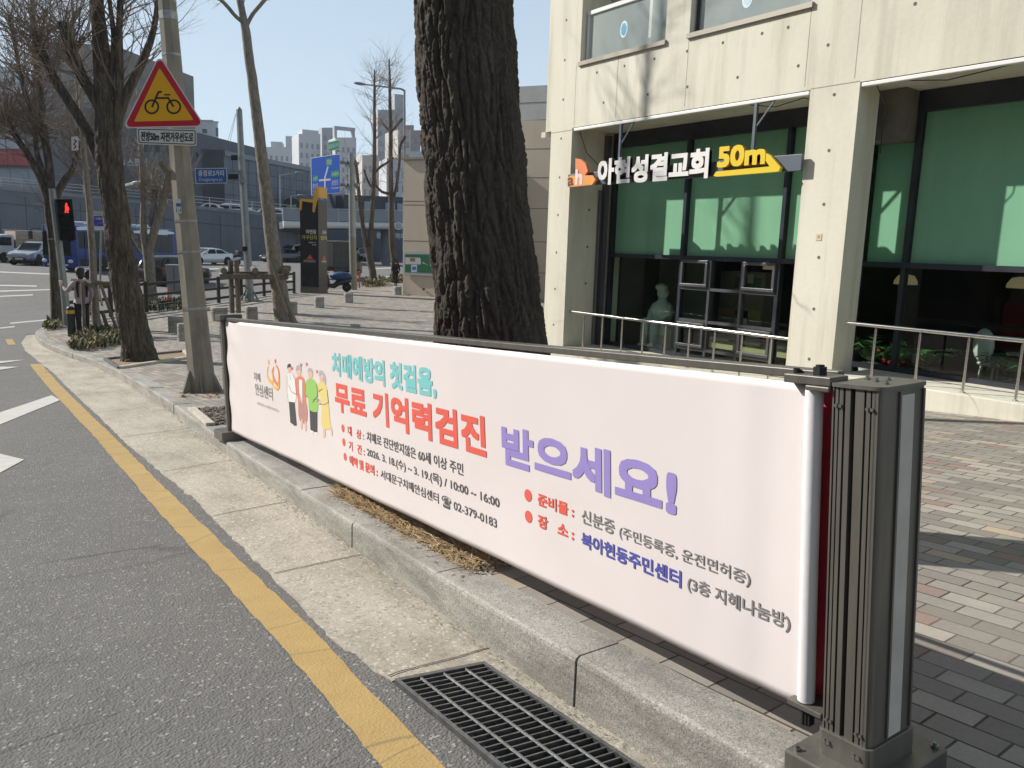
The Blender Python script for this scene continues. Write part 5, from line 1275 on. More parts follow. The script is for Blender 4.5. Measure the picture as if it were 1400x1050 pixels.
# black and yellow bollard
pb = gp(98.5, 459.5); t = thing("bollard", "black round bollard with a yellow band beside the signal pole", "bollard", pb)
mb = MB(); mb.lathe([(.10, 0), (.098, .56), (.10, .57), (.10, .69), (.088, .74), (.05, .77)], 20); mb.build("post", M("bollard_black", (.02, .022, .024), .5), t, world=False, smooth=True)
mb = MB(); mb.lathe([(.103, .585), (.103, .675)], 20); mb.build("reflective_band", M("bollard_yellow", (.62, .38, .05), .4), t, world=False)
# stake frame of the young tree
WOOD = NB("weathered_wood", .9); _n = WOOD.noise(9, vec=WOOD.map(scale=(1, 1, .25)), detail=6)
WOOD.col(WOOD.ramp(_n, [(.3, (.085, .070, .052)), (.7, (.20, .17, .13))])); WOOD.bump(_n, .5, .01); WOOD = WOOD.m
t = thing("tree_stakes", "wooden stake frame holding the thin young tree by the pedestrian", "tree support", gp(133, 457))
def stake(px0, py0, px1, py1, H, r, dh=0., nm="stake", tt=None):
    mb = MB(); mb.tube([at(px0, py0, H), at(px1, py1, H + dh)], [r, r * .92], 8); return mb.build(nm, WOOD, tt or t, smooth=True)
stake(107, 388, 107.5, 463, H3 - .1, .055); stake(112.5, 386, 116.5, 473, H3 - .8, .045, -.05); stake(138, 390, 165, 466, H3 - .35, .04, -.1); stake(139.5, 425, 151.5, 461, H3 + .3, .05)
stake(99, 384, 128, 391, H3 - .5, .05, 0, "rail"); stake(112, 388, 166, 387, H3 - .15, .045, .2, "rail"); stake(140, 388, 162, 386, H3 + .1, .055, .4, "rail"); stake(98, 383, 140, 386, H3 + .3, .045, .1, "rail")
# log frame of the tall slender tree
t = thing("tree_stakes", "round log frame standing around the tall slender tree in the pavement", "tree support", gp(360, 441))
for x in (306, 349, 389.5):
    stake(x, 370.5, x - 3 if x < 380 else x + 4, 367, H5 - .55, .105, 1.5, "log")
mb = MB(); mb.bar(at(301, 378, H5 - .5), at(394, 378.5, H5 - .35), .14, .17); mb.build("beam", WOOD, t, bevel=.02)
mb = MB(); mb.bar(at(309, 374, H5 + .6), at(396, 374, H5 + .7), .12, .14); mb.build("beam", WOOD, t, bevel=.02)
stake(315, 356, 317.5, 428, H5 - .2, .085, 0, "stake"); stake(323, 356, 326.5, 428, H5 - .28, .085, 0, "stake"); stake(372, 359, 401, 444, H5 - .7, .07, -.3, "stake"); stake(383, 352, 390, 430, H5 + .8, .08, 0, "stake")
mb = MB(); mb.tube([at(372, 366, H5), at(397, 367, H5)], .09, 8); mb.build("log", WOOD, t)
# ------------------------------------------------------------------ timber fence along the far pavement edge
FB = M("fence_brown", (.040, .034, .030), .8, var=.3, vs=8)
fb = [gp(*q) for q in ((84, 442), (118, 438), (152, 433.5), (200, 427), (250, 420.5), (299, 414), (330, 409.5), (361, 405), (390, 402), (402, 401))]
t = thing("fence", "dark brown timber post and rail fence along the crossing road", "fence", fb[5])
for p in fb: 
    mb = MB(); mb.cbox(p + Vector((0, 0, .54)), (.13, .13, 1.12)); mb.build("post", FB, t, bevel=.012)
for h in (1.0, .60, .20):
    for a, b in zip(fb, fb[1:]):
        mb = MB(); u = Vector((0, 0, h)); mb.bar(a + u, b + u, .07, .10); mb.build("rail", FB, t)
# ------------------------------------------------------------------ stone bollards
SB = mat_granite("bollard_stone", (.30, .29, .265), (.42, .405, .37), 60)
def stone(px, py, w, lab, h=.44):
    p = gp(px, py); d = (p - CAM).dot(FWD); r = w * d / F_PX / 2; t = thing("stone_bollard", lab, "bollard", p, 0, "low round stone bollards across the pavement")
    mb = MB(); mb.lathe([(r, -.03), (r, h * .74), (r * .96, h * .755), (r * .96, h * .785), (r, h * .80), (r, h * .93), (r * .93, h)], 24); mb.build("drum", SB, t, world=False, smooth=True, angle=30)
for px, py, w, lab in ((243, 454, 24, "wide stone bollard half hidden behind the concrete pole"), (251.5, 466, 16, "narrow stone bollard touching the left edge of the concrete pole"), (300, 438.5, 22, "stone bollard directly behind the cap of the far banner post"), (344, 437, 16.5, "stone bollard between the log frame legs and the slender tree"),
                       (400, 428.5, 13, "stone bollard half hidden by the leaning stake of the log frame"), (436.5, 420.5, 13.5, "stone bollard in front of the dark monument pylon"), (476.5, 413.8, 12.5, "stone bollard in front of the blue road sign pole"), (543.5, 403, 11, "stone bollard at the corner of the beige wall")): stone(px, py, w, lab)
# cabinet and cone
pc = gp(241, 408); t = thing("roadside_cabinet", "plain grey roadside cabinet beside the fence and the traffic cone", "cabinet", pc, -.5)
CB = M("cabinet_grey", (.21, .225, .24), .5, var=.12, vs=4)
mb = MB(); mb.box((-.32, -.22, .18), (.32, .22, 1.42)); mb.build("case", CB, t, world=False, bevel=.015)
mb = MB(); mb.box((-.35, -.25, 1.42), (.35, .25, 1.48)); mb.build("lid", M("cabinet_lid", (.34, .36, .38), .5), t, world=False, bevel=.01)
for s in (-1, 1):
    mb = MB(); mb.box((s * .28 - .04, -.2, 0), (s * .28 + .04, .2, .18)); mb.build("leg", CB, t, world=False)
mb = MB(); mb.box((-.012, -.225, .3), (.012, -.22, 1.35)); mb.build("door_seam", POSTD, t, world=False)
pc = gp(231.5, 416.5); t = thing("traffic_cone", "orange traffic cone standing in the planting beside the grey cabinet", "cone", pc)
mb = MB(); mb.lathe([(.13, .03), (.10, .2), (.035, .68), (.03, .70)], 18); mb.build("cone", M("cone_orange", (.62, .10, .03), .5), t, world=False, smooth=True)
mb = MB(); mb.lathe([(.098, .30), (.075, .46)], 18); mb.build("reflective_band", M("cone_pale", (.62, .45, .38), .5), t, world=False, smooth=True)
mb = MB(); mb.box((-.18, -.18, 0), (.18, .18, .035)); mb.build("base", M("cone_base", (.45, .08, .03), .6), t, world=False, bevel=.01)
# ------------------------------------------------------------------ pylon of the furniture street
pm = gp(428, 401); HM = hd(pm); MON = M("pylon_charcoal", (.022, .022, .024), .35, .2, var=.25, vs=2)
mo = thing("monument_sign", "charcoal pylon with a yellow chair outline and Korean lettering on the pavement", "pylon sign", pm)
dW = 1.12; lf = (at(436, 400, HM) - at(409.5, 400, HM)); lf.z = 0; W_ = lf.length; ex = (lf.normalized() * math.cos(.25) - HF * math.sin(.25)); ex.normalize(); ey = Vector((-ex.y, ex.x, 0))
if ey.dot(HF) < 0: ey = -ey
C0 = at(436, 401, HM - .15); C0.z = pm.z; W_ = W_ / math.cos(.25)
def mf(u, v, d): return C0 - ex * u + Vector((0, 0, v)) - ey * d      # left face: u leftwards from the edge
W2 = .95
hz = at(436, 274, HM - .15).z - pm.z; hl = hz + .08
mb = MB(); mb.prism([(0, -.1), (W_, -.1), (W_, hl), (0, hz)], lambda u, v, d: mf(u, v, -d), 0, W2); mb.build("pylon_body", MON, mo)
mb = MB(); mb.prism([(-.012, -.05), (W_ + .012, -.05), (W_ + .012, .33), (-.012, .33)], lambda u, v, d: mf(u, v, -d), -.012, W2 + .012); mb.build("pylon_base", M("pylon_base_stone", (.10, .095, .085), .7), mo)
CHY = M("chair_yellow", (.66, .36, .05), .5)
def mz(py): return at(436, py, HM - .15).z - pm.z
def mu(px): return (436 - px) / (436 - 409.5) * W_
def mpoly(P, mat, nm, d0=0., d1=.05): mb = MB(); mb.prism([(mu(x), mz(y)) for x, y in P], mf, d0, d1); return mb.build(nm, mat, mo)
mpoly([(411, 272), (429, 273), (430, 270), (433, 256), (436, 256), (436, 270), (431, 291), (428.7, 289), (429.5, 277.5), (413.5, 275.5), (412.2, 288), (409.8, 288)], CHY, "chair_outline", .002, .08)
mb = MB(); mb.prism([(0, 0), (.93, 0), (.93, mz(255) - mz(270)), (0, mz(255) - mz(270))], lambda u, v, d: C0 + ey * u + Vector((0, 0, mz(270) + v)) + ex * (-.18 + d), .0, .2); mb.build("chair_back", CHY, mo)
MW, MY_, MR = M("pylon_white", (.66, .64, .62), .5), M("pylon_yellow", (.55, .48, .10), .5), M("pylon_red", (.62, .09, .04), .5)
def mtext(s, x0, y0, x1, y1, m, b=.03): lettering(s, mf, (mu(x0), mz(y1), mu(x1), mz(y0)), m, mo, b, .004)
mtext("아현동", 418, 314, 433, 320.5, MW, .02); mtext("가구단지", 412, 322, 433.5, 328, MY_, .02); mtext("아현동 가구", 421.5, 331, 433, 333, MW, .02); mtext("단지 입구", 427, 334, 433, 336, MW, .02); mtext("아현성결교회", 414.5, 355.8, 431, 359.3, MW, .0)
mpoly([(423.5, 348.5), (428.5, 355), (418.5, 355)], MR, "emblem", .003, .012); mpoly([(411, 376), (434, 376), (424, 392)], M("pylon_panel", (.028, .028, .031), .25), "relief_panel", .002, .006)
def ms(u, v, d): return C0 + ey * u + Vector((0, 0, v)) + ex * d
lettering("가구", ms, (.42, mz(320.5), .85, mz(314.5)), MW, mo, .04, .004); lettering("단지", ms, (.25, mz(328), .9, mz(322)), MY_, mo, .04, .004); lettering("아현", ms, (.3, mz(359.3), .8, mz(356)), MW, mo, .04, .004)
mb = MB(); mb.prism([(.34, mz(355)), (.78, mz(355)), (.56, mz(349))], ms, .003, .012); mb.build("emblem", MR, mo)
# ------------------------------------------------------------------ poles and signs of the junction
SGB = M("road_sign_blue", (.015, .10, .52), .4); SGG = M("road_sign_green", (.015, .26, .15), .4); SGN = M("place_sign_blue", (.02, .10, .33), .4)
p = gp(341, 411.5); HO = hd(p)
t = thing("camera_pole", "tall octagonal pale grey pole carrying the small blue junction name sign", "pole", p)
q, r_ = pp([(342, 412, 12), (339, 360, 11.5), (334, 280, 11), (330, 215, 10), (327, 150, 9)], HO, 1); mb = MB(); mb.tube(q, r_, 8); mb.build("shaft", PG, t)
mb = MB(); mb.tube([q[-1], q[-1] + Vector((0, 0, .12))], [.13, .02], 8); mb.build("pole_cap", PG, t)
mb = MB()
for k in range(8):
    a = k * .785; d = Vector((math.cos(a), math.sin(a), 0)); mb.bar(p + d * .15 + Vector((0, 0, .5)), p + d * .42, .03, .05)
mb.build("base_gussets", PG, t); mb = MB(); mb.lathe([(.42, 0), (.42, .05)], 8, p); mb.build("base_plate", PG, t)
for a, b, w in (((310, 236), (332, 233), .06), ((310, 246), (334, 247), .05), ((323, 155), (313, 200), .012), ((322, 156), (308, 205), .010)):
    mb = MB(); mb.bar(at(*a, HO - .1), at(*b, HO - .1), w); mb.build("arm", PG, t)
for a, b, nm in (((316, 212), (325, 219), "control_box"), ((312, 238), (326, 245), "camera_housing"), ((326, 244), (335, 250), "clamp"), ((331.5, 337), (338, 343), "label_plate")):
    mb = MB(); mb.prism([a, (b[0], a[1]), b, (a[0], b[1])], lambda u, v, d: at(u, v, HO - .1 - d), 0, .2); mb.build(nm, BLK if nm != "clamp" else GALV, t)
t = thing("road_sign", "small blue sign with the junction name in Korean and English on the octagonal pole", "road sign", at(288, 240, HO - .15))
J = lambda g: [(266.5 + g, 230 + g), (310 - g, 229.5 + g), (310.5 - g, 250.5 - g), (267.5 + g, 251.5 - g)]
plate("sign_rim", J(0), HO - .15, SWHT, t, 0, .04, 1.5); plate("sign_face", J(.8), HO - .15, SGN, t, .041, .045, 1.2)
lettering("충정로3거리", lambda u, v, d: at(u, -v, HO - .2 - d), (271, -241, 306, -232.5), SWHT, t, .015, .004); lettering("Chungjeongno Jct.", lambda u, v, d: at(u, -v, HO - .2 - d), (271.5, -248.6, 305, -243), SWHT, t, .0, .004)
p = gp(483, 396); HB2 = hd(p)
t = thing("road_sign", "big blue direction sign with white arrows and green place boxes on a tall grey pole", "road sign", p)
q, r_ = pp([(483.5, 397, 10), (482, 330, 10), (481, 270, 9), (480.5, 209, 8.6)], HB2, 1); mb = MB(); mb.tube(q[:2] + [q[1].lerp(q[2], .1)], [r_[0], r_[1], r_[1]], 14); mb.build("pole_lower", M("pole_painted_brown_grey", (.20, .20, .17), .6, var=.15, vs=4), t, smooth=True)
mb = MB(); mb.tube([q[1].lerp(q[2], .1), q[2], q[3]], [r_[1], r_[2], r_[3]], 14); mb.build("pole_upper", PG, t, smooth=True)
def bl(px, py, d=0): 
    f = (px - 425) / 40.; return at(px, py, HB2 + 1.3 - 1.1 * f - d)
def bplate(nm, P, m, d0, d1, r=1.2): mb = MB(); mb.prism(rounded(P, r), lambda u, v, d: bl(u, v, d), d0, d1); return mb.build(nm, m, t)
Bq = lambda g: [(424.7 + g, 215.8 + g), (465 - g, 210 + g), (465.3 - g, 263.8 - g), (425.5 + g, 267.2 - g)]
bplate("sign_rim", Bq(0), SWHT, 0, .05); bplate("sign_face", Bq(.8), SGB, .051, .06)
def bbox_(nm, P, m, d0=.061, d1=.066): mb = MB(); mb.prism(P, lambda u, v, d: bl(u, v, d), d0, d1); return mb.build(nm, m, t)
bbox_("arrow_stem", [(443.2, 265), (445, 264.9), (445, 243), (449.3, 228), (447.6, 227.4), (443.2, 243)], SWHT); bbox_("arrow_bar", [(436.2, 245.3), (452, 244), (452, 246.6), (436.2, 248)], SWHT, .0662, .070)
for P in ([(445.5, 216.5), (454, 215.3), (454, 226), (445.5, 227)], [(427.5, 240), (434.6, 239.2), (434.6, 247.8), (427.5, 248.6)], [(452.6, 233.8), (463.5, 232.3), (463.5, 242), (452.6, 243.2)]): bbox_("place_box", P, SGG)
for s, (x0, y0, x1, y1), k in (("경찰청", (446.4, 218, 453.2, 225), 0), ("시청역", (428.2, 241.3, 434, 247.2), 0), ("서대문역", (453.3, 235.4, 462.8, 240.8), 0), ("충정로", (427.5, 251, 434.5, 258), 1), ("충정로", (453.5, 246, 462.6, 253.4), 1), ("Chungjeongno", (452.8, 255.2, 463.6, 258.8), 1), ("Jungno", (427.4, 260, 434, 263), 1)):
    lettering(s, lambda u, v, d: bl(u, -v - (u - (x0 + x1) / 2) * .12, d), (x0, -y1, x1, -y0), SWHT, t, .0, .068)
bbox_("name_panel", rounded([(448, 194.2), (464.2, 190.6), (464.2, 204), (448.3, 207.6)], .8), SWHT, 0, .05); bbox_("name_panel_face", [(448.7, 195), (463.6, 191.6), (463.6, 203.2), (448.9, 206.6)], SGG, .051, .058)
lettering("충정로사거리", lambda u, v, d: bl(u, -v - (u - 456) * .22, d), (449.6, -202.5, 462.8, -196), SWHT, t, .0, .062)
for y in (222.5, 253.5):
    mb = MB(); mb.tube([bl(459, y - 1, -.1), at(490, y + 1 if y < 230 else y - .5, HB2 - .05)], .09, 10); mb.build("arm", PG, t, smooth=True)
    mb = MB(); mb.tube([at(473, y, HB2 + .1), at(476, y, HB2 + .08)], .2, 12); mb.build("arm_flange", GALV, t)
mb = MB(); mb.bar(bl(453, 212, -.02), bl(453, 205, -.02), .08); mb.bar(bl(459.5, 211, -.02), bl(459.5, 204, -.02), .08); mb.build("panel_brackets", PG, t)
# lamp post beyond the beige wall
p = at(553, 372, 64); p.z = zr(p.y); t = thing("street_lamp", "tall thin street lamp with a long arm beyond the beige wall", "street lamp", p)
mb = MB(); mb.tube([p, at(553, 240, 64), at(553, 123, 64)], [.13, .11, .08], 10); mb.build("pole", PG, t)
mb = MB(); mb.tube([at(553, 124, 64), at(548, 121.5, 64), at(520, 118, 63.6), at(497, 115.2, 63.3)], [.08, .075, .06, .05], 8); mb.build("arm", PG, t)
mb = MB(); mb.ball(at(492, 114.4, 63.2), (.5, .22, .11), 14, 8, None); mb.build("lamp_head", PG, t, smooth=True, angle=180)
p = at(168, 440, H4); p.z = zr(p.y) + SW; t = thing("street_lamp", "short street lamp head reaching out behind the dark pollarded tree", "street lamp", p)
mb = MB(); mb.tube([p, at(164, 258, H4)], [.07, .05], 10); mb.build("pole", PG, t); mb = MB(); mb.tube([at(164, 257, H4), at(186, 252, H4)], [.09, .12], 8); mb.build("arm", GALV, t)
mb = MB(); mb.ball(at(193, 250, H4), (.32, .2, .07), 14, 8); mb.build("lamp_head", M("lamp_head_pale", (.62, .60, .56), .4), t, smooth=True, angle=180)
# small signs on the left
p = at(104, 196, H3 - .1); t = thing("road_sign", "small white plate with a dark figure tied to the thin young tree", "road sign", p)
plate("plate", [(97.3, 187), (107, 186.3), (107.5, 205.5), (98, 206)], H3 - .12, SWHT, t, 0, .02, 1); stroke(t, "figure", [(101, 191), (104.5, 193), (101, 197), (104, 201), (101, 203)], 1.5, H3 - .12, .022, SBLK)
mb = MB(); mb.bar(at(106, 190, H3 - .1), at(114, 192, H3), .03); mb.build("bracket", GALV, t)
p = at(137, 400, 40); p.z = zr(p.y) + SW; t = thing("road_sign", "small blue and white information sign on a post behind the dark pollarded tree", "road sign", p)
mb = MB(); mb.tube([p, at(139, 290, 40)], .05, 8); mb.build("post", PG, t)
plate("board", [(127.5, 288), (146, 289), (146, 314.5), (127.5, 314)], 39.9, SWHT, t, 0, .05, .5); plate("blue_face", [(128.6, 295), (145, 295.5), (145, 309.5), (128.6, 309)], 39.9, M("info_blue", (.03, .05, .35), .4), t, .051, .06, .5); plate("pale_header", [(127.5, 288), (146, 289), (146, 294), (127.5, 293.4)], 39.9, M("info_header", (.42, .43, .40), .5), t, .051, .06, .3)
lettering("고등교", lambda u, v, d: at(u, -v, 39.83 - d), (130, -300.5, 141, -297), SWHT, t, .03, .005)
# red and white barrier and covered scooter
p = gp(488.5, 393.5); t = thing("barrier", "folded red and white barrier standing by the road sign pole", "barrier", p)
mb = MB()
for s in (-1, 1): 
    m_ = MB(); m_.bar(p + _r0 * .13 * s, p + _r0 * .11 * s + Vector((0, 0, 1.02)), .06); m_.build("leg", M("barrier_red", (.50, .06, .05), .5), t)
for k, m_ in enumerate(("barrier_white", "barrier_red", "barrier_white", "barrier_red")):
    mb = MB(); mb.box((0, 0, 0), (1, 1, 1), Matrix.Translation(p - _r0 * .08 + Vector((0, 0, .12 + k * .23)) - HF * .02) @ Matrix((_r0 * .16, HF * .04, Vector((0, 0, .18)))).transposed().to_4x4()); mb.build("board", M(m_, (.66, .62, .58) if "white" in m_ else (.50, .06, .05), .5), t)
def wheel(mb_parent, c, r, w, ax, nm="wheel"):
    """tyre with a rim as sub-part; ax is the axle direction (local)"""
    a = Vector(ax); m = a.to_track_quat('Z', 'Y').to_matrix().to_4x4(); m.translation = Vector(c)
    mb = MB(); mb.lathe([(r * .60, -w / 2), (r * .92, -w / 2), (r, -w * .32), (r, w * .32), (r * .92, w / 2), (r * .60, w / 2)], 20, (0, 0, 0), m); o = mb.build(nm, TYRE, mb_parent, world=False, smooth=True, angle=50)
    mb = MB(); mb.lathe([(r * .58, -w * .44), (r * .62, w * .46), (r * .50, w * .40), (r * .16, w * .45), (r * .1, w * .5)], 10, (0, 0, 0), m); mb.build("rim", RIM, o, world=False)
    return o
TYRE, RIM = M("tyre", (.018, .018, .019), .85), M("wheel_rim", (.30, .31, .32), .35, .8)
def scooter(p, rz, lab, bc, rider=None):
    t = thing("motor_scooter", lab, "scooter", p, rz)
    wheel(t, (.62, 0, .25), .25, .11, (0, 1, 0)); wheel(t, (-.60, 0, .25), .25, .12, (0, 1, 0))
    mb = MB(); mb.tube([(-.85, 0, .62), (-.5, 0, .58), (-.12, 0, .48), (.1, 0, .30), (.38, 0, .32), (.50, 0, .62), (.46, 0, .92)], [.10, .19, .18, .15, .14, .16, .08], 10); mb.build("body", bc, t, world=False, smooth=True, angle=180)
    mb = MB(); mb.tube([(-.88, 0, .76), (-.5, 0, .76), (-.05, 0, .70)], [.09, .15, .12], 10); mb.build("seat", POSTD, t, world=False, smooth=True, angle=180)
    mb = MB(); mb.tube([(.42, -.34, 1.05), (.46, 0, .98), (.42, .34, 1.05)], .022, 6); mb.build("handlebar", POSTD, t, world=False)
    mb = MB(); mb.tube([(.62, 0, .25), (.47, 0, .85)], .035, 6); mb.build("fork", GALV, t, world=False)
    mb = MB(); mb.ball((.60, 0, .78), (.07, .1, .09), 10, 6); mb.build("headlight", M("lamp_glass", (.5, .52, .55), .1), t, world=False, smooth=True, angle=180)
    return t
ps_ = gp(459, 398.5); sc1 = scooter(ps_, 2.6, "parked motor scooter under a blue cover beside the dark pylon", M("scooter_dark", (.02, .024, .03), .35))
cv = MB(); cv.ball((-.28, 0, .86), (.62, .26, .24), 14, 8); cv.build("cover", M("cover_blue", (.02, .06, .17), .6, var=.3, vs=8, bump=.8, bs=14), sc1, world=False, smooth=True, angle=180)
# ------------------------------------------------------------------ people
SKIN = M("skin", (.50, .32, .24), .6)
def skinned(name, chains, mat, parent, sub=1):
    """chains: lists of ((x, y, z), radius) sharing joints by position; one continuous surface"""
    V, E_, Rr, idx = [], [], [], {}
    for ch in chains:
        pv = None
        for (c, r) in ch:
            k = tuple(round(q, 4) for q in c)
            if k not in idx: idx[k] = len(V); V.append(c); Rr.append(r)
            if pv is not None and pv != idx[k]: E_.append((pv, idx[k]))
            pv = idx[k]
    me = bpy.data.meshes.new(name); me.from_pydata(V, E_, []); me.materials.append(mat); o = bpy.data.objects.new(name, me); COL.objects.link(o); o.parent = parent
    md = o.modifiers.new("skin", 'SKIN'); md.use_smooth_shade = True
    for i, r in enumerate(Rr):
        rr = r if hasattr(r, '__len__') else (r, r); me.skin_vertices[0].data[i].radius = rr
    me.skin_vertices[0].data[0].use_root = True
    if sub: o.modifiers.new("sub", 'SUBSURF').levels = sub; o.modifiers["sub"].render_levels = sub
    return o
def hand(w, d, side, fwd):
    """five finger chains from the wrist w along d"""
    w, d, side, fwd = (Vector(q) for q in (w, d, side, fwd)); pm_ = w + d * .075; out = [[(tuple(w), .026), (tuple(pm_), (.036, .020))]]
    for k, L in zip((-1.4, -.45, .45, 1.35), (.070, .082, .076, .06)):
        a = pm_ + side * .019 * k; b = a + d * L * .55; c = b + (d * .8 + fwd * .5) * L * .5; out.append([(tuple(pm_), (.036, .020)), (tuple(a + d * .012), .0095), (tuple(b), .009), (tuple(c), .008)])
    th = w + d * .03 + fwd * .03; out.append([(tuple(w), .026), (tuple(th), .011), (tuple(th + d * .035 + fwd * .02), .0095)])
    return out
def person(p, rz, lab, h, top, legs, hair, arms, coat_to=.50, stance=.09, shoe=None, stride=0., bareleg=False):
    t = thing("person", lab, "person", p, rz); s = h / 1.70; V = lambda x, y, z: (x * s, y * s, z * s)
    hipz = .90; ch = []
    pel = V(0, 0, .93); ch.append([(pel, (.155 * s, .105 * s)), (V(0, .0, 1.10), (.145 * s, .10 * s)), (V(0, .0, 1.30), (.165 * s, .105 * s)), (V(0, .0, 1.42), (.10 * s, .075 * s)), (V(0, .01, 1.48), .055 * s), (V(0, .02, 1.55), .075 * s), (V(0, .02, 1.62), (.082 * s, .098 * s)), (V(0, .015, 1.67), (.06 * s, .07 * s))])
    hands = []
    for sd in (-1, 1):
        f = stride * sd
        ch.append([(pel, (.155 * s, .105 * s)), (V(sd * .09, 0, .86), .088 * s), (V(sd * stance, f * .5 + .01, .48), .062 * s), (V(sd * stance, f - .02, .10), .042 * s), (V(sd * stance, f + .0, .05), .045 * s), (V(sd * stance * 1.1, f + .14, .035), (.042 * s, .03 * s))])
        el, wr = arms[0 if sd < 0 else 1]; 
        sh = V(sd * .17, 0, 1.38); e_, w_ = V(*el), V(*wr); d = (Vector(w_) - Vector(e_)).normalized(); sv = d.cross(Vector((0, 0, 1))) ; sv = sv.normalized() if sv.length > .1 else Vector((1, 0, 0))
        ch.append([(V(0, .0, 1.30), (.165 * s, .105 * s)), (sh, .062 * s), (e_, .045 * s), (w_, .027 * s)])
        fw = sv.cross(d).normalized()
        for c in hand(w_, d, sv, fw): ch.append(c)
        hands.append((sh, e_, w_))
    skinned("body", ch, SKIN, t)
    # face
    mb = MB(); mb.ball(V(0, .12, 1.60), (.014, .02, .022), 8, 6); 
    for sd in (-1, 1): mb.ball(V(sd * .03, .108, 1.625), (.012, .008, .008), 8, 6); mb.ball(V(sd * .085, .02, 1.60), (.012, .025, .035), 8, 6)
    mb.ball(V(0, .108, 1.555), (.025, .01, .007), 8, 6); mb.build("face_features", SKIN, t, world=False, smooth=True, angle=180)
    # clothes follow the body
    cc = [[(V(0, 0, 1.0), (.175 * s, .125 * s)), (V(0, 0, coat_to + .25), (.18 * s, .13 * s)), (V(0, 0, coat_to), (.19 * s, .14 * s))] if coat_to < .8 else [(V(0, 0, 1.0), (.172 * s, .122 * s)), (V(0, 0, coat_to), (.17 * s, .12 * s))], [(V(0, 0, 1.0), (.175 * s, .125 * s)), (V(0, 0, 1.15), (.165 * s, .118 * s)), (V(0, 0, 1.30), (.183 * s, .122 * s)), (V(0, 0, 1.43), (.09 * s, .075 * s))]]
    for sh, e_, w_ in hands:
        wc = tuple(Vector(e_).lerp(Vector(w_), .9)); cc.append([(V(0, 0, 1.30), (.183 * s, .122 * s)), (sh, .078 * s), (e_, .060 * s), (wc, .046 * s)])
    skinned("coat", cc, top, t)
    if not bareleg:
        lc = []
        for sd in (-1, 1):
            f = stride * sd; lc.append([(V(0, 0, .95), (.168 * s, .12 * s)), (V(sd * .09, 0, .84), .102 * s), (V(sd * stance, f * .5 + .01, .48), .078 * s), (V(sd * stance, f - .02, .09), .064 * s)])
        skinned("trousers", lc, legs, t)
    for sd in (-1, 1):
        f = stride * sd; mb = MB(); mb.ball(V(sd * stance * 1.05, f + .05, .045), (.05 * s, .14 * s, .05 * s), 12, 8); mb.build("shoe", shoe or POSTD, t, world=False, smooth=True, angle=180)
    mb = MB(); mb.ball(V(0, -.005, 1.635), (.098 * s, .112 * s, .098 * s), 16, 10)
    mb.ball(V(0, -.06, 1.57), (.085 * s, .06 * s, .09 * s), 14, 8); mb.build("hair", hair, t, world=False, smooth=True, angle=180)
    return t, V
HAIR = M("black_hair", (.010, .010, .012), .6); LIL = M("lilac_jacket", (.36, .31, .34), .8, var=.15, vs=10); NAV = M("navy_trousers", (.012, .013, .019), .8); BCO = M("black_coat", (.010, .011, .016), .8, var=.3, vs=8)
az1 = math.atan2(3.13, 23.3)
t1, V1 = person(gp(114, 459), -az1 + .25, "pedestrian in lilac jacket and black trousers waiting with a raised hand behind wooden stakes", 1.68, LIL, NAV, HAIR, (((-.30, .10, 1.15), (-.34, .30, 1.28)), ((.27, .02, 1.12), (.25, .14, .90))), .86)
mb = MB(); mb.tube([V1(-.10, -.10, 1.43), V1(-.12, -.135, 1.25), V1(-.10, -.13, 1.02)], [.03, .035, .02], 8); mb.tube([V1(.10, -.10, 1.43), V1(.11, -.135, 1.25), V1(.10, -.13, 1.02)], [.03, .035, .02], 8); mb.build("straps", BCO, t1, world=False)
mb = MB(); mb.lathe([(.115, 1.66), (.10, 1.74), (.05, 1.77)], 16, (0, 0, 0)); mb.ball((0, .12, 1.665), (.09, .10, .012), 14, 6); mb.build("cap", HAIR, t1, world=False, smooth=True, angle=50)
cupp = (-.37, .36, 1.34); c = thing("drinking_cup", "pale paper cup held up by the waiting pedestrian", "cup", parent_matrix(t1) @ Vector(cupp))
mb = MB(); mb.lathe([(.032, -.06), (.042, .06), (.045, .065), (.04, .075)], 14); mb.build("cup", M("cup_pale", (.7, .62, .58), .6), c, world=False, smooth=True)
person(gp(125, 455), -az1 - .5, "second pedestrian in a pale lilac coat mostly hidden behind the thin young tree", 1.66, M("pale_lilac_coat", (.50, .44, .50), .8), NAV, HAIR, (((-.26, .05, 1.12), (-.2, .2, 1.0)), ((.26, .0, 1.12), (.28, .06, .88))), .58, .08, M("shoe_white", (.6, .58, .56), .6), 0., True)
person(gp(541, 390.5), -R(27.5) + .3, "person in black coat and trousers walking away beside the beige wall", 1.72, BCO, NAV, HAIR, (((-.26, -.04, 1.12), (-.24, .05, .88)), ((.26, .0, 1.12), (.27, .08, .90))), .70, .09, None, .10)
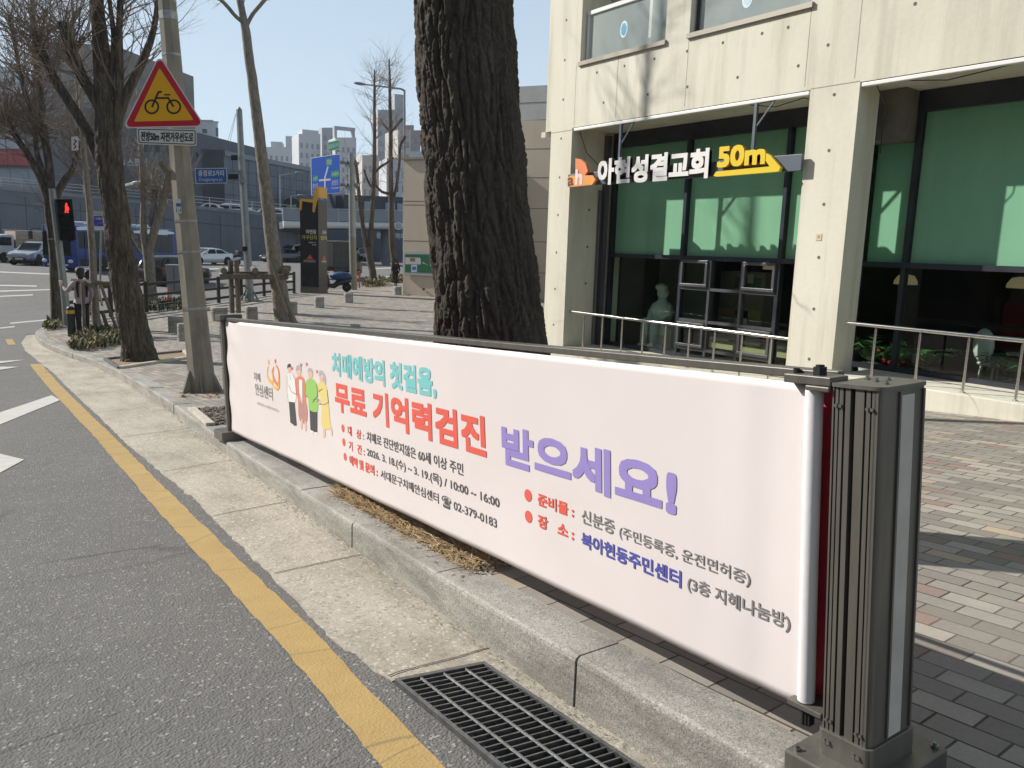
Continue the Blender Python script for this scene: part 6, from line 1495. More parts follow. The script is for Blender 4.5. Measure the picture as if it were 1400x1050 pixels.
# ------------------------------------------------------------------ vehicles
CGL = M("car_glass", (.008, .011, .013), .12, spec=.3)
TRIM = M("car_trim", (.015, .015, .016), .6)
RED_L, WHT_L = M("tail_lamp", (.42, .012, .015), .2), M("head_lamp", (.60, .62, .64), .12)
PLT = M("number_plate", (.62, .62, .60), .5)
def paint(name, c, metal=.25): 
    m = M(name, c, .28, metal); m.node_tree.nodes["Principled BSDF"].inputs["Coat Weight"].default_value = .6; return m
SHAPES = {  # station x, underside z, belt z, roof z (belt when no cabin); fractions of length, metres of height for a 1.45 m car
    "sedan": [(-.5, .40, .80, .80), (-.485, .28, .92, .92), (-.40, .22, 1.0, 1.0), (-.33, .20, 1.0, 1.06), (-.20, .18, .96, 1.38), (-.05, .17, .94, 1.46), (.05, .17, .93, 1.45), (.17, .18, .92, 1.16), (.26, .19, .90, .91), (.40, .22, .80, .80), (.475, .26, .70, .70), (.5, .36, .58, .58)],
    "suv": [(-.5, .45, .98, .98), (-.49, .34, 1.10, 1.16), (-.45, .28, 1.12, 1.44), (-.38, .25, 1.10, 1.66), (-.2, .24, 1.07, 1.72), (.0, .24, 1.05, 1.72), (.10, .24, 1.04, 1.60), (.21, .24, 1.03, 1.16), (.27, .25, 1.02, 1.03), (.40, .28, .95, .95), (.475, .32, .84, .84), (.5, .44, .66, .66)],
    "van": [(-.5, .40, 1.0, 1.6), (-.49, .28, 1.06, 1.9), (-.44, .25, 1.06, 1.96), (-.2, .24, 1.05, 1.98), (.1, .24, 1.04, 1.97), (.24, .24, 1.03, 1.84), (.36, .24, 1.02, 1.25), (.40, .25, 1.0, 1.02), (.46, .28, .90, .90), (.5, .4, .66, .66)]}
def car(name, lab, shape, L, W, Hs, pm_, group=None, cat="car"):
    """car at the origin heading +x; placed by the caller"""
    t = thing(name, lab, cat, (0, 0, 0), 0, group); st = SHAPES[shape]; k = Hs / (1.46 if shape == "sedan" else 1.72 if shape == "suv" else 1.98)
    S = [(x * L, a * k, b * k, c * k) for x, a, b, c in st]; h = W / 2
    def hw(x, f):  # half width by height zone, narrowing at the ends
        e = max(0, abs(x) / (L / 2) - .72) / .28; return h * f * (1 - .16 * e * e)
    mb = MB(); rings = []
    for x, z0, zb, zt in S:
        zm = z0 + (zb - z0) * .5; cab = max(0, zt - zb) / (.5 * k); wr = 1 - .22 * min(1, cab)
        ring = [(hw(x, .90), z0), (hw(x, 1.0), z0 + (zm - z0) * .5), (hw(x, 1.0), zm), (hw(x, .965), zb), (hw(x, .965 * wr), max(zb + .001, zt - .05 * min(1, cab) )), (hw(x, .965 * wr * .82), max(zb + .012, zt))]
        kk = len(mb.v); pts = [Vector((x, y, z)) for y, z in ring] + [Vector((x, -y, z)) for y, z in reversed(ring)]; mb.v += pts; rings.append(kk)
    n = 12
    for a, b in zip(rings, rings[1:]):
        for j in range(n): mb.f.append((a + j, a + (j + 1) % n, b + (j + 1) % n, b + j)); mb.mi.append(0)
    mb.f.append(tuple(rings[0] + j for j in range(n))); mb.mi.append(0); mb.f.append(tuple(rings[-1] + j for j in reversed(range(n)))); mb.mi.append(0)
    mb.build("body", pm_, t, world=False, smooth=True, angle=38)
    def at_x(x):
        for (x0, *a), (x1, *b) in zip(S, S[1:]):
            if x0 <= x <= x1: f = (x - x0) / (x1 - x0); return [p + (q - p) * f for p, q in zip(a, b)]
        return list(S[-1][1:])
    def side(x, f, sd):  # point on the cabin side, f from belt to roof
        z0, zb, zt = at_x(x); cab = max(0, zt - zb) / (.5 * k); wr = 1 - .22 * min(1, cab); zt2 = max(zb, zt - .05)
        y = hw(x, .965) * (1 - f) + hw(x, .965 * wr) * f; return Vector((x, sd * (y + .006), zb + (zt2 - zb) * f))
    cabx = [x for x, z0, zb, zt in S if zt - zb > .2 * k]; xa, xb = min(cabx), max(cabx)
    spl = {"sedan": (-.30, -.07, .05, .225), "suv": (-.455, -.17, .02, .20), "van": (-.46, -.1, .15, .33)}[shape]
    for sd in (-1, 1):
        xs_ = [q * L for q in spl]
        for a, b in ((xs_[0], xs_[1] - .03), (xs_[1] + .03, xs_[2] + .28 * (shape != "van")), (xs_[2] + .34 * (shape != "van"), xs_[3])):
            if b - a < .15: continue
            mb = MB(); m = 8; top, bot = [], []
            for i in range(m + 1):
                x = a + (b - a) * i / m; top.append(side(x, .86, sd)); bot.append(side(x, .06, sd))
            for i in range(m):
                mb.quad(bot[i], bot[i + 1], top[i + 1], top[i])
            mb.build("side_window", CGL, t, world=False)
    def glassq(x0, x1, nm):
        z00, zb0, zt0 = at_x(x0); z01, zb1, zt1 = at_x(x1); mb = MB()
        n_ = Vector((-(zt1 - zt0), 0, x1 - x0)).normalized() * .012
        if n_.z < 0: n_ = -n_
        w0, w1 = hw(x0, .80), hw(x1, .70); m = 6; prev = None
        for i in range(m + 1):
            x = x0 + (x1 - x0) * i / m; z = at_x(x)[2]; w = w0 + (w1 - w0) * i / m; q = (Vector((x, -w, z)) + n_, Vector((x, w, z)) + n_)
            if prev: mb.quad(prev[0], prev[1], q[1], q[0])
            prev = q
        mb.build(nm, CGL, t, world=False)
    ws_ = {"sedan": (.255, .075), "suv": (.255, .075), "van": (.385, .245)}[shape]; rs2 = {"sedan": (-.325, -.215), "suv": (-.488, -.40), "van": (-.497, -.45)}[shape]
    glassq(ws_[0] * L, ws_[1] * L, "windscreen"); glassq(rs2[0] * L, rs2[1] * L, "rear_window")
    wr_ = .335 if shape == "sedan" else .37
    for x in (-.30 * L, .305 * L):
        for sd in (-1, 1):
            wheel(t, (x, sd * (h - .10), wr_), wr_, .21, (0, sd, 0))
            mb = MB(); c = Vector((x, sd * (h * 1.0 + .002), wr_)); mb.quad(*[c + Vector((math.cos(a * .4189) * wr_ * 1.17, 0, math.sin(a * .4189) * wr_ * 1.17)) for a in range(15)]); mb.build("wheel_arch", TRIM, t, world=False)
    for sd in (-1, 1):
        z = at_x(.455 * L)[1]; mb = MB(); mb.ball((.462 * L, sd * h * .66, z - .10 * k), (.16, .22, .075), 12, 6); mb.build("headlight", WHT_L, t, world=False, smooth=True, angle=180)
        z = at_x(-.485 * L)[1]; mb = MB(); mb.ball((-.482 * L, sd * h * .68, z - .12 * k), (.09, .25, .09), 12, 6); mb.build("tail_light", RED_L, t, world=False, smooth=True, angle=180)
        zb = at_x(.17 * L)[1]; mb = MB(); mb.ball((.165 * L, sd * (h + .10), zb + .07), (.07, .10, .07), 10, 6); mb.build("mirror", pm_, t, world=False, smooth=True, angle=180)
    mb = MB(); mb.box((.488 * L, -h * .5, .36 * k), (.502 * L, h * .5, .56 * k)); mb.build("grille", TRIM, t, world=False)
    for x, nm in ((.504 * L, "front_plate"), (-.503 * L, "rear_plate")):
        mb = MB(); mb.box((x - .006, -.26, .40 * k), (x + .006, .26, .51 * k)); mb.build(nm, PLT, t, world=False)
    mb = MB(); mb.box((-.49 * L, -h * .94, .22 * k), (.49 * L, h * .94, .30 * k)); mb.build("sill", TRIM, t, world=False)
    return t
def set_at(t, px, py, ang, z=None):
    p = gp(px, py, 0) if z is None else z; t.location = p; t.rotation_euler = (0, 0, ang); return t
def yaw_for(B, length, pxC, s0):
    """heading so that a side of this length starting at B ends at picture column pxC"""
    best, ba = 1e9, 0
    for i in range(720):
        a = s0 + (i - 360) * R(.25); C = B + Vector((math.cos(a), math.sin(a), 0)) * length; e = abs(CAM_proj(C)[0] - pxC)
        if e < best: best, ba = e, a
    return ba
WHP, SIL, BLKP, GRYP = paint("paint_white", (.62, .63, .63)), paint("paint_silver", (.36, .38, .40), .5), paint("paint_black", (.010, .011, .013)), paint("paint_grey", (.12, .135, .15), .5)
# headings: angle of +x in the world; camera looks along 54 deg
set_at(car("parked_car", "white saloon car facing left in front of the grey ramp wall", "sedan", 4.85, 1.86, 1.45, WHP), 283, 361.5, R(203))
set_at(car("parked_car", "black suv with red tail lamps waiting beyond the fence behind the concrete pole", "suv", 4.7, 1.88, 1.72, BLKP), 240, 391.5, R(10))
_s = [o for o in bpy.data.objects if o.get("label", "").startswith("black suv")][0]; _b = gp(226, 392.5, 0); _a = yaw_for(_b, 4.7, 293, R(20)); _s.rotation_euler = (0, 0, _a); _s.location = _b + Vector((math.cos(_a), math.sin(_a), 0)) * 2.35 + Vector((-math.sin(_a), math.cos(_a), 0)) * .94
set_at(car("parked_car", "dark blue saloon car beside the white van left of the pylon", "sedan", 4.8, 1.85, 1.45, paint("paint_dark_blue", (.03, .04, .055))), 386, 358.5, R(200))
set_at(car("delivery_van", "white van behind the dark saloon, half hidden by the pylon", "van", 4.9, 1.8, 1.98, WHP, None, "van"), 407, 358, R(205))
set_at(car("parked_car", "white suv stopped between the truck and the grey suv at the far left", "suv", 4.6, 1.86, 1.66, WHP), 36, 358.0, R(234))
set_at(car("parked_car", "silver grey suv with dark grille stopped in front of the blue bus", "suv", 4.5, 1.86, 1.66, SIL), 50, 361.5, R(237))
set_at(car("parked_car", "small white car under the footbridge behind the bare trees", "suv", 4.2, 1.75, 1.5, WHP), 538, 355, R(190))
set_at(car("parked_car", "dark car behind the canvas truck under the footbridge", "van", 4.6, 1.8, 1.8, GRYP), 494, 357, R(200))
mcar = scooter(gp(318, 362, 0), R(200), "white and black motor scooter parked beside the white saloon", M("scooter_white", (.55, .55, .55), .35))
bx_ = MB(); bx_.box((-.95, -.24, .82), (-.45, .24, 1.25)); bx_.build("delivery_box", BLK, mcar, world=False, bevel=.03)
def local(o): return o
# the blue bus
BB = paint("bus_blue", (.006, .036, .20), .0); BB.node_tree.nodes["Principled BSDF"].inputs["Coat Weight"].default_value = .1; BB.node_tree.nodes["Principled BSDF"].inputs["Specular IOR Level"].default_value = .25; BW = paint("bus_white", (.60, .63, .66), .1)
pB = gp(103, 373, 0); ang = yaw_for(pB, 11.0, 243, R(20)); bus = thing("bus", "blue city bus with white roof stripe crossing the junction behind the trees", "bus", pB, ang)
# local: x from the front (0) to the back (11), y from the near side (0) away (2.5); z up
def bplan(): return [(0.0, .25), (.25, 0.), (10.9, 0.), (11., .15), (11., 2.35), (10.9, 2.5), (.25, 2.5), (.0, 2.25)]
sgnY = 1
mb = MB(); lay = [(.30, 0), (.34, 0), (1.0, 0), (2.75, .03), (2.98, .12), (3.06, .35)]; rings = []
for z, ins in lay:
    k = len(mb.v); mb.v += [Vector((min(max(x, ins), 11 - ins), min(max(y, ins), 2.5 - ins), z)) for x, y in bplan()]; rings.append(k)
for a, b in zip(rings, rings[1:]):
    for j in range(8): mb.f.append((a + j, a + (j + 1) % 8, b + (j + 1) % 8, b + j)); mb.mi.append(0)
mb.f.append(tuple(rings[-1] + j for j in range(8))); mb.mi.append(0); mb.f.append(tuple(rings[0] + j for j in reversed(range(8)))); mb.mi.append(0)
mb.build("body", BB, bus, world=False, smooth=True, angle=35)
def sheet(nm, m, P, d=.0): mb = MB(); mb.quad(*P); return mb.build(nm, m, bus, world=False)
yS = -.006
def sd_(nm, m, x0, x1, z0, z1, y=yS): return sheet(nm, m, [(x0, y, z0), (x1, y, z0), (x1, y + (.03 if z1 > 2.6 else .0), z1), (x0, y + (.03 if z1 > 2.6 else 0), z1)])
BG = M("bus_glass", (.008, .013, .015), .12, spec=.22)
for x0, x1 in ((1.68, 3.32), (3.36, 4.97), (6.33, 7.62), (7.66, 8.94), (8.98, 10.5)): sd_("side_window", BG, x0, x1, 1.30, 2.66)
for x0, x1 in ((.45, 1.6), (5.05, 6.25)):
    d_ = sd_("door", BG, x0, x1, .42, 2.62); mb = MB(); mb.box((x0 + (x1 - x0) / 2 - .03, -.02, .42), (x0 + (x1 - x0) / 2 + .03, -.007, 2.62)); mb.build("door_edge", BB, bus, world=False)
# white flash and roof gear
mb = MB(); prev = None
for i in range(21):
    x = .35 + 10.4 * i / 20; w = .20 + .10 * math.sin(i * .5); q = (Vector((x, -.003, 2.70 + .06 * math.sin(i * .33))), Vector((x, .03, 2.70 + w)))
    if prev: mb.quad(prev[0], q[0], q[1], prev[1])
    prev = q
mb.build("white_flash", BW, bus, world=False)
mb = MB(); mb.box((1.6, .5, 3.05), (4.4, 2.0, 3.28)); mb.build("roof_unit", BW, bus, world=False, bevel=.06); mb = MB(); mb.box((6.6, .45, 3.05), (9.6, 2.05, 3.30)); mb.build("roof_unit", BW, bus, world=False, bevel=.06)
mb = MB(); mb.box((8.7, -.004, 2.62), (9.9, .04, 2.98)); mb.build("side_board", BW, bus, world=False)
sd_("lower_stripe", BW, .2, 10.8, .335, .39, -.008)
sheet("windscreen", BG, [(-.008, 2.3, 1.05), (-.008, .2, 1.05), (.012, .25, 2.55), (.012, 2.25, 2.55)])
mb = MB(); mb.box((-.01, .45, 2.62), (.05, 2.05, 2.92)); mb.build("route_display", M("bus_display", (.30, .34, .36), .3), bus, world=False)
for y in (.30, 2.2):
    mb = MB(); mb.ball((0.0, y, .72), (.06, .2, .12), 12, 6); mb.build("headlight", WHT_L, bus, world=False, smooth=True, angle=180)
for y, s in ((.05, -1), (2.45, 1)):
    mb = MB(); mb.tube([(.12, y, 2.72), (-.25, y + s * .15, 2.75), (-.42, y + s * .3, 2.66), (-.42, y + s * .3, 2.55)], .03, 6); mb.build("mirror_arm", TRIM, bus, world=False)
    mb = MB(); mb.box((-.50, y + s * .3 - .12, 2.05), (-.36, y + s * .3 + .12, 2.56)); mb.build("mirror", TRIM, bus, world=False, bevel=.03)
mb = MB(); mb.box((-.015, .5, .42), (.02, 2.0, .52)); mb.build("front_plate", PLT, bus, world=False)
for x in (2.55, 8.6):
    for y, s in ((.12, -1), (2.38, 1)): wheel(bus, (x, y, .48), .48, .28, (0, s, 0))
    mb = MB(); mb.quad(*[Vector((x + .62 * math.cos(a * .3142), -.010, max(.31, .48 + .62 * math.sin(a * .3142)))) for a in range(20)]); mb.build("wheel_arch", TRIM, bus, world=False)
# canvas truck
def truck(lab, p, ang, box, col, cabm, L=3.2, W=1.75, hb=2.75, tan=False):
    t = thing("truck", lab, "truck", p, ang)   # heading +x, origin at the rear end, near side y = 0
    mb = MB(); mb.box((0, 0, .62), (L, W, .78)); mb.build("bed", TRIM, t, world=False)
    mb = MB()
    if box:
        P = [(0, .80), (0, hb - .12), (.12, hb), (L - .1, hb), (L, hb - .1), (L, .80)]
        mb.prism(P, lambda u, v, d: Vector((u, d, v)), .0, W); mb.build("canvas_box", col, t, world=False, bevel=.04)
        mb = MB(); rr = random.Random(5); prev = None; m = 26
        for i in range(m + 1):
            y = .06 + (W - .12) * i / m; q = (Vector((-.03 - .05 * math.sin(i * 2.2) - .02 * rr.random(), y, .95)), Vector((-.012, y, hb - .16)))
            if prev: mb.quad(prev[0], q[0], q[1], prev[1])
            prev = q
        mb.build("canvas_curtain", M("curtain_canvas", (.16, .165, .15), .9), t, world=False)
        mb = MB(); mb.box((-.02, 0, hb - .10), (L, W, hb + .012)); mb.build("pale_roof_edge", M("canvas_edge", (.33, .36, .31), .7), t, world=False)
    else:
        for k_ in range(5): 
            z = .80 + k_ * .30; mb = MB(); mb.box((.02, .02, z), (L - .05, W - .02, z + .285)); mb.build("load_board", col, t, world=False, bevel=.015)
        mb = MB(); mb.box((-.03, -.03, .70), (L, W + .03, .98)); mb.build("side_gate", M("truck_gate", (.30, .33, .37), .5), t, world=False)
        mb = MB(); mb.bar((0, -.05, 2.36), (L, -.05, 2.36), .05); mb.build("top_rail", M("truck_rail", (.6, .6, .6), .5), t, world=False)
        mb = MB(); mb.tube([(.3, -.05, .9), (L * .5, -.06, 2.3), (L - .3, -.05, .9)], .012, 5); mb.build("rope", TRIM, t, world=False)
    P = [(L + .08, .45), (L + .08, 1.95), (L + .35, 2.05), (L + 1.05, 1.98), (L + 1.45, 1.15), (L + 1.52, .55), (L + 1.5, .4)]
    mb = MB(); mb.prism(P, lambda u, v, d: Vector((u, d, v)), .04, W - .04); mb.build("cab", cabm, t, world=False, bevel=.05)
    for y in (.032, W - .032):
        mb = MB(); mb.quad((L + .25, y, 1.22), (L + 1.2, y, 1.22), (L + .98, y, 1.84), (L + .25, y, 1.84)); mb.build("side_window", CGL, t, world=False)
    mb = MB(); mb.quad((L + 1.44, .2, 1.22), (L + 1.44, W - .2, 1.22), (L + 1.10, W - .25, 1.92), (L + 1.10, .25, 1.92)); mb.build("windscreen", CGL, t, world=False)
    for x in (.7, L + .8):
        for y, s in ((.12, -1), (W - .12, 1)): wheel(t, (x, y, .37), .37, .22, (0, s, 0))
    for y in (.2, W - .2): mb = MB(); mb.box((-.03, y - .12, .62), (.0, y + .12, .74)); mb.build("tail_light", RED_L, t, world=False)
    mb = MB(); mb.box((L + 1.15, -.16, 1.35), (L + 1.25, .02, 1.7)); mb.build("mirror", TRIM, t, world=False)
    return t
pT = gp(457, 383, 0); aT = yaw_for(pT, 3.3, 485, R(60))
truck("small truck with a grey canvas box and rear curtain behind the dark pylon", pT, aT, True, M("canvas_grey_green", (.055, .058, .052), .9, var=.25, vs=4), BLKP)
pT = at(62, 345, 64); pT.z = zr(pT.y)
truck("white cab truck loaded with tan boards at the far left edge", pT, R(197), False, M("tan_boards", (.42, .32, .24), .85, var=.15, vs=6), M("truck_white", (.50, .52, .54), .4), 2.9, 2.0)
# ------------------------------------------------------------------ ramp wall, footbridge, background buildings
def brickish(name, c, dark, w, h, var=.15, mortar=.02):
    b = NB(name, .8); g = b.n("TexCoord").outputs["Generated"]
    n = b.noise(.35, detail=6); st = b.noise(.8, vec=b.map(scale=(2.2, 2.2, .14)), detail=6, rough=.7)
    t = b.ramp(n, [(.3, tuple(x * (1 - var) for x in c)), (.7, tuple(x * (1 + var) for x in c))]); t = b.mix(b.ramp(st, [(.5, 0), (.72, .55)]), t, dark)
    b.col(t); return b.m
RAMP = brickish("ramp_wall_panels", (.115, .135, .165), (.075, .09, .115), 3, 6)
GRV_ = M("panel_groove", (.05, .058, .07), .9)
def facing(px0, H0, px1, H1): 
    a, b = at(px0, 330, H0), at(px1, 330, H1); a.z = b.z = 0; d = (b - a); L = d.length; d.normalize(); n = Vector((d.y, -d.x, 0))
    if n.dot(HF) > 0: n = -n
    return a, d, n, L
def walls(name, lab, cat, px0, H0, px1, H1, y0, y1, ybase, mat, thick=1.2, group=None):
    """a wall or building front between two picture columns with top heights measured there"""
    a, d, n, L = facing(px0, H0, px1, H1); zb = -1.3 if ybase is None else ybase
    t = thing(name, lab, cat, a + Vector((0, 0, zb)), 0, group)
    za, zc = at(px0, y0, H0).z, at(px1, y1, H1).z
    mb = MB(); P = [(0, zb), (L, zb), (L, zc), (0, za)]; mb.prism(P, lambda u, v, w: a + d * u + Vector((0, 0, v)) - n * w, 0, thick); w_ = mb.build("wall", mat, t)
    return t, a, d, n, L, za, zc, w_
def grid(t, a, d, n, cells, mat, nm, dd=.03, frame=None):
    """windows on a front: (u0, z0, u1, z1)"""
    for (u0, z0, u1, z1) in cells:
        mb = MB(); P = [(u0, z0), (u1, z0), (u1, z1), (u0, z1)]
        mb.prism(P, lambda u, v, w: a + d * u + Vector((0, 0, v)) + n * w, .0, dd); o = mb.build(nm, mat, t)
        if frame:
            e = frame[1]
            for q in ([(u0 - e, z0 - e), (u1 + e, z0 - e), (u1 + e, z0), (u0 - e, z0)], [(u0 - e, z1), (u1 + e, z1), (u1 + e, z1 + e), (u0 - e, z1 + e)]): mb = MB(); mb.prism(q, lambda u, v, w: a + d * u + Vector((0, 0, v)) + n * w, .0, dd + .08); mb.build("window_trim", frame[0], o)
t, a, d, n, L, za, zc, w_ = walls("ramp_wall", "long blue grey panelled retaining wall of the ramp behind the bus and cars", "wall", -160, 92, 405, 88, 243, 299, None, RAMP, 9)
def topz(u): return za + (zc - za) * u / L
mb = MB()
for k in range(int(L / 3.2)):
    u = 1.5 + 3.2 * k; mb.prism([(u, -.6), (u + .08, -.6), (u + .08, topz(u) - .5), (u, topz(u) - .5)], lambda u_, v, w: a + d * u_ + Vector((0, 0, v)) + n * w, .0, .02)
mb.prism([(0, za - 1.5), (L, zc - 1.5), (L, zc - 1.42), (0, za - 1.42)], lambda u_, v, w: a + d * u_ + Vector((0, 0, v)) + n * w, .0, .02)
mb.build("panel_joints", GRV_, w_)
mb = MB(); mb.prism([(0, za), (L, zc), (L, zc + .35), (0, za + .35)], lambda u_, v, w: a + d * u_ + Vector((0, 0, v)) - n * w, -.1, .35); mb.build("parapet", M("parapet_grey", (.17, .19, .215), .8, var=.15, vs=1), t)
RAIL = M("rail_pale", (.34, .36, .38), .5, .4)
mb = MB()
for k in range(int(L / 2.4)): u = 2.4 * k + .4; z = topz(u) + .35; mb.bar(a + d * u + Vector((0, 0, z)), a + d * u + Vector((0, 0, z + 1.0)), .08)
for h in (.35, .68, 1.0): mb.bar(a + Vector((0, 0, za + .35 + h)), a + d * L + Vector((0, 0, zc + .35 + h)), .07)
mb.build("railing", RAIL, t)
rc = [("white saloon on the raised ramp under the junction name sign", 276, WHP, "sedan"), ("white hatchback on the raised ramp right of the first white saloon", 297, WHP, "suv"), ("silver saloon on the raised ramp behind the octagonal pole", 316, SIL, "sedan"), ("white car on the raised ramp left of the slender tree", 352, WHP, "suv"), ("grey car on the raised ramp right of the slender tree", 386, GRYP, "sedan")]
for lab, px, m_, sh in rc:
    f = (px + 160) / 565.; u = f * L; p = a + d * u - n * 3.2; p.z = topz(u) - .70; c = car("parked_car", lab, sh, 4.5, 1.8, 1.5 if sh == "sedan" else 1.62, m_, "cars up on the ramp"); c.location = p; c.rotation_euler = (0, 0, math.atan2(d.y, d.x) + math.pi)
# footbridge
t, a, d, n, L, za, zc, w_ = walls("footbridge", "pale edged overpass deck with a glass railing crossing behind the blue sign", "bridge", 388, 84, 640, 92, 302.5, 306, None, M("deck_dark", (.06, .07, .085), .8), 5)
bpy.data.objects.remove(w_)
def br(u, v, w): return a + d * u + Vector((0, 0, v)) - n * w
mb = MB(); mb.prism([(0, za - .75), (L, zc - .75), (L, zc), (0, za)], br, .35, 5.6); mb.build("deck", M("deck_dark", (.06, .07, .085), .8), t)
mb = MB(); prof_ = [(.0, 0.), (.16, -.18), (.16, -.5), (.0, -.72), (-.2, -.78)]
mb.tube([br(0, za - .34, .28), br(L, zc - .34, .28)], .36, 16); mb.build("edge_beam", M("deck_edge_white", (.60, .61, .60), .5), t, smooth=True)
mb = MB()
for k in range(int(L / 1.9)): mb.bar(br(k * 1.9, za + (zc - za) * k * 1.9 / L, .4), br(k * 1.9, za + (zc - za) * k * 1.9 / L + 1.35, .4), .09)
mb.bar(br(0, za + 1.35, .4), br(L, zc + 1.35, .4), .09); mb.build("railing", RAIL, t)
mb = MB(); mb.prism([(0, za + .1), (L, zc + .1), (L, zc + 1.25), (0, za + 1.25)], br, .39, .405); mb.build("railing_panel", M("rail_panel_grey", (.20, .225, .25), .4), t)
mb = MB(); q0 = br(L * .56, -.8, 2.5); mb.tube([q0, q0 + Vector((0, 0, zc + .2))], .55, 14); mb.build("pier", M("pier_grey", (.14, .155, .175), .8), t)
mb = MB(); c_ = br(L * .585, 0, 0); cc_ = at(545, 309, hd(c_) - .6)
mb.tube([cc_, cc_ - HF * .06], .42, 18); o = mb.build("round_sign", SWHT, t); mb = MB(); mb.tube([cc_ - HF * .062, cc_ - HF * .09], .34, 18); mb.build("round_sign_face", M("round_sign_grey", (.34, .36, .38), .5), o)
# dark wall beneath the bridge
t, a, d, n, L, za, zc, w_ = walls("underpass_wall", "dark blue grey wall with pale lettering under the overpass", "wall", 396, 100, 660, 108, 306, 308, None, brickish("underpass_blue", (.085, .10, .125), (.055, .065, .085), 3, 3), 1)
lettering("충정로 지하차도", lambda u, v, dd_: a + d * u + Vector((0, 0, v)) + n * (.05 + dd_), (L * .43, 2.4, L * .60, 3.2), M("wall_letters", (.42, .46, .5), .6), t, .04, .01)
# long grey hall above the ramp
HALL = brickish("hall_cladding", (.155, .178, .212), (.09, .105, .13), 3, 3); NAVY = M("navy_cladding", (.022, .032, .050), .6, var=.15, vs=.5)
def box_building(name, lab, px0, H0, px1, H1, y0, y1, mat, depth, zb=-1.2, group=None, cat="building"):
    return walls(name, lab, cat, px0, H0, px1, H1, y0, y1, zb, mat, depth, group)
t, a, d, n, L, za, zc, w_ = box_building("hall", "long blue grey clad hall rising behind the ramp cars and junction sign", 309, 118, 436, 150, 206, 231, HALL, 30)
mb = MB()
for k in range(1, 14): u = L * k / 14; mb.prism([(u, 0), (u + .07, 0), (u + .07, za + (zc - za) * k / 14 - .6), (u, za + (zc - za) * k / 14 - .6)], lambda u_, v, w: a + d * u_ + Vector((0, 0, v)) + n * w, 0, .03)
for h in (2.6, 4.4, 6.2): mb.prism([(0, za - h), (L, zc - h), (L, zc - h + .07), (0, za - h + .07)], lambda u_, v, w: a + d * u_ + Vector((0, 0, v)) + n * w, 0, .03)
mb.build("panel_joints", GRV_, w_)
mb = MB(); mb.prism([(0, za - .7), (L, zc - .7), (L, zc), (0, za)], lambda u_, v, w: a + d * u_ + Vector((0, 0, v)) + n * w, .0, .25); mb.build("cornice", M("cornice_grey", (.22, .245, .275), .7), t)
mb = MB(); c_ = at(399, 284, 130); mb.tube([c_, c_ - HF * .2], 1.55, 20); o = mb.build("round_emblem", M("emblem_black", (.02, .02, .024), .5), t); lettering("e4", lambda u, v, dd_: c_ + _r0 * u + Vector((0, 0, v)) - HF * (.22 + dd_), (-.9, -.5, .9, .6), M("emblem_green", (.10, .30, .12), .5), o, .05, .02)
t, a, d, n, L, za, zc, w_ = box_building("hall", "dark navy end block of the hall with a pale round emblem", 250, 112, 309, 114, 203, 205, NAVY, 25)
mb = MB(); c_ = at(270, 212.5, 112.5); mb.tube([c_ - HF * .6, c_ - HF * .7], .62, 20); o = mb.build("round_emblem", M("emblem_pale_blue", (.20, .26, .33), .5), t); mb = MB(); mb.tube([c_ - HF * .7, c_ - HF * .74], .42, 20); mb.build("emblem_core", NAVY, o)
# street lamps before the hall
for px, y0, y1, x2, yy, lab in ((383, 240, 300, 409, 236, "slim street lamp with a long arm in front of the long hall"), (398, 268, 300, 412, 267, "short slim street lamp just left of the dark pylon")):
    p = at(px, y1, 95); t = thing("street_lamp", lab, "street lamp", Vector((p.x, p.y, zr(p.y)))); mb = MB(); mb.tube([Vector((p.x, p.y, zr(p.y))), at(px, y0, 95)], [.12, .08], 8); mb.build("pole", PG, t)
    mb = MB(); mb.tube([at(px, y0, 95), at(x2, yy, 95)], [.07, .05], 6); mb.build("arm", PG, t); mb = MB(); mb.ball(at(x2, yy, 95), (.5, .3, .12), 12, 6); mb.build("lamp_head", PG, t, smooth=True, angle=180)
# white building with dark windows
WIN = M("far_window", (.05, .065, .085), .15); WINL = M("far_window_pale", (.22, .26, .31), .2)
WB = M("white_render", (.60, .61, .62), .7, var=.05, vs=.3)
t, a, d, n, L, za, zc, w_ = box_building("white_building", "white rounded building with small dark windows right of the warning sign", 262, 140, 296, 142, 164, 164, WB, 12)
grid(t, a, d, n, [(L * .56, at(283, 181, 140).z, L * .75, at(283, 175, 140).z)], WIN, "window", .05)
mb = MB(); r0 = L * .22
for k in range(10):
    a0, a1 = R(9 * k), R(9 * k + 9); c_ = a + d * L - n * r0
    q = [c_ + d * math.sin(x) * r0 + n * math.cos(x) * r0 for x in (a0, a1)]; mb.quad(q[0] + Vector((0, 0, -1)), q[1] + Vector((0, 0, -1)), q[1] + Vector((0, 0, za)), q[0] + Vector((0, 0, za)))
mb.prism([(0, 0), (L + r0, 0), (L + r0, r0 * 2), (0, r0 * 2)], lambda u, v, w: a + d * u - n * v + Vector((0, 0, za + w)), 0, .25); o = mb.build("rounded_corner", WB, t)
for y0, y1 in ((172, 184), (196, 204), (214, 222)):
    mb = MB()
    for k in range(3, 9):
        a0, a1 = R(9 * k), R(9 * k + 9); c_ = a + d * L - n * r0; q = [c_ + d * math.sin(x) * (r0 + .06) + n * math.cos(x) * (r0 + .06) for x in (a0, a1)]; z0, z1 = at(300, y1, 140).z, at(300, y0, 140).z
        mb.quad(q[0] + Vector((0, 0, z0)), q[1] + Vector((0, 0, z0)), q[1] + Vector((0, 0, z1)), q[0] + Vector((0, 0, z1)))
    mb.build("window", WIN, t)
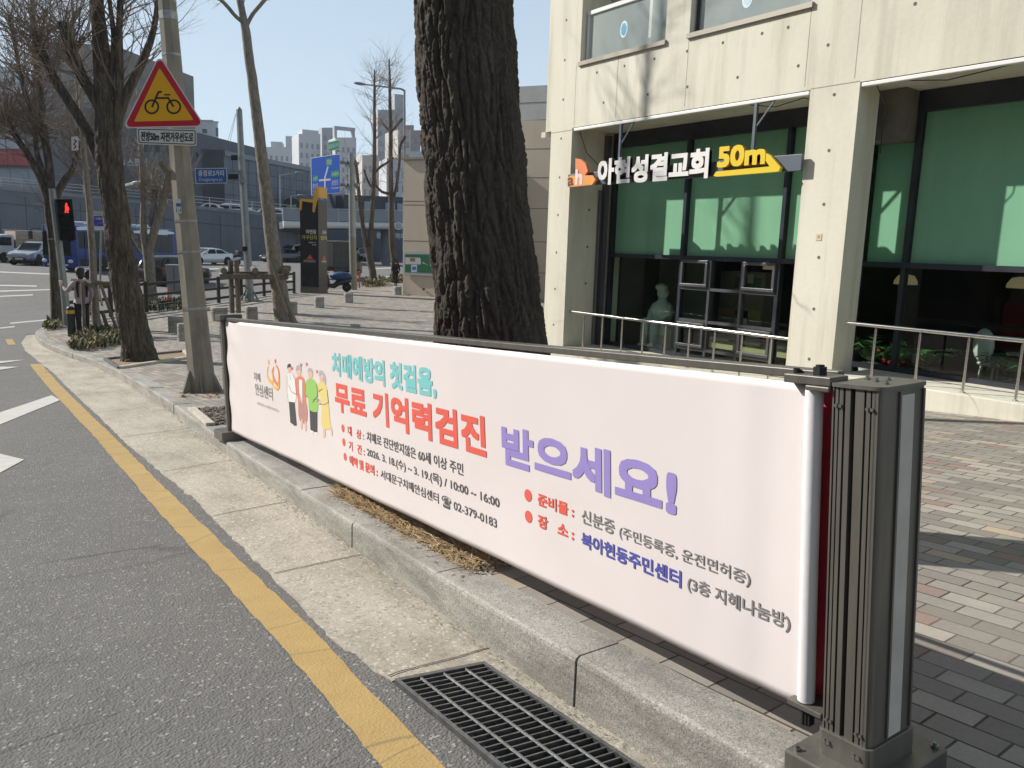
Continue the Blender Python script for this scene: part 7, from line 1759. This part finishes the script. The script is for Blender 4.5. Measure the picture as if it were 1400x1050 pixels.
# far tower blocks
def tower(lab, px0, px1, y, H, mat, side=None, cols=4, rows=12, winm=WINL, skew=.8, pent=None, top=.0, depth=9):
    t, a, d, n, L, za, zc, w_ = box_building("apartment_tower", lab, px0, H - skew, px1, H + skew, y, y, mat, depth, -1, "distant apartment blocks")
    z0 = zr(300) + 14; cells = []
    for r in range(rows):
        zt_ = za - 2.6 - r * 3.0
        if zt_ < 8: break
        for c in range(cols): u = L * (c + .5) / cols; w = min(1.7, L / cols * .42); cells.append((u - w / 2, zt_ - 1.5, u + w / 2, zt_))
    grid(t, a, d, n, cells, winm, "window", .06)
    if pent:
        for (f0, f1, h) in pent:
            mb = MB(); mb.prism([(L * f0, za), (L * f1, za), (L * f1, za + h), (L * f0, za + h)], lambda u, v, w: a + d * u + Vector((0, 0, v)) - n * w, 1, 7); mb.build("roof_block", mat, t)
    return t, a, d, n, L, za
TW1, TW2, TW3, TW4 = M("tower_pale", (.50, .51, .53), .8, var=.06, vs=.1), M("tower_grey", (.36, .375, .40), .8, var=.06, vs=.1), M("tower_pink", (.33, .27, .265), .8, var=.06, vs=.1), M("tower_beige", (.48, .45, .41), .8, var=.06, vs=.1)
tower("low pale apartment block left of the paired white towers", 362, 412, 201, 270, TW1, cols=7, rows=4, skew=1, pent=[(.6, .98, 4.0), (.2, .5, 2)])
tower("white tower block with a flat roof box directly above the blue direction sign's left edge", 410, 439, 183, 255, TW1, cols=4, rows=14, skew=1.6, pent=[(.2, .95, 1.6)])
tower("slim grey tower block in the middle of the trio over the blue direction sign", 441, 459, 174.5, 285, TW2, cols=2, rows=15, skew=1.0)
tt = tower("white tower block with an open roof frame above the blue direction sign", 459, 487, 188, 250, TW1, cols=4, rows=14, skew=1.5)
mb = MB(); a, d, n, L, za = tt[1:]
for u in (.4, L - .5): mb.prism([(u - .4, za), (u + .4, za), (u + .4, za + 2.6), (u - .4, za + 2.6)], lambda u_, v, w: a + d * u_ + Vector((0, 0, v)) - n * w, 1, 3)
mb.prism([(0, za + 2.6), (L, za + 2.6), (L, za + 3.5), (0, za + 3.5)], lambda u_, v, w: a + d * u_ + Vector((0, 0, v)) - n * w, 1, 3); mb.build("roof_frame", TW2, tt[0])
tower("low beige apartment block between the twin stemmed tree and the tall tower", 495, 517, 212, 215, TW4, cols=3, rows=8)
tower("tallest grey tower block behind the bare trees", 516, 553, 150, 240, TW2, cols=5, rows=17, skew=1.5, pent=[(.62, .98, 5)])
tower("pink grey stepped tower block at the right of the tallest tower", 552, 564, 171, 262, TW3, cols=2, rows=14); tower("lower pink grey wing stepping down beside the big trunk", 564, 573, 178, 264, TW3, cols=1, rows=13)
tower("pale slab of balconies standing in front of the tallest tower", 543, 560, 177, 200, TW4, cols=2, rows=11); tower("pale low block between the beige wall and the far towers", 560, 600, 207, 220, TW1, cols=6, rows=6)
tower("pale grey lower apartment block with trimmed windows behind the single stemmed tree", 528, 556, 216, 180, TW1, cols=3, rows=6, winm=WIN)
# works buildings behind the bridge
t, a, d, n, L, za, zc, w_ = box_building("site_building", "pale grey boxy building above the overpass beside the dark pylon", 446, 128, 472, 130, 258, 260, M("site_grey", (.36, .38, .41), .8, var=.1, vs=.4), 12)
grid(t, a, d, n, [(L * .60, at(460, 284, 128).z, L * .92, at(460, 274, 128).z)], WINL, "window", .05); mb = MB(); mb.bar(a + d * L * .15 + n * .3 + Vector((0, 0, za - .5)), a + d * L * .42 + n * .3 + Vector((0, 0, za - 3.2)), .35); mb.build("gutter_pipe", M("pipe_dark", (.05, .055, .065), .6), t)
t, a, d, n, L, za, zc, w_ = box_building("site_building", "dark navy low building above the overpass between the bare trees", 470, 126, 560, 132, 266, 270, NAVY, 14)
grid(t, a, d, n, [(L * f, za - 2.6, L * f + 1.6, za - .8) for f in (.12, .3, .62, .8)], WINL, "window", .05)
# beige wall with the notice board
BEI = NB("beige_panels", .85); _n = BEI.noise(.5, vec=BEI.map(scale=(1, 1, .5)), detail=8, rough=.65); _s = BEI.noise(1.2, vec=BEI.map(scale=(3, 3, .2)), detail=6)
BEI.col(BEI.mix(BEI.ramp(_s, [(.55, 0), (.75, .4)]), BEI.ramp(_n, [(.3, (.50, .415, .315)), (.7, (.57, .48, .375))]), (.42, .345, .26))); BEI.bump(BEI.noise(30), .2, .01); BEI = BEI.m
HW_ = hd(gp(552, 403)); 
t, a, d, n, L, za, zc, w_ = walls("beige_building", "beige panelled low building behind the big trunk with a notice board", "building", 551.5, HW_, 668, HW_ - 2.0, 218.5, 216, -1.25, BEI, 9)
def joints(t, a, d, n, L, ys, px, H, wobj, slope=0.):
    mb = MB()
    for y in ys: z = at(px, y, H).z; mb.prism([(0, z - .02), (L, z - .02), (L, z + .02), (0, z + .02)], lambda u_, v, w: a + d * u_ + Vector((0, 0, v)) + n * w, .0, .006)
    mb.build("panel_joints", M("beige_joint", (.20, .165, .13), .9), wobj)
joints(t, a, d, n, L, (275, 280, 329), 552, HW_, w_)
mb = MB(); mb.prism([(-.12, za), (L, zc), (L, zc + .12), (-.12, za + .12)], lambda u_, v, w: a + d * u_ + Vector((0, 0, v)) - n * w, -.12, .4); mb.build("coping", M("coping_grey", (.26, .23, .19), .8), t)
mb = MB(); q0 = a + d * (L * .26) + n * .02 + Vector((0, 0, at(585, 395, HW_).z)); mb.tube([q0, q0 + n * .06], .06, 10); mb.build("vent", TRIM, t)
nb = thing("notice_board", "green notice board with white papers in a pale frame on the beige wall", "notice board", at(577, 362, HW_ - .6))
def nf(px, py, dd_=0.): 
    f = (px - 551.5) / (668 - 551.5); p = at(px, py, HW_ - 2.0 * f); return p + n * (.05 + dd_)
def nplate(nm, P, m, d0, d1, par=nb): mb = MB(); mb.prism(P, nf, d0, d1); return mb.build(nm, m, par)
nplate("frame", [(553.5, 344.5), (612, 345), (612, 378), (553.5, 375.5)], M("board_frame", (.42, .43, .42), .5), 0, .08); bd = nplate("board", [(555.5, 347.5), (612, 348), (612, 374), (555.5, 372)], M("board_green", (.012, .12, .055), .6), .081, .09)
for P, c in (([(556, 352), (577, 352.3), (577, 361.5), (556, 361.3)], (.52, .52, .49)), ([(564, 362), (572, 362), (572, 372), (564, 372)], (.45, .55, .66)), ([(579.5, 354.5), (587, 354.5), (587, 364), (579.5, 364)], (.55, .55, .53)), ([(590, 353), (596, 353), (596, 364), (590, 364)], (.5, .5, .48))): nplate("paper", P, M("paper_%d" % int(c[2] * 100), c, .8), .091, .094, bd)
nplate("paper_picture", [(562.5, 352.8), (569.5, 352.8), (569.5, 357.5), (562.5, 357.5)], M("photo_brown", (.22, .13, .08), .6), .0945, .097, bd); nplate("paper_picture", [(565.3, 364.5), (570.8, 364.5), (570.8, 369), (565.3, 369)], M("photo_blue", (.06, .14, .32), .6), .0945, .097, bd)
lettering("알림판", lambda u, v, dd_: nf(u, -v, dd_), (571, -344, 585, -340.5), M("board_letters", (.5, .47, .42), .5), nb, .03, .06)
t, a, d, n, L, za, zc, w_ = walls("beige_building", "taller beige panelled building with a pale upper band right of the big trunk", "building", 655, HW_ + 1.5, 775, HW_ - .5, 165, 163.5, -1.25, BEI, 9)
joints(t, a, d, n, L, (204, 243, 285, 330, 372), 712, HW_ + .6, w_)
mb = MB(); z0, z1 = at(712, 164, HW_ + .6).z, at(712, 117.5, HW_ + .6).z; mb.prism([(0, z0), (L, z0), (L, z1), (0, z1)], lambda u_, v, w: a + d * u_ + Vector((0, 0, v)) - n * w, .08, 8); up = mb.build("upper_band", M("pale_upper_wall", (.47, .46, .44), .85, var=.12, vs=.8), t)
zz = at(712, 141, HW_ + .6).z; mb = MB(); mb.prism([(0, zz), (L, zz), (L, zz + .04), (0, zz + .04)], lambda u_, v, w: a + d * u_ + Vector((0, 0, v)) + n * w, -.079, -.07); mb.build("panel_joints", M("beige_joint", (.2, .165, .13), .9), up)
# buildings on the far left, behind the trees
LG_, BRN = M("lilac_grey_wall", (.235, .235, .26), .8, var=.12, vs=.3), M("brown_grey_wall", (.215, .195, .18), .85, var=.2, vs=.4)
t, a, d, n, L, za, zc, w_ = box_building("left_building", "white tower with narrow dark slits at the upper left edge", -60, 150, 38, 152, 88, 92, M("white_blue_wall", (.50, .56, .60), .7, var=.06, vs=.2), 16)
grid(t, a, d, n, [(L * f, at(20, y1, 150).z, L * f + .8, at(20, y0, 150).z) for f, y0, y1 in ((.76, 110, 120), (.83, 106, 116), (.91, 103, 114), (.4, 112, 116), (.52, 112, 116))], WIN, "window", .05)
t, a, d, n, L, za, zc, w_ = box_building("left_building", "lilac grey low building with a red shop band at the left edge", -120, 108, 62, 106, 122, 128, LG_, 18)
mb = MB(); z0, z1 = at(20, 188, 107).z, at(20, 152, 107).z; mb.prism([(0, z0), (L, z0), (L, z1), (0, z1)], lambda u_, v, w: a + d * u_ + Vector((0, 0, v)) + n * w, .0, .05); mb.build("dark_band", M("slate_band", (.085, .088, .10), .7, var=.15, vs=.6), t)
mb = MB(); z0, z1 = at(20, 206, 107).z, at(20, 185, 107).z; mb.prism([(0, z0 - .2), (L * .97, z0), (L * .90, z1), (0, z1)], lambda u_, v, w: a + d * u_ + Vector((0, 0, v)) + n * (w + 1.6 - 1.2 * (v - z0) / (z1 - z0)), .0, .1); mb.build("awning", M("awning_grey", (.30, .32, .36), .7, var=.1, vs=.8), t)
mb = MB(); z0, z1 = at(20, 228, 107).z, at(20, 206, 107).z; mb.prism([(0, z0), (L * .97, z0), (L * .97, z1), (0, z1)], lambda u_, v, w: a + d * u_ + Vector((0, 0, v)) + n * w, 1.2, 1.5); bd = mb.build("shop_band", M("shop_red", (.30, .035, .05), .6, var=.1, vs=.8), t)
lettering("소파", lambda u, v, dd_: a + d * u + Vector((0, 0, v)) + n * (1.5 + dd_), (L * .60, at(8, 216, 107).z, L * .77, at(8, 208.5, 107).z), M("shop_letters", (.55, .53, .55), .5), bd, .05, .02)
grid(t, a, d, n, [(L * f, at(20, 250, 107).z, L * f + 2.6, at(20, 231, 107).z) for f in (.50, .64, .78, .9)], WINL, "shop_window", .06)
t, a, d, n, L, za, zc, w_ = box_building("left_building", "brown grey building with curved glass bays behind the dark pollarded tree", 60, 118, 168, 116, 58, 62, BRN, 20)
grid(t, a, d, n, [(L * f, at(110, y1, 117).z, L * f + w, at(110, y0, 117).z) for f, y0, y1, w in ((.30, 113, 138, 1.3), (.45, 142, 176, 2.2), (.08, 120, 140, 2), (.08, 152, 172, 2), (.10, 180, 200, 2), (.30, 180, 200, 2.4), (.62, 142, 176, 2.2), (.62, 100, 128, 2.2), (.8, 100, 128, 1.8), (.8, 142, 176, 1.8), (.45, 90, 110, 2.2), (.62, 188, 205, 2.2))], M("bay_glass", (.13, .17, .21), .15), "window", .08, (M("bay_trim", (.10, .09, .085), .7), .12))
sgn = MB(); sgn.prism([(L * .285, at(95, 140, 117).z), (L * .285 + 1.2, at(95, 140, 117).z), (L * .285 + 1.2, at(95, 116, 117).z), (L * .285, at(95, 116, 117).z)], lambda u_, v, w: a + d * u_ + Vector((0, 0, v)) + n * w, .1, .3); sgn.build("blue_sign", M("blue_shop_sign", (.05, .10, .30), .5), t)
t, a, d, n, L, za, zc, w_ = box_building("left_building", "slate grey commercial block with pale letters behind the forked tree", 166, 112, 262, 110, 168, 178, M("slate_wall", (.10, .112, .135), .75, var=.12, vs=.4), 20)
lettering("10 스토어", lambda u, v, dd_: a + d * u + Vector((0, 0, v)) + n * (.05 + dd_), (L * .02, at(190, 228, 111).z, L * .42, at(190, 216, 111).z), M("store_letters", (.46, .48, .5), .5), t, .04, .01)
grid(t, a, d, n, [(L * f, at(200, 208, 111).z, L * f + 2.4, at(200, 190, 111).z) for f in (.06, .22, .38, .54, .7, .86)], M("slate_window", (.03, .038, .05), .15), "window", .06)
# unseen houses added across the street to darken reflections in the church windows
OP = M("opposite_wall", (.26, .245, .22), .85, var=.15, vs=.3); OPW = M("opposite_window", (.05, .06, .07), .15)
for k, (y0, y1, h, c) in enumerate(((-30, -6, 13, "grey"), (-5, 16, 17, "tan"), (17, 38, 14, "brown"), (40, 66, 19, "pale"))):
    t = thing("opposite_building", c + " walled building added unseen across the street to darken reflections in the church windows", "building", (-19, (y0 + y1) / 2, zr((y0 + y1) / 2)))
    m_ = M("opposite_" + c, {"grey": (.24, .24, .25), "tan": (.34, .29, .22), "brown": (.20, .15, .12), "pale": (.42, .41, .39)}[c], .85, var=.12, vs=.3)
    mb = MB(); mb.box((-33, y0, zr((y0 + y1) / 2) - 2.5), (-19, y1, zr((y0 + y1) / 2) + h)); mb.build("wall", m_, t)
    for r in range(int(h / 3.4)):
        for q in range(5): mb = MB(); yy = y0 + (y1 - y0) * (q + .2) / 5; zz = zr((y0 + y1) / 2) + 1.0 + r * 3.3; mb.box((-19.0, yy, zz), (-18.94, yy + (y1 - y0) * .12, zz + 1.7)); mb.build("window", OPW, t)
# ------------------------------------------------------------------ thin winter haze
mb = MB(); mb.box((-60, -40, -6), (420, 420, 78))
HZ = bpy.data.materials.new("haze"); HZ.use_nodes = True; _n = HZ.node_tree; _n.nodes.clear()
_o = _n.nodes.new("ShaderNodeOutputMaterial"); _v = _n.nodes.new("ShaderNodeVolumePrincipled"); _v.inputs["Color"].default_value = (.86, .91, .97, 1); _v.inputs["Density"].default_value = .00022; _v.inputs["Anisotropy"].default_value = .35
_n.links.new(_v.outputs[0], _o.inputs["Volume"])
tag(mb.build("haze", HZ), "thin pale haze in the air", "haze", kind="stuff")
